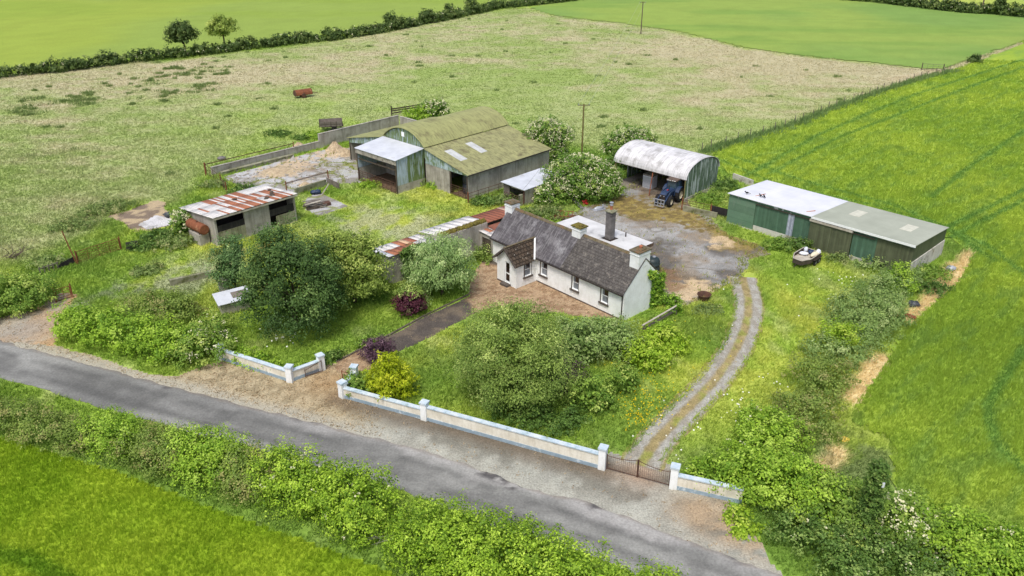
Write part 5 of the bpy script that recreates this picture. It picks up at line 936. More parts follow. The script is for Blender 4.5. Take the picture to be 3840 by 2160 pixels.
def bag(lab, x, y, z, r, mat, rz, tilt=0):
    m = MB(); m.blob((0, 0, r[2]), r, .18, int(x * 10), 12, 8); m.blob((r[0] * .8, 0, r[2] * 1.3), (r[0] * .3, r[1] * .5, r[2] * .5), .2, 3, 8, 5); o = m.build('feed_bag', mat, None, True); o.location = (x, y, z); o.rotation_euler = (0, tilt, rz); tag(o, lab, 'bag', 'bags in the trailer'); return o
bag('white bag lying flat on the trailer floor', 27.45, 70.35, .56, (.42, .28, .16), 'plastic_white', -.3); bag('white bag propped upright in the far corner of the trailer', 27.85, 70.95, .56, (.26, .2, .28), 'plastic_white', .9); bag('blue bag beside the white ones at the trailer tail', 28.25, 70.6, .56, (.3, .26, .2), 'blue_metal', .4); bag('long cream bag slumped over the trailer side nearest the shed doors', 28.35, 69.95, .56, (.62, .28, .24), 'plastic_cream', .80); bag('white bag at the rear end of the cream bag in the trailer', 28.8, 70.25, .58, (.26, .24, .3), 'plastic_white', 1.2)
# field trailer
o0 = (-27.54, 114.25); an = math.atan2(.75, 3.24); t = thing('tipping_trailer', 'old grey high-sided trailer parked in the pasture behind the yard wall', 'trailer', (*o0, 0), an)
m = MB(); 
for (x0, x1, y0, y1) in ((0, 3.3, 0, .06), (0, 3.3, 1.9, 1.96), (0, .06, .06, 1.9), (3.24, 3.3, .06, 1.9)): m.box(x0, x1, y0, y1, .85, 1.55)
m.build('side_board', 'timber_grey', t); MB().box(.06, 3.24, .06, 1.9, .85, .92).build('floor', 'timber_pale', t); m = MB(); [m.box(x, x + .06, -.05, -.003, .82, 1.58) for x in (0, .8, 1.6, 2.4, 3.22)]; m.box(-.02, 3.32, -.04, -.004, 1.16, 1.2); m.build('stakes', 'timber_dark', t); MB().box(.3, 3.4, .6, 1.3, .6, .85).build('chassis', 'black_metal', t)
for y in (.1, 1.85): w_ = MB().lathe([(.2, -.11), (.4, -.11), (.42, 0), (.4, .11), (.2, .11), (.2, -.11)], (0, 0, 0), 16).build('wheel', 'rubber', t); w_.rotation_euler = (R(90), 0, 0); w_.location = (2.1, y, .42)
o0 = (-35.8, 135.0); an = math.atan2(1.6, 2.3); t = thing('tank_trailer', 'rusty slurry tanker rusting in the open pasture', 'tanker', (*o0, 0), an)
pf = [(y, z) for y, z in ((0, .55), (.1, .95), (.45, 1.28), (.95, 1.28), (1.3, .95), (1.4, .55), (1.0, .35), (.4, .35))]
MB().prism([(0, y, z) for y, z in pf], (2.9, 0, 0)).build('tank', 'rust', t); m = MB(); [m.prism([(x, .7 + (y - .7) * 1.04, .8 + (z - .8) * 1.04) for y, z in pf], (.07, 0, 0)) for x in (-.02, 1.35, 2.83)]; m.build('bands', 'rust_dark', t)
for y in (-.05, 1.45): w_ = MB().lathe([(0, -.1), (.38, -.1), (.4, 0), (.38, .1), (0, .1)], (0, 0, 0), 14).build('wheel', 'rust_dark', t); w_.rotation_euler = (R(90), 0, 0); w_.location = (1.3, y, .4)
MB().beam((2.9, .7, .5), (4.0, .7, .42), .1, .1).build('drawbar', 'rust_dark', t)
# feeder pot, oil tank, hood etc.
t = thing('iron_pot', 'big dark iron pot standing in the grass inside the track bend', 'pot', (16.35, 61.95, 0), .4); MB().lathe([(.02, .02), (.3, .02), (.42, .15), (.52, .5), (.6, .56), (.6, .62), (.54, .62), (.46, .5), (.34, .2), (.02, .14)], (0, 0, 0), 22).build('body', 'rust_dark', t); MB().box(.55, .75, -.06, .06, .42, .5).build('handle', 'rust_dark', t)
q = HWP(15.2, 7.2); t = thing('oil_tank', 'dark green ribbed plastic oil tank behind the right gable chimney', 'tank', (*P(1640, 682)[:2], 0), .2); MB().lathe([(0, 0), (.62, 0), (.66, .1), (.66, .3), (.7, .33), (.7, .4), (.66, .43), (.66, .7), (.7, .73), (.7, .8), (.66, .83), (.66, 1.05), (.55, 1.3), (.25, 1.4), (0, 1.4)], (0, 0, 0), 20).build('shell', 'tank_green', t, True); MB().lathe([(0, 0), (.15, 0), (.15, .1), (0, .12)], (.1, 0, 1.38), 10).build('filler_cap', 'steel', t)
t = thing('metal_hood', 'shiny domed metal hood on a tray lying on the mossy yard', 'hood', P(1506, 527), .45); MB().box(-.75, .75, -.34, .34, 0, .06).build('tray', 'steel', t); MB().blob((-.05, 0, .08), (.62, .24, .3), .02, 4, 16, 8).build('dome', 'steel', t, True); MB().box(.45, .6, -.1, .1, .2, .48).build('handle', 'steel', t)
rp = MB().blob((0, 0, .22), (.34, .26, .26), .5, 5, 8, 6).build('red_bucket', 'red_plastic'); move(rp, P(1472, 514)); tag(rp, 'crumpled red plastic at the foot of the flowering bush', 'plastic')
q0, q1 = P(1424, 499), P(1466, 526); m = MB(); L = (q1 - q0).length; [m.prism([(0, -.2 + i * .1, .75 + .03 * (i % 2)), (L, -.2 + i * .1, .06 + .03 * (i % 2)), (L, -.1 + i * .1, .06 + .03 * ((i + 1) % 2)), (0, -.1 + i * .1, .75 + .03 * ((i + 1) % 2))], (0, 0, .012)) for i in range(4)]; o = m.build('roofing_sheet', 'block_grey'); move(o, q0, math.atan2(q1.y - q0.y, q1.x - q0.x)); tag(o, 'long grey roofing sheet sloping out of the flowering bush to the yard', 'sheet')
t = thing('scrap_harrow', 'rusty harrow and bowls dumped in weeds behind the cottage roof', 'scrap', P(1418, 548), -.2)
m = MB(); [m.tube((-.9 + i * .45, -.3, .25), (-.9 + i * .45, .7, .5), .035) for i in range(5)]; m.tube((-1, -.3, .28), (1, -.3, .3), .04); m.tube((-1, .7, .5), (1, .7, .52), .04); m.build('frame', 'rust', t)
for x, y in ((-1.0, -.6), (-.2, -.5), (1.0, .1)): MB().lathe([(0, .05), (.25, .08), (.42, .22), (.44, .2), (.26, .03), (0, 0)], (x, y, 0), 14).build('bowl', 'rust_dark', t)
t = thing('wood_pile', 'stack of broken grey boards and bricks on the concrete pad', 'wood pile', P(792, 520), .5); rng = random.Random(8)
for i in range(16): m = MB(); m.box(-1.0 + rng.uniform(-.2, .2), .9 + rng.uniform(-.3, .3), -.09, .09, 0, .06); o = m.build('board', 'timber_grey' if i % 3 else 'timber_pale', t); o.location = (rng.uniform(-.2, .2), -.7 + (i % 5) * .33, .1 + (i // 5) * .2); o.rotation_euler = (rng.uniform(-.1, .1), rng.uniform(-.1, .1), rng.uniform(-.25, .25))
MB().box(-1.05, .75, -.85, .75, 0, .30).build('pallet', 'timber_dark', t); o = MB().box(.9, 1.7, -.5, .3, 0, .35).build('brick_stack', 'rust_dark', t)
for i, (u, v, l) in enumerate(((790, 489, 'dark blue-black rubbish bag left of the pair behind the wood pile'), (800, 488, 'dark blue-black rubbish bag right of the pair behind the wood pile'))): o = MB().blob((0, 0, .25), (.42, .34, .28), .3, i + 5, 10, 7).build('rubbish_bag', 'navy_metal', None, True); move(o, P(u, v), i); tag(o, l, 'bag', 'rubbish bags')
o = MB().blob((0, 0, .28), (.5, .4, .32), .3, 15, 10, 7).build('rubbish_bag', 'bale_wrap', None, True); move(o, P(424, 547)); tag(o, 'dark grey bag on the bare ground left of the calf shed elder', 'bag', 'rubbish bags')
rb_ = MB(); rng = random.Random(44); qx = scatter(CYARD, 2.2, 60)
for x, y in qx.T[:170]:
    a = rng.uniform(0, 3.1); l = rng.uniform(.1, .45); w_ = rng.uniform(.06, .2); d = Vector((math.cos(a), math.sin(a), 0)); rb_.beam(Vector((x, y, .05)), Vector((x, y, rng.uniform(.05, .12))) + d * l, w_, rng.uniform(.05, .14))
kind(tag(rb_.build('rubble', 'concrete'), 'broken lumps and bits of timber littering the concrete yard', 'rubble'), 'stuff')
qx = scatter(CYARD, 30, 60); qx = qx[:, (abs(fbm(qx[0], qx[1], 3.2, 2, 95) - .5) < .04) | (RNG.random(qx.shape[1]) < .03)]; q2_ = scatter(YARD, 26, 60); e_ = -sdf(YARD, *q2_); q2_ = q2_[:, (e_ < .9 * fbm(q2_[0], q2_[1], 1.5, 3, 3) * 2) | (RNG.random(q2_.shape[1]) < .02)]; qx = np.concatenate([qx, q2_], 1)
kind(tag(blades('yard_weeds', qx, lambda x, y: mixc(np.array(lin(122, 146, 62)), np.array(lin(170, 164, 92)), fbm(x, y, 1.2, 2, 5)), RNG.uniform(.1, .35, qx.shape[1]), np.full(qx.shape[1], .09), 3, .5), 'weeds growing in the cracks and edges of the yards', 'weeds'), 'stuff')
lpz = MB().beam((0, 0, 0), (.9, .5, 1.25), .1, .1).build('leaning_plank', 'timber_pale'); move(lpz, P(808, 492)); tag(lpz, 'pale plank leaning against the mossy wall by the rubbish bags', 'plank')
def heap(lab, u, v, r, hh, seed):
    n = 20; V = []; F = []; rng = np.random.default_rng(seed); rad = np.linspace(0, 1, 9); V = [(0, 0, hh)]
    for k in rad[1:]:
        for i in range(n): a = 2 * math.pi * i / n; w_ = 1 + rng.uniform(-.08, .08); V.append((r * k * w_ * math.cos(a), r * k * w_ * math.sin(a), max(0, hh * (math.cos(k * math.pi) * .5 + .5) * (1 + rng.uniform(-.12, .12))) if k < 1 else -.02))
    F = [(0, 1 + i, 1 + (i + 1) % n) for i in range(n)] + [(1 + (j * n) + i, 1 + (j + 1) * n + i, 1 + (j + 1) * n + (i + 1) % n, 1 + j * n + (i + 1) % n) for j in range(7) for i in range(n)]
    me = bpy.data.meshes.new('straw_heap'); me.from_pydata(V, [], F); me.materials.append(MATS['straw']); o = bpy.data.objects.new('straw_heap', me); COL.objects.link(o); o.location = P(u, v); return tag(o, lab, 'straw heap', 'straw heaps in the yard')
heap('tallest straw heap against the high yard wall', 843, 378, 1.5, 1.15, 1); heap('straw heap in front of the tallest one, nearer the big barn', 868, 388, 1.5, .85, 2); heap('straw heap on the grass just beyond the low yard wall', 752, 372, 1.3, .75, 3); heap('broad low spread of straw in the middle of the concrete yard', 702, 432, 2.6, .35, 4); heap('small straw heap near the front rail of the concrete yard', 768, 466, 1.0, .35, 5); heap('straw heap beside the left opening of the big barn', 893, 372, .9, .9, 6)
o = MB().prism([(0, 0, 0), (1.0, .1, 0), (.8, .2, .75)], (.04, .1, 0)).build('leaning_slab', 'concrete_pale'); move(o, P(725, 408), .5); tag(o, 'pale triangular slab leaning against the feed kerb', 'slab')
o = MB().lathe([(0, .3), (.3, .27), (.5, .18), (.54, .08), (.5, .0), (0, 0)], (0, 0, .15), 16).build('trough_dome', 'block_grey', None, True); move(o, P(558, 402)); tag(o, 'pale domed trough lid in the grass beyond the yard corner', 'trough')
t = thing('dead_branches', 'heap of bare dead branches in the grass at the left edge', 'branches', P(22, 650)); rng = random.Random(12); 
def twig(m, p, d, l, r, dep):
    q = p + d * l; m.tube(p, q, r, r * .6, 5, False)
    if dep: [twig(m, q if k else p + d * l * .6, (d + Vector((rng.uniform(-.7, .7), rng.uniform(-.7, .7), rng.uniform(-.5, .6)))).normalized(), l * .7, r * .6, dep - 1) for k in range(2)]
for i in range(5): m = MB(); a = rng.uniform(-1.2, 1.2); twig(m, Vector((-.6 + i * .3, 0, .1)), Vector((math.cos(a), math.sin(a), rng.uniform(.15, .7))).normalized(), .9, .06, 3); m.build('branch', 'pole_grey', t)
o = MB().blob((0, 0, .26), (.45, .3, .28), .2, 3, 12, 8).build('plastic_drum', 'steel', None, True); move(o, P(2391, 682)); tag(o, 'white plastic bundle on the bank right of the green shed', 'plastic')
o = MB().blob((0, 0, .25), (.5, .4, .3), .35, 9, 9, 6).build('rubbish_bag', 'bale_wrap'); move(o, P(2296, 772)); tag(o, 'dark rubbish bag beside the straw path right of the bramble hedge', 'bag', 'rubbish bags')
m = MB().tube((0, 0, .25), (.9, -.6, .1), .2, n=12); o = m.build('rusty_pipe', 'rust'); move(o, P(2268, 796)); tag(o, 'rusty pipe end lying by the bramble hedge near the crop', 'pipe')
o = MB().blob((0, 0, .1), (.28, .22, .12), .3, 6, 9, 6).build('yellow_tub', lambda: 0 if False else MATS.setdefault('yellow_plastic', M('yellow_plastic', lin(220, 190, 70), rough=.6))) if False else None
M('yellow_plastic', lin(222, 192, 84), rough=.6)
o = MB().blob((0, 0, .1), (.3, .22, .12), .3, 6, 9, 6).build('plastic_scrap', 'yellow_plastic'); move(o, P(2124, 1108)); tag(o, 'small yellow plastic scrap on the bare patch beside the right crop', 'plastic')
t = thing('white_sack', 'crumpled white sack beside the right post of the hay barn', 'sack', P(1747, 532)); MB().blob((0, 0, .2), (.28, .2, .24), .3, 4, 10, 7).build('sack', 'plastic_white', t)
o = MB().beam((0, 0, .03), (1.1, .45, .03), .05, .05).build('timber_batten', 'timber_pale'); move(o, P(1628, 528)); tag(o, 'pale stick on the moss in front of the tractor loader', 'stick')

# ================================================================== VEGETATION
MA('leaf_mat', rough=.55, trans=.34, fine=0, spec=.25); MA('petal_mat', rough=.8, trans=.2, fine=0)
M('bark', lin(96, 82, 68), lin(70, 60, 50), 3, .95, .4, 20)
def unit(n): v = RNG.normal(0, 1, (n, 3)); return v / np.linalg.norm(v, axis=1)[:, None]
def leaves(blobs, dens, leaf, ca, cb, cc=None, rc=.45, aspect=.62, ragged=.21, fill=.35, droop=0.0, minz=.05, per=24, vert=0.0, cfrac=.18):
    """leaf quads in clumps over the ellipsoids (cx,cy,cz,rx,ry,rz); returns verts, colours"""
    PV, PC = [], []; ca, cb = np.array(ca), np.array(cb); cc = cb if cc is None else np.array(cc); B = np.array(blobs, float)
    for b in B:
        c, r = b[:3], b[3:6]; area = 4 * math.pi * ((r[0] * r[1]) ** 1.6 / 3 + (r[0] * r[2]) ** 1.6 / 3 + (r[1] * r[2]) ** 1.6 / 3) ** (1 / 1.6)
        nc = max(6, int(area * dens / per)); d = unit(nc * 2); d = d[d[:, 2] > -.55][:nc]; nc = len(d)
        lump = 1 + ragged * RNG.normal(0, 1, nc).clip(-1.6, 1.8); pos = c + r * d * lump[:, None]
        inside = np.zeros(nc, bool)
        for o in B:
            if o is b: continue
            inside |= (((pos - o[:3]) / (o[3:6] * .78)) ** 2).sum(1) < 1
        pos, d = pos[~inside], d[~inside]; nc = len(pos)
        if nc == 0: continue
        k = RNG.integers(int(per * .6), int(per * 1.4), nc); idx = np.repeat(np.arange(nc), k); n = len(idx); off = RNG.normal(0, 1, (n, 3)) * rc * np.array([.55, .55, .42]) * RNG.uniform(.6, 1.3, (nc, 1))[idx]
        p = pos[idx] + off; nr = d[idx] * .55 + off / (rc + 1e-6) * .35 + np.array([0, 0, .35]) + unit(n) * .55
        tone = RNG.uniform(0, 1, nc)[idx] * .6 + RNG.uniform(0, 1, n) * .4; col = ca + (cb - ca) * tone[:, None]; special = (RNG.random(nc) < cfrac)[idx]; col[special] = cc * RNG.uniform(.85, 1.1, (special.sum(), 1))
        PV.append((p, nr, np.full(n, leaf))); PC.append(col)
        nf = int(n * fill); q = c + r * unit(nf) * (RNG.uniform(.25, .82, nf) ** .6)[:, None]; PV.append((q, unit(nf) + np.array([0, 0, .4]), np.full(nf, leaf * 1.7))); t = RNG.uniform(0, 1, nf)[:, None]; PC.append(ca + (cb - ca) * t * .8)
    p = np.concatenate([a[0] for a in PV]); nr = np.concatenate([a[1] for a in PV]); sz = np.concatenate([a[2] for a in PV]) * RNG.uniform(.6, 1.35, len(p)); col = np.concatenate(PC) * RNG.uniform(.82, 1.16, (len(p), 1))
    ok = p[:, 2] > minz; p, nr, sz, col = p[ok], nr[ok], sz[ok], col[ok]; nr /= np.linalg.norm(nr, axis=1)[:, None] + 1e-9
    t = np.cross(nr, unit(len(p)) + np.array([0, 0, vert * 3])); t /= np.linalg.norm(t, axis=1)[:, None] + 1e-9; s = np.cross(nr, t)
    if vert: t, s = s, t
    a = sz[:, None] * .5; V = np.stack([p - t * a, p + s * a * aspect, p + t * a - np.array([0, 0, 1]) * a * droop, p - s * a * aspect], 1)
    return V.reshape(-1, 3), np.repeat(col, 4, 0)
def crown(name, parent, blobs, dens, leaf, ca, cb, mat='leaf_mat', **kw):
    V, C = leaves(blobs, dens, leaf, ca, cb, **kw); return np_mesh(name, V, np.arange(len(V)).reshape(-1, 4), MATS[mat], C, parent)
def blossom(parent, blobs, n, size, colr=lin(226, 224, 184), top=.0, name='blossom', cl=5):
    B = np.array(blobs, float); w = (B[:, 3] * B[:, 4]); w /= w.sum(); P_ = []
    for b, k in zip(B, (w * n).astype(int)):
        d = unit(k * 3); d = d[d[:, 2] > top - .25 + .25 * (top > 0)][:k]; P_.append(b[:3] + b[3:6] * d * RNG.uniform(1.0, 1.14, (len(d), 1)))
    p = np.concatenate(P_); p = np.repeat(p, cl, 0) + RNG.normal(0, size * .7, (len(p) * cl, 3)); p = p[p[:, 2] > .1]; n = len(p); nr = unit(n) * .6 + np.array([0, -.2, .8]); nr /= np.linalg.norm(nr, axis=1)[:, None]; t = np.cross(nr, unit(n)); t /= np.linalg.norm(t, axis=1)[:, None]; s = np.cross(nr, t); a = size * RNG.uniform(.35, .7, (n, 1))
    V = np.stack([p - t * a, p + s * a, p + t * a, p - s * a], 1).reshape(-1, 3); C = np.repeat(np.array(colr) * RNG.uniform(.85, 1.05, (n, 1)), 4, 0); return np_mesh(name, V, np.arange(len(V)).reshape(-1, 4), MATS['petal_mat'], C, parent)
def trunk(parent, h, r, limbs, spread, seed=0):
    rng = random.Random(seed); m = MB(); m.tube((0, 0, -.05), (.05, 0, h), r, r * .7, 8)
    for i in range(limbs):
        a = 2 * math.pi * i / limbs + rng.uniform(-.4, .4); q0 = Vector((.04, 0, h * rng.uniform(.75, 1))); q1 = q0 + Vector((math.cos(a) * spread * .5, math.sin(a) * spread * .5, spread * rng.uniform(.5, .8))); q2 = q1 + Vector((math.cos(a) * spread * .45, math.sin(a) * spread * .45, spread * rng.uniform(.2, .6))); m.tube(q0, q1, r * .5, r * .3, 6); m.tube(q1, q2, r * .3, r * .1, 6)
        for s in (-1, 1): m.tube(q1, q1 + Vector((math.cos(a + s * .9) * spread * .4, math.sin(a + s * .9) * spread * .4, spread * .35)), r * .22, r * .06, 5)
    return m.build('trunk', 'bark', parent)
GRN = dict(syc2=(lin(62, 90, 50), lin(104, 132, 78), lin(140, 160, 104)), elderd=(lin(70, 102, 38), lin(114, 142, 60), lin(140, 160, 78)), syc=(lin(50, 74, 36), lin(86, 112, 56), lin(108, 132, 72)), sycl=(lin(98, 120, 50), lin(146, 162, 78), lin(164, 176, 94)), ash=(lin(86, 110, 48), lin(142, 162, 80), lin(166, 180, 104)), glossy=(lin(68, 102, 26), lin(152, 180, 54), lin(160, 184, 66)), willow=(lin(104, 132, 76), lin(146, 168, 104), lin(168, 184, 126)),
           bright=(lin(86, 122, 34), lin(152, 179, 60), lin(156, 180, 74)), lime=(lin(112, 144, 36), lin(154, 176, 58), lin(164, 180, 74)), dull=(lin(92, 116, 50), lin(134, 150, 72), lin(142, 142, 86)), grey=(lin(96, 122, 64), lin(138, 158, 90), lin(152, 166, 108)), dark=(lin(62, 88, 38), lin(96, 124, 54), lin(122, 144, 74)), hedge=(lin(58, 78, 38), lin(88, 106, 54), lin(106, 120, 66)), gold=(lin(112, 130, 16), lin(164, 174, 34), lin(178, 184, 48)), purple=(lin(68, 34, 46), lin(98, 54, 66), lin(88, 84, 58)), plum=(lin(68, 50, 60), lin(102, 76, 90), lin(122, 98, 108)), elder=(lin(82, 114, 42), lin(132, 156, 66), lin(156, 172, 86)), nettle=(lin(94, 116, 60), lin(128, 142, 82), lin(146, 150, 98)), ivy=(lin(76, 112, 32), lin(132, 164, 54), lin(156, 180, 72)))
KF = 1.45
def plant(name, lab, cat, base, blobs, pal, dens=55, leaf=.22, trunk_=None, flowers=None, group=None, part='foliage', **kw):
    t = thing(name, lab, cat, (base[0], base[1], 0), 0, group); a, b, c = [tuple(np.array(x) * KF) for x in GRN[pal]]
    crown('crown' if trunk_ else part, t, blobs, dens, leaf, a, b, cc=c, **kw)
    if trunk_: trunk(t, *trunk_)
    if flowers: blossom(t, blobs, *flowers)
    return t
B_ = lambda r, h, x=0, y=0, z0=0: (x, y, z0 + h * .5, r, r, h * .56)
def at_blobs(base, items):
    """(u, v, radius, height) survey items -> blobs relative to base"""
    out = []
    for u, v, r, h in items: q = P(u, v); out.append((q.x - base[0], q.y - base[1], h * .46, r, r, h * .58))
    return out
# --- trees
plant('sycamore_tree', 'biggest dark green leafy tree between the outbuilding and left roadside wall', 'tree', P(745, 826), [(0, 0, 4.2, 2.9, 2.9, 3.6), (-1.4, -.6, 3.0, 2.0, 2.1, 2.4), (1.9, -.6, 3.0, 2.0, 2.1, 2.5), (.3, -1.6, 2.2, 2.1, 1.8, 2.0), (-.5, .5, 6.6, 1.7, 1.7, 1.7), (1.5, .4, 5.4, 1.6, 1.6, 1.6), (-1.8, .3, 5.0, 1.4, 1.4, 1.5), (2.6, -.2, 4.0, 1.2, 1.2, 1.4)], 'syc', 105, .18, (1.8, .28, 6, 2.6, 1), rc=.66, ragged=.2, fill=.16, per=105, cfrac=.16)
plant('sycamore_tree', 'small dark tree on the left shoulder of the biggest tree', 'tree', P(594, 738), [(0, 0, 2.7, 1.35, 1.35, 2.1), (.3, .2, 4.1, .95, .95, .95), (-.6, -.2, 2.0, 1.0, 1.0, 1.4)], 'syc2', 100, .17, (1.2, .12, 4, 1.3, 2), rc=.5, per=75, fill=.3, cfrac=.2)
plant('field_maple_tree', 'lighter yellow-green tree between the biggest tree and the patched tin roof', 'tree', P(893, 762), [(0, 0, 3.0, 2.5, 2.5, 2.6), (-1.2, .4, 4.6, 1.7, 1.7, 1.7), (1.0, .2, 4.4, 1.5, 1.5, 1.6), (1.9, -.3, 2.2, 1.3, 1.3, 1.6), (-1.6, -.6, 2.2, 1.5, 1.5, 1.8)], 'sycl', 110, .18, (1.4, .16, 5, 1.8, 3), rc=.55, per=80, fill=.3, cfrac=.2)
plant('willow_tree', 'fresh light green willow in front of the mossy coping, left of porch', 'tree', P(1112, 742), [(0, 0, 2.5, 2.3, 2.3, 2.2), (.2, .3, 4.0, 1.7, 1.7, 1.3), (-1.1, 0, 2.4, 1.5, 1.5, 1.8), (1.3, 0, 2.6, 1.4, 1.4, 1.8)], 'willow', 120, .2, (1.0, .14, 6, 2.0, 4), aspect=.36, vert=.6, rc=.55, per=65, ragged=.26, fill=.3, cfrac=.2)
plant('ash_tree', 'large feathery olive-green tree behind the middle of the long roadside wall', 'tree', P(1288, 1012), [(0, .2, 3.5, 3.1, 3.0, 3.0), (-1.6, 0, 3.0, 2.1, 2.1, 2.4), (1.8, -.2, 2.8, 2.0, 2.0, 2.3), (-.5, .4, 5.3, 2.1, 2.1, 1.5), (1.2, .6, 4.9, 1.8, 1.8, 1.5), (.2, -1.4, 2.2, 2.0, 1.6, 1.8), (-2.4, .2, 4.3, 1.2, 1.2, 1.2), (.3, .6, 6.4, 1.2, 1.2, 1.0)], 'ash', 150, .14, (1.6, .2, 7, 2.6, 5), rc=.6, aspect=.5, per=100, fill=.28, ragged=.2, cfrac=.18)
for u, v, lab, s, pal in ((467, 138, 'left dark tree of the two standing in the far hedge', 5, 'hedge'), (566, 121, 'right paler tree of the two standing in the far hedge', 6, 'sycl')):
    plant('hedgerow_tree', lab, 'tree', P(u, v), [(0, 0, 4.2, 2.3, 2.3, 2.0), (-1.5, 0, 3.9, 1.6, 1.6, 1.5), (1.5, 0, 4.3, 1.5, 1.5, 1.4), (.2, 0, 5.4, 1.7, 1.7, 1.2), (-.8, .2, 5.2, 1.4, 1.4, 1.0)], pal, 26, .42, (2.6, .22, 5, 2, s), rc=.6, group='trees in the far hedge', fill=.25)
# --- garden shrubs
plant('purple_shrub', 'rounded dark red bush with green top beside the driveway', 'shrub', P(1033, 788), [(0, 0, 1.0, 1.2, 1.2, 1.0)], 'purple', 190, .15, rc=.28, ragged=.1, per=30, fill=.5)
plant('climbing_shrub', 'green growth spilling over the top of the dark red bush', 'shrub', P(1030, 785), [(0, .15, 1.85, 1.05, 1.05, .5)], 'ash', 150, .15, rc=.28, cfrac=.3, ragged=.1)
plant('purple_shrub', 'low plum-purple shrub behind the golden conifer', 'shrub', P(946, 902), [(0, 0, .75, 1.1, 1.0, .75), (.5, .3, .85, .7, .7, .65)], 'plum', 160, .17, rc=.28, aspect=.4)
plant('golden_conifer', 'bright golden-yellow conifer at the corner of the long roadside wall', 'conifer', P(984, 995), [(0, 0, .95, 1.45, 1.45, 1.05), (.1, 0, 1.9, 1.15, 1.15, .95), (-.1, .1, 2.7, .7, .7, .8), (.7, -.2, 1.5, .8, .8, .8), (-.8, 0, 1.4, .8, .8, .8)], 'gold', 130, .17, rc=.22, aspect=.45, ragged=.22, vert=.4)
plant('shrub', 'grey-green leafy shrub between the feathery tree and right cottage gable', 'shrub', P(1462, 905), at_blobs(P(1462, 905), [(1455, 905, 1.7, 3.0), (1490, 880, 1.5, 2.4), (1425, 880, 1.2, 2.4)]), 'grey', 85, .2, rc=.36)
plant('shrub', 'pale upright shrub against the lower corner of the white gable', 'shrub', P(1545, 878), at_blobs(P(1545, 878), [(1545, 880, 1.5, 2.5), (1515, 890, 1.2, 2.2), (1570, 900, 1.1, 1.6)]), 'grey', 85, .18, rc=.36)
plant('shrub', 'dark brownish bush in the gap right of the feathery tree', 'shrub', P(1425, 960), at_blobs(P(1425, 960), [(1420, 955, 1.1, 1.6), (1440, 985, 1.0, 1.4)]), 'plum', 80, .16, rc=.3)
plant('shrub', 'rounded mid-green bush lowest in the garden, right of the feathery tree', 'shrub', P(1488, 1030), at_blobs(P(1488, 1030), [(1480, 1025, 1.25, 2.2), (1520, 1030, .9, 1.5), (1455, 1020, .9, 1.6)]), 'elder', 90, .19, rc=.34)
plant('shrub', 'small upright green bush between the lowest garden bush and lime bushes', 'shrub', P(1562, 985), at_blobs(P(1562, 985), [(1560, 985, .95, 2.0), (1585, 975, .7, 1.4)]), 'elder', 90, .18, rc=.3)
plant('lime_shrub', 'lime green bush nearer the road, below the plank rail', 'shrub', P(1628, 925), at_blobs(P(1628, 925), [(1620, 925, 1.25, 1.9), (1655, 920, 1.0, 1.5), (1600, 905, .9, 1.5)]), 'lime', 90, .19, rc=.32, ragged=.2)
plant('lime_shrub', 'lime green bush nearer the gable, beside the plank rail', 'shrub', P(1672, 882), at_blobs(P(1672, 882), [(1668, 880, 1.2, 2.1), (1700, 885, .9, 1.5), (1640, 862, .8, 1.3)]), 'lime', 90, .19, rc=.32, ragged=.2)
plant('bramble', 'low dark brambles beneath the feathery tree along the wall', 'bramble', P(1370, 1058), at_blobs(P(1370, 1058), [(1280, 1042, 1.2, .8), (1340, 1058, 1.3, .9), (1400, 1075, 1.3, .8), (1440, 1060, 1.0, .9)]), 'dark', 80, .17, rc=.3)
plant('ivy', 'green ivy mound over the inside corner of the long roadside wall', 'ivy', P(895, 985), at_blobs(P(895, 985), [(900, 985, .8, 1.15), (925, 992, .7, .9), (882, 970, .5, 1.0)]), 'elder', 100, .16, rc=.25)
plant('ivy', 'yellow-green creeper spilling over the short left roadside wall', 'ivy', P(650, 912), at_blobs(P(650, 912), [(620, 905, .9, 1.0), (655, 915, .9, .95), (690, 930, .7, .8), (590, 893, .5, 1.1)]), 'bright', 80, .16, rc=.25)
plant('ivy', 'sheet of bright ivy covering the back half of the right cottage gable', 'ivy', HWP(16.15, 4.1), [tuple(np.r_[np.array(HWP(16.12, y)) - np.array(HWP(16.15, 4.1)), z, .2, .2, .5]) for y, z in [(yy, zz_) for yy in (3.5, 3.9, 4.3, 4.7) for zz_ in (.35, .95, 1.55, 2.1, 2.55)] + [(3.3, 3.0), (3.0, 3.3), (3.7, 2.95)]], 'ivy', 170, .13, rc=.16, ragged=.05)
plant('ivy', 'dark ivy on the outbuilding wall between two trees', 'ivy', HWP(-2.1, -8), [tuple(np.r_[np.array(HWP(-2.05, y)) - np.array(HWP(-2.1, -8)), z, .45, .45, .6]) for y in (-8.4, -7.8, -7.2, -6.6) for z in (.5, 1.3, 2.1, 2.6)], 'dark', 130, .16, rc=.2, ragged=.08)
plant('ivy', 'ivy smothering the board fence at the cottage gable', 'ivy', P(1668, 768), at_blobs(P(1668, 768), [(1648, 765, .5, 1.3), (1664, 766, .5, 1.25), (1682, 770, .55, 1.2), (1697, 776, .6, 1.1), (1700, 790, .6, .9)]), 'ivy', 120, .14, rc=.2)
plant('shrub', 'scraggy bush in front of the small dark link door left of the porch', 'shrub', HWP(-.8, -.6), [(0, 0, .7, .7, .6, .8), (.3, -.5, .45, .6, .6, .5), (-.6, -.3, .5, .5, .5, .6)], 'ash', 90, .15, rc=.28)
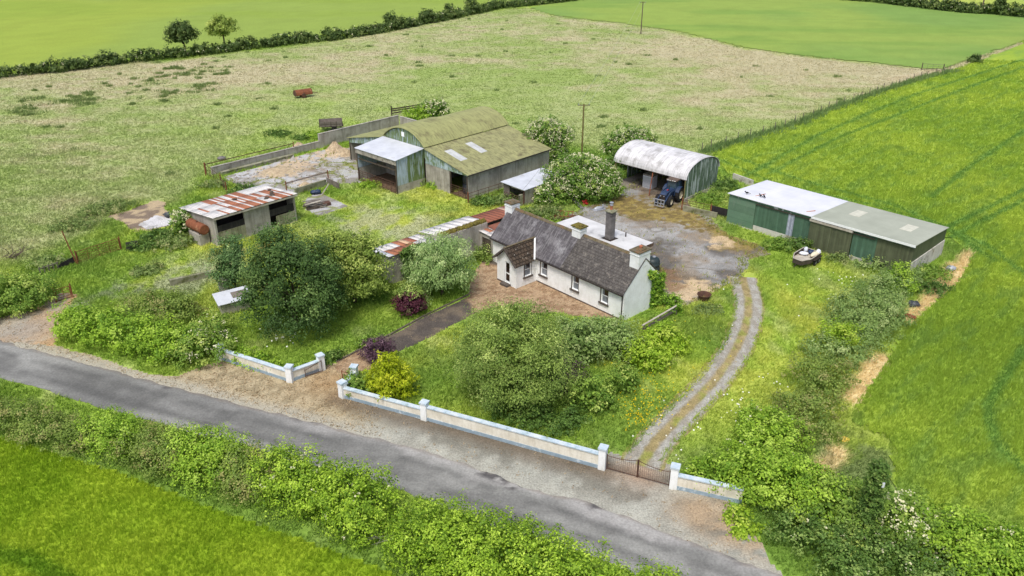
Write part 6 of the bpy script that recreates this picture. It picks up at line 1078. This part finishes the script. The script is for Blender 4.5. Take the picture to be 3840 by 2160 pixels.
# --- flowering elders
plant('elder_bush', 'largest white-flowering elder between the big barn and the hay barn', 'shrub', P(1465, 500), [(-1.9, 0, 2.3, 2.3, 2.2, 2.2), (1.7, 0, 2.2, 2.3, 2.2, 2.1), (-.2, .3, 3.5, 2.2, 2.0, 1.5), (0, -1.0, 1.6, 2.4, 1.6, 1.6), (2.6, -.6, 1.4, 1.5, 1.3, 1.4), (-2.6, -.6, 1.5, 1.5, 1.3, 1.5)], 'elderd', 70, .23, (1.0, .14, 6, 2.0, 8), (900, .12), group='flowering elder bushes', rc=.42)
plant('elder_bush', 'round elder covered in cream flowers at the back corner of the big barn', 'shrub', P(1380, 412), [(-.5, 0, 3.9, 2.3, 2.0, 1.7), (1.3, 0, 3.4, 1.7, 1.7, 1.6), (.4, 0, 2.0, 1.8, 1.6, 1.8)], 'elderd', 62, .24, (1.5, .12, 5, 2.0, 9), (900, .12), group='flowering elder bushes', rc=.42)
plant('elder_bush', 'flowering elder rising behind the white roof of the hay barn', 'shrub', P(1578, 425), [(.2, 0, 3.3, 2.5, 2.0, 1.8), (-1.6, 0, 2.6, 1.7, 1.6, 1.7), (1.6, 0, 3.7, 1.5, 1.4, 1.3), (0, 0, 1.5, 2, 1.6, 1.5)], 'elderd', 62, .24, (1.3, .12, 5, 2.0, 10), (600, .12), group='flowering elder bushes', rc=.42)
plant('elder_bush', 'small elder with large white flower heads in front of the small open shed', 'shrub', P(1366, 516), [(0, 0, 1.0, .95, .9, 1.0), (.3, 0, 1.7, .7, .7, .6)], 'elderd', 90, .2, None, (60, .2), group='flowering elder bushes', rc=.34)
plant('elder_bush', 'white-flowering elder at the left end of the rust-roofed calf shed', 'shrub', P(466, 592), [(0, 0, 1.2, .95, .95, 1.1), (-.2, .2, 2.0, .75, .75, .6)], 'elderd', 85, .2, None, (80, .17), group='flowering elder bushes', rc=.34)
plant('elder_bush', 'straggly cream-flowered elder beyond the far left roof of the big barn', 'shrub', P(1094, 298), [(0, 0, 1.2, 1.9, 1.5, 1.2), (.6, 0, 2.1, 1.2, 1.0, .8), (-1.3, 0, 1.7, .8, .8, .8)], 'elderd', 50, .26, None, (110, .18), group='flowering elder bushes', rc=.42)
plant('shrub', 'plain round green bush beside the elder beyond the big barn', 'shrub', P(1047, 303), [(0, 0, .9, 1.7, 1.3, 1.0), (.8, 0, 1.2, 1.0, .9, .8)], 'bright', 50, .25, rc=.4)
# --- left roadside hedges
def bushes(name, lab, cat, items, pal, dens=62, leaf=.22, **kw):
    kw.setdefault('per', 40); kw.setdefault('rc', .42); kw.setdefault('fill', .2); kw.setdefault('cfrac', .22); dens *= 1.4; leaf *= .82; kw['per'] = int(kw['per'] * 1.15); b = P(*items[len(items) // 2][:2]); return plant(name, lab, cat, b, at_blobs(b, items), pal, dens, leaf, **kw)
bushes('hedge', 'leftmost dark leafy hedge by the farm lane entrance', 'hedge', [(-60, 785, 2.3, 2.6), (-10, 782, 2.2, 2.7), (40, 778, 2.0, 2.6), (85, 772, 1.7, 2.5), (112, 762, 1.2, 2.0)], 'elder', 64, .22)
bushes('hedge', 'bright green hedge along the road left of the short cream wall', 'hedge', [(190, 835, 1.5, 2.0), (235, 848, 1.7, 2.2), (290, 858, 1.8, 2.3), (345, 872, 1.8, 2.3), (400, 885, 1.8, 2.3), (450, 895, 1.7, 2.2)], 'bright', 66, .22)
bushes('hedge', 'darker hedge end with cream roses touching the short cream wall', 'hedge', [(490, 905, 1.5, 2.2), (525, 905, 1.5, 2.1), (555, 880, 1.3, 1.9), (540, 850, 1.3, 1.8)], 'elder', 66, .21, flowers=(60, .12))
bushes('hawthorn_bush', 'duller olive bush behind the bright roadside hedge, beside the tin hut', 'shrub', [(345, 805, 1.5, 1.6), (395, 808, 1.9, 2.1), (440, 805, 1.7, 2.0), (465, 800, 1.2, 1.6)], 'dull', 72, .2)
# --- foreground roadside hedge
HG = 'bushes of the hedge between the road and the front crop'
bushes('hedge_bush', 'dull bramble-covered stretch at the left end of the front hedge', 'hedge', [(-80, 1040, 1.6, 1.5), (-20, 1058, 1.6, 1.4), (40, 1070, 1.5, 1.5), (100, 1090, 1.5, 1.6), (160, 1108, 1.5, 1.6), (215, 1122, 1.3, 1.5)], 'dull', 92, .155, ragged=.14, rc=.36, group=HG)
bushes('hedge_bush', 'bright green rounded bush standing out in the left part of the front hedge', 'hedge', [(275, 1122, 1.4, 2.2), (312, 1134, 1.4, 2.2)], 'bright', 110, .165, ragged=.18, rc=.36, per=30, group=HG)
bushes('hedge_bush', 'olive thorny stretch right of the bright rounded bush in the front hedge', 'hedge', [(360, 1150, 1.5, 1.9), (410, 1160, 1.6, 2.0), (450, 1172, 1.5, 1.9), (400, 1178, 1.3, 1.4)], 'dull', 92, .155, ragged=.14, rc=.36, group=HG)
bushes('hedge_bush', 'light green leafy pair of mounds in the middle left of the front hedge', 'hedge', [(490, 1168, 1.6, 2.4), (545, 1182, 1.6, 2.4), (580, 1190, 1.4, 2.1), (520, 1208, 1.4, 1.7)], 'bright', 110, .165, ragged=.18, rc=.36, per=30, group=HG)
bushes('hedge_bush', 'brownish-green tangled stretch near the centre of the front hedge', 'hedge', [(610, 1208, 1.6, 2.1), (660, 1222, 1.6, 2.1), (630, 1238, 1.3, 1.5)], 'dull', 92, .155, ragged=.14, rc=.36, group=HG)
bushes('hedge_bush', 'yellowish leafy mounds with a few white roses, centre of the front hedge', 'hedge', [(705, 1230, 1.7, 2.5), (765, 1250, 1.7, 2.5), (825, 1268, 1.6, 2.3), (740, 1275, 1.5, 1.8)], 'glossy', 110, .165, ragged=.18, rc=.36, per=30, group=HG, flowers=(22, .12))
bushes('hedge_bush', 'round glossy bush just left of the bare twigs in the front hedge', 'hedge', [(880, 1290, 1.7, 2.7), (930, 1308, 1.6, 2.7), (900, 1335, 1.4, 1.8)], 'glossy', 110, .17, ragged=.18, rc=.36, per=30, group=HG, flowers=(10, .12))
bushes('hedge_bush', 'largest dense bright bush filling the bottom centre of the front hedge', 'hedge', [(1060, 1385, 1.7, 2.6), (1130, 1405, 1.9, 2.8), (1210, 1430, 2.0, 2.9), (1290, 1458, 2.0, 2.9), (1370, 1490, 2.0, 2.9), (1450, 1525, 2.0, 2.8), (1530, 1565, 1.9, 2.6), (1180, 1470, 1.7, 2.2), (1330, 1530, 1.8, 2.3)], 'glossy', 115, .175, ragged=.19, rc=.36, per=30, group=HG)
bushes('hedge_bush', 'small bush tip at the bottom edge right of the largest front bush', 'hedge', [(1640, 1530, 1.2, 2.2), (1670, 1545, 1.2, 2.0)], 'glossy', 110, .165, ragged=.18, rc=.36, per=30, group=HG)
m = MB(); rng = random.Random(31)
for i in range(16): a = rng.uniform(-2.6, -.5); m.tube((rng.uniform(-.4, .4), rng.uniform(-.3, .3), .3), (math.cos(a) * rng.uniform(.7, 1.5), math.sin(a) * rng.uniform(.7, 1.3), rng.uniform(.5, 1.3)), .016, .006, 4, False)
o = m.build('dead_twigs', 'timber_pale'); move(o, P(975, 1360)); tag(o, 'bare pale twigs sticking out between two bushes of the front hedge', 'twigs')
# --- right-hand bramble hedge and corner hedge
HB = 'bushes of the hedge right of the track'
bushes('bramble_hedge', 'grey-green bramble bank at the right end of the green shed', 'hedge', [(2195, 745, 1.4, 1.5), (2235, 735, 1.5, 1.7), (2265, 715, 1.4, 1.6), (2220, 775, 1.5, 1.5)], 'grey', 72, .18, group=HB)
bushes('bramble_hedge', 'fresh green bush on top of the bramble bank nearest the green shed', 'hedge', [(2252, 722, 1.0, 2.0), (2275, 735, .8, 1.5)], 'bright', 80, .18, group=HB)
bushes('bramble_hedge', 'dense grey-green bramble mass with a yellow-green crest halfway along the right hedge', 'hedge', [(2140, 790, 1.6, 1.7), (2190, 800, 1.8, 2.1), (2235, 810, 1.5, 1.9), (2130, 830, 1.6, 1.6), (2200, 838, 1.6, 1.8)], 'grey', 72, .18, group=HB)
bushes('bramble_hedge', 'vivid lime green bush among the grey brambles of the right hedge', 'hedge', [(2090, 882, 1.3, 2.1), (2120, 878, 1.1, 1.9)], 'lime', 84, .19, group=HB)
bushes('bramble_hedge', 'grey-green brambles around the vivid lime bush', 'hedge', [(2060, 900, 1.4, 1.6), (2130, 912, 1.5, 1.7), (2165, 880, 1.3, 1.5), (2165, 850, 1.2, 1.5)], 'grey', 72, .18, group=HB)
bushes('bramble_hedge', 'olive-brown bush below the vivid lime bush by the straw patch', 'hedge', [(2040, 965, 1.5, 2.0), (2090, 975, 1.5, 2.0), (2060, 1000, 1.4, 1.6)], 'dull', 74, .18, group=HB)
bushes('bramble_hedge', 'brownish bramble tangle between olive bush and corner hedge', 'hedge', [(2000, 1040, 1.4, 1.4), (2050, 1050, 1.5, 1.5), (1985, 1085, 1.4, 1.4), (2040, 1090, 1.4, 1.3)], 'dull', 74, .17, group=HB)
bushes('bramble_hedge', 'mid-green leafy bush beside the track, above the short right wall', 'hedge', [(1915, 1085, 1.3, 1.6), (1930, 1115, 1.5, 2.0), (1890, 1145, 1.4, 1.7), (1960, 1130, 1.4, 1.7)], 'bright', 78, .2, group=HB, flowers=(20, .12))
bushes('bramble_hedge', 'low leafy cover hanging over the short right roadside wall', 'hedge', [(1760, 1205, .9, 1.1), (1800, 1215, 1.1, 1.4), (1845, 1205, 1.4, 1.7)], 'bright', 84, .18, group=HB)
bushes('corner_hedge', 'bright bushy hedge bulging onto the verge at the end of the short right wall', 'hedge', [(1885, 1225, 1.6, 2.4), (1935, 1245, 1.8, 2.6), (1990, 1265, 1.8, 2.5), (2040, 1280, 1.7, 2.4)], 'bright', 80, .21, group=HB)
bushes('corner_hedge', 'green hedge left of the ivy-clad post at the bottom right', 'hedge', [(2085, 1285, 1.6, 2.1), (2120, 1305, 1.5, 1.9), (2095, 1340, 1.6, 1.8), (2145, 1352, 1.3, 1.5)], 'elder', 80, .21, group=HB)
bushes('corner_hedge', 'lower dark brambly skirt of the hedge in front of the ivy-clad post', 'hedge', [(2000, 1345, 1.5, 1.4), (2080, 1395, 1.7, 1.7), (2160, 1420, 1.7, 1.7), (2240, 1440, 1.7, 1.8), (2120, 1455, 1.6, 1.3), (2320, 1470, 1.8, 1.8)], 'dark', 76, .18, group=HB, cfrac=.3, flowers=(26, .11))
bushes('rose_hedge', 'hedge with clusters of white roses just right of the ivy-clad post', 'hedge', [(2255, 1345, 1.3, 2.4), (2285, 1375, 1.5, 2.2)], 'elder', 80, .19, group=HB, flowers=(110, .12))
bushes('corner_hedge', 'bright hedge running out of the bottom right corner', 'hedge', [(2330, 1370, 1.5, 2.3), (2385, 1390, 1.6, 2.3), (2440, 1410, 1.7, 2.2), (2500, 1435, 1.7, 2.2), (2560, 1455, 1.7, 2.2), (2620, 1480, 1.7, 2.2), (2400, 1440, 1.7, 2.0), (2480, 1480, 1.8, 2.1)], 'bright', 80, .21, group=HB, flowers=(40, .12))
q = P(2168, 1358); hp = HT(q, 1170); t = plant('ivy_post', 'tall post wrapped in dark ivy at the bottom right', 'ivy', q, [(0, 0, hp * k, .55 * (1.15 - .3 * k), .55 * (1.15 - .3 * k), hp * .12) for k in (.12, .25, .38, .51, .64, .77, .88, .95)], 'dark', 230, .12, rc=.16, ragged=.07, cfrac=.3); MB().tube((0, 0, 0), (0, 0, hp + .1), .12).build('post', 'pole_wood', t); MB().box(-.06, .06, -.72, -.68, hp * .84, hp * .84 + .3).build('marker_plate', 'plastic_white', t)
# --- far hedges
def hedgerow(name, lab, pts, hr, rr, pal, dens, leaf, step=1.6, flowers=None, gaps=()):
    q = resample(PW(pts) if len(pts[0]) == 2 and abs(pts[0][0]) > 0 or True else pts, step); rng = random.Random(len(pts)); b = q[0]; bl = []
    for x, y in q: h = rng.uniform(*hr); r = rng.uniform(*rr); bl.append((x - b[0] + rng.uniform(-.2, .2), y - b[1] + rng.uniform(-.3, .3), h * .46, r, r, h * .56))
    return plant(name, lab, 'hedge', b, bl, pal, dens, leaf, rc=.5, flowers=flowers, fill=.3)
hedgerow('hedgerow', 'long dark hedge between the far left crop and the tan pasture', [(-90, 206), (0, 195), (170, 179), (333, 156), (500, 141), (600, 127), (740, 110), (859, 98), (986, 77), (1120, 50), (1200, 33), (1253, 22), (1320, 15), (1420, 5), (1475, -2), (1600, -14)], (1.6, 2.5), (1.1, 1.5), 'hedge', 20, .40, flowers=(260, .2))
for i, (u, v, r, h, lab) in enumerate(((1182, 35, 1.7, 4.2, 'tall bush standing above the far hedge near the top centre'), (985, 73, 1.8, 3.6, 'rounded bush rising above the far hedge, left of the tallest'), (1130, 45, 1.6, 3.4, 'bush in the far hedge just left of the tallest one'), (1070, 57, 1.7, 3.0, 'low swelling bush midway along the far hedge'))): plant('hedgerow_bush', lab, 'shrub', P(u, v), [B_(r, h), B_(r * .8, h * .7, 1.2)], 'hedge', 24, .38, rc=.5, group='bushes rising above the far hedge')
hedgerow('hedgerow', 'hedge across the top right corner between two crops', [(2060, -8), (2120, 0), (2200, 6), (2300, 18), (2400, 30), (2500, 37), (2600, 46), (2680, 56)], (2.2, 3.3), (1.4, 1.9), 'hedge', 18, .44, flowers=(150, .25))
plant('ivy_tree', 'narrow dark ivy-covered tree in the hedge at the top right', 'tree', P(2511, 37), [(0, 0, 2.5, 1.6, 1.6, 2.2), (0, 0, 5, 1.3, 1.3, 1.8), (.2, 0, 7.5, 1.3, 1.3, 1.6)], 'hedge', 28, .4, (6, .2, 4, 1.2, 7), rc=.5)
plant('hawthorn_bush', 'small dark bush on the boundary strip between the two right-hand crops', 'shrub', P(2450, 158), [B_(1.2, 1.5)], 'hedge', 40, .3, rc=.4)
# --- weeds and nettle clumps
NG = 'nettle and weed clumps around the farmyard'
for u, v, r, h, pal, lab in ((280, 528, 1.7, .9, 'nettle', 'grey-green nettle clump above the pale concrete slab on the left'), (232, 540, 1.2, .8, 'nettle', 'smaller nettle clump left of the bare ground'), (180, 575, 1.7, .8, 'nettle', 'wide nettle clump left of the pale slab'), (405, 600, 1.5, .9, 'dark', 'dark nettles below the pale slab'), (440, 620, 1.5, .9, 'nettle', 'nettles left of the rusty tank'), (360, 625, 1.2, .7, 'dark', 'nettles beside the dark propped sheet'), (130, 665, 1.4, .6, 'nettle', 'pale weed clump behind the low board fence'), (370, 685, 1.1, .4, 'nettle', 'small weed tuft on the grassy lane'), (540, 470, 1.3, .7, 'nettle', 'weeds outside the left end of the concrete yard'), (610, 482, 1.4, .7, 'dark', 'weeds between the yard rail and rust-striped roof'),
                         (700, 340, 1.4, .6, 'dark', 'weeds along the back of the low yard wall'), (790, 345, 1.3, .7, 'bright', 'bright weeds at the foot of the tall yard wall'), (1330, 545, 1.5, .9, 'nettle', 'weeds behind the left cottage chimney'), (1375, 540, 1.5, .8, 'nettle', 'weeds between cottage ridge and scrap harrow'), (1400, 515, 1.5, .9, 'elder', 'tall weeds below the largest elder'), (1270, 510, 1.4, .9, 'nettle', 'nettles in front of the rusty rail fence by the big barn'), (1220, 515, 1.2, .8, 'dark', 'nettles at the corner of the big barn'), (1090, 470, 1.0, .7, 'bright', 'weeds in the corner beside the white-roofed bay'), (930, 470, 1.0, .6, 'bright', 'weeds in front of the gates of the white-roofed bay'),
                         (1790, 505, 1.6, .9, 'elder', 'weeds between the hay barn wall and green shed'), (1815, 475, 1.5, 1.1, 'dark', 'dark weeds at the back of the gap between hay barn and green shed'), (1955, 625, 1.1, 1.0, 'elder', 'green weed bush in front of the green doors'), (2005, 628, 1.1, 1.1, 'dark', 'dark weed bush behind the bag trailer'), (2190, 672, 1.2, 1.0, 'grey', 'pale weeds against the front of the olive cladding'), (2110, 655, 1.0, .6, 'nettle', 'weeds by the pale block base right of the bag trailer'), (2330, 700, 1.6, 1.1, 'elder', 'weeds against the pale end wall of the green shed'), (2345, 735, 1.3, .8, 'dark', 'dark weeds below the white plastic bundle'), (1780, 785, 1.0, .4, 'nettle', 'weed tuft below the iron pot'), (760, 350, 1.0, .6, 'dark', 'weeds by the straw heap outside the yard wall'), (830, 905, .8, .6, 'dark', 'dark weed tuft at the driveway mouth'), (925, 868, .7, .8, 'elder', 'small leafy bush at the driveway edge above the plum shrub'), (1855, 1300, .7, .4, 'lime', 'yellow-green weed sprawling on the verge below the short right wall'), (1880, 1335, .7, .35, 'lime', 'second yellow-green weed patch on the verge further down')):
    plant('weed_clump', lab, 'weeds', P(u, v), [B_(r, h), B_(r * .7, h * .8, r * .6, r * .3), B_(r * .6, h * .7, -r * .7, -.2)], pal, 80 if r < 1.3 else 62, .17, group=NG, rc=.3, ragged=.25)
# --- rushes in the pasture, wild flowers
def rushes():
    X, Y = [], []
    for poly, n, k in ((PW([(280, 205), (420, 165), (600, 165), (560, 225), (420, 262), (290, 250)]), 60, .8), (PW([(0, 250), (250, 225), (250, 262), (60, 300), (0, 290)]), 34, 1), (PASTURE, 70, .5)):
        p = np.array(poly); xx = RNG.uniform(p[:, 0].min(), p[:, 0].max(), n * 6); yy = RNG.uniform(max(70, p[:, 1].min()), p[:, 1].max(), n * 6); ok = (sdf(poly, xx, yy) < -1) & (np.abs(xx) < yy * .68)
        for h_ in HARD: ok &= sdf(h_, xx, yy) > 1
        xx, yy = xx[ok][:n], yy[ok][:n]
        for x, y in zip(xx, yy): m_ = int(RNG.integers(6, 34)); s = RNG.uniform(.25, .8) * k; X.append(RNG.normal(x, s, m_)); Y.append(RNG.normal(y, s * .8, m_))
    return np.stack([np.concatenate(X), np.concatenate(Y)])
c = rushes(); kind(tag(blades('rush_tufts', c, lambda x, y: mixc(np.array(lin(116, 138, 80)), np.array(lin(140, 156, 98)), fbm(x, y, 2, 2, 5)), np.full(c.shape[1], .42), np.full(c.shape[1], .16), 3, .35), 'darker green rush and thistle tufts dotted over the pasture', 'rushes'), 'stuff')
q = np.array(resample(fl, .25)); c = np.stack([q[:, 0] + RNG.normal(.2, .5, len(q)), q[:, 1] - np.abs(RNG.normal(0, .7, len(q)))]); c = np.repeat(c, 5, 1) + RNG.normal(0, .25, (2, c.shape[1] * 5)); kind(tag(blades('boundary_grass', c, lambda x, y: mixc(np.array(lin(98, 130, 72)), np.array(lin(140, 160, 100)), fbm(x, y, 2, 2, 5)), RNG.uniform(.4, .9, c.shape[1]), np.full(c.shape[1], .22), 3, .3), 'tall rough grass strip under the wire fence beside the right-hand crop', 'grass'), 'stuff')
def flowers(name, lab, spots, n, size, colr, z):
    p = np.concatenate([np.stack([RNG.normal(P(u, v).x, r, int(n * k)), RNG.normal(P(u, v).y, r, int(n * k)), RNG.uniform(z[0], z[1], int(n * k))], -1) for u, v, r, k in spots]); m_ = len(p); a = size * RNG.uniform(.5, 1.1, (m_, 1)); e = np.array([1, 0, 0]); f = np.array([0, .85, .5])
    V = np.stack([p - e * a, p - f * a, p + e * a, p + f * a], 1).reshape(-1, 3); o = np_mesh(name, V, np.arange(m_ * 4).reshape(-1, 4), MATS['petal_mat'], np.repeat(np.array(colr) * RNG.uniform(.8, 1.0, (m_, 1)), 4, 0)); kind(tag(o, lab, 'wild flowers'), 'stuff')
flowers('cow_parsley', 'white umbel flowers scattered in long grass by the track and sheds', [(1935, 985, .6, .5), (1850, 1040, .9, 1), (1875, 1010, .5, .5), (1720, 1115, .7, .3), (1800, 1090, 2, .5), (1700, 1170, .6, .2), (2130, 712, .8, .5), (2015, 612, .8, .7), (2200, 660, .6, .5), (715, 878, .9, .5), (722, 862, .5, .4), (690, 832, .5, .3), (1780, 495, .8, .3), (2150, 740, 1.2, .2), (1890, 800, 4, .2), (1980, 730, 4, .2)], 20, .075, lin(240, 240, 226), (.45, .8))
flowers('buttercups', 'yellow buttercups in the grass left of the track', [(1620, 1030, 1.0, 2), (1640, 1000, 1.2, 1), (1605, 1065, .6, 1), (1570, 940, 2.5, .7), (1640, 960, 1.6, .6), (1740, 880, 3, .4)], 60, .05, lin(236, 206, 30), (.2, .38))
flowers('ragwort', 'yellow weeds by the tall yard wall', [(868, 350, .5, 1)], 50, .1, lin(226, 204, 48), (.3, 1.0))
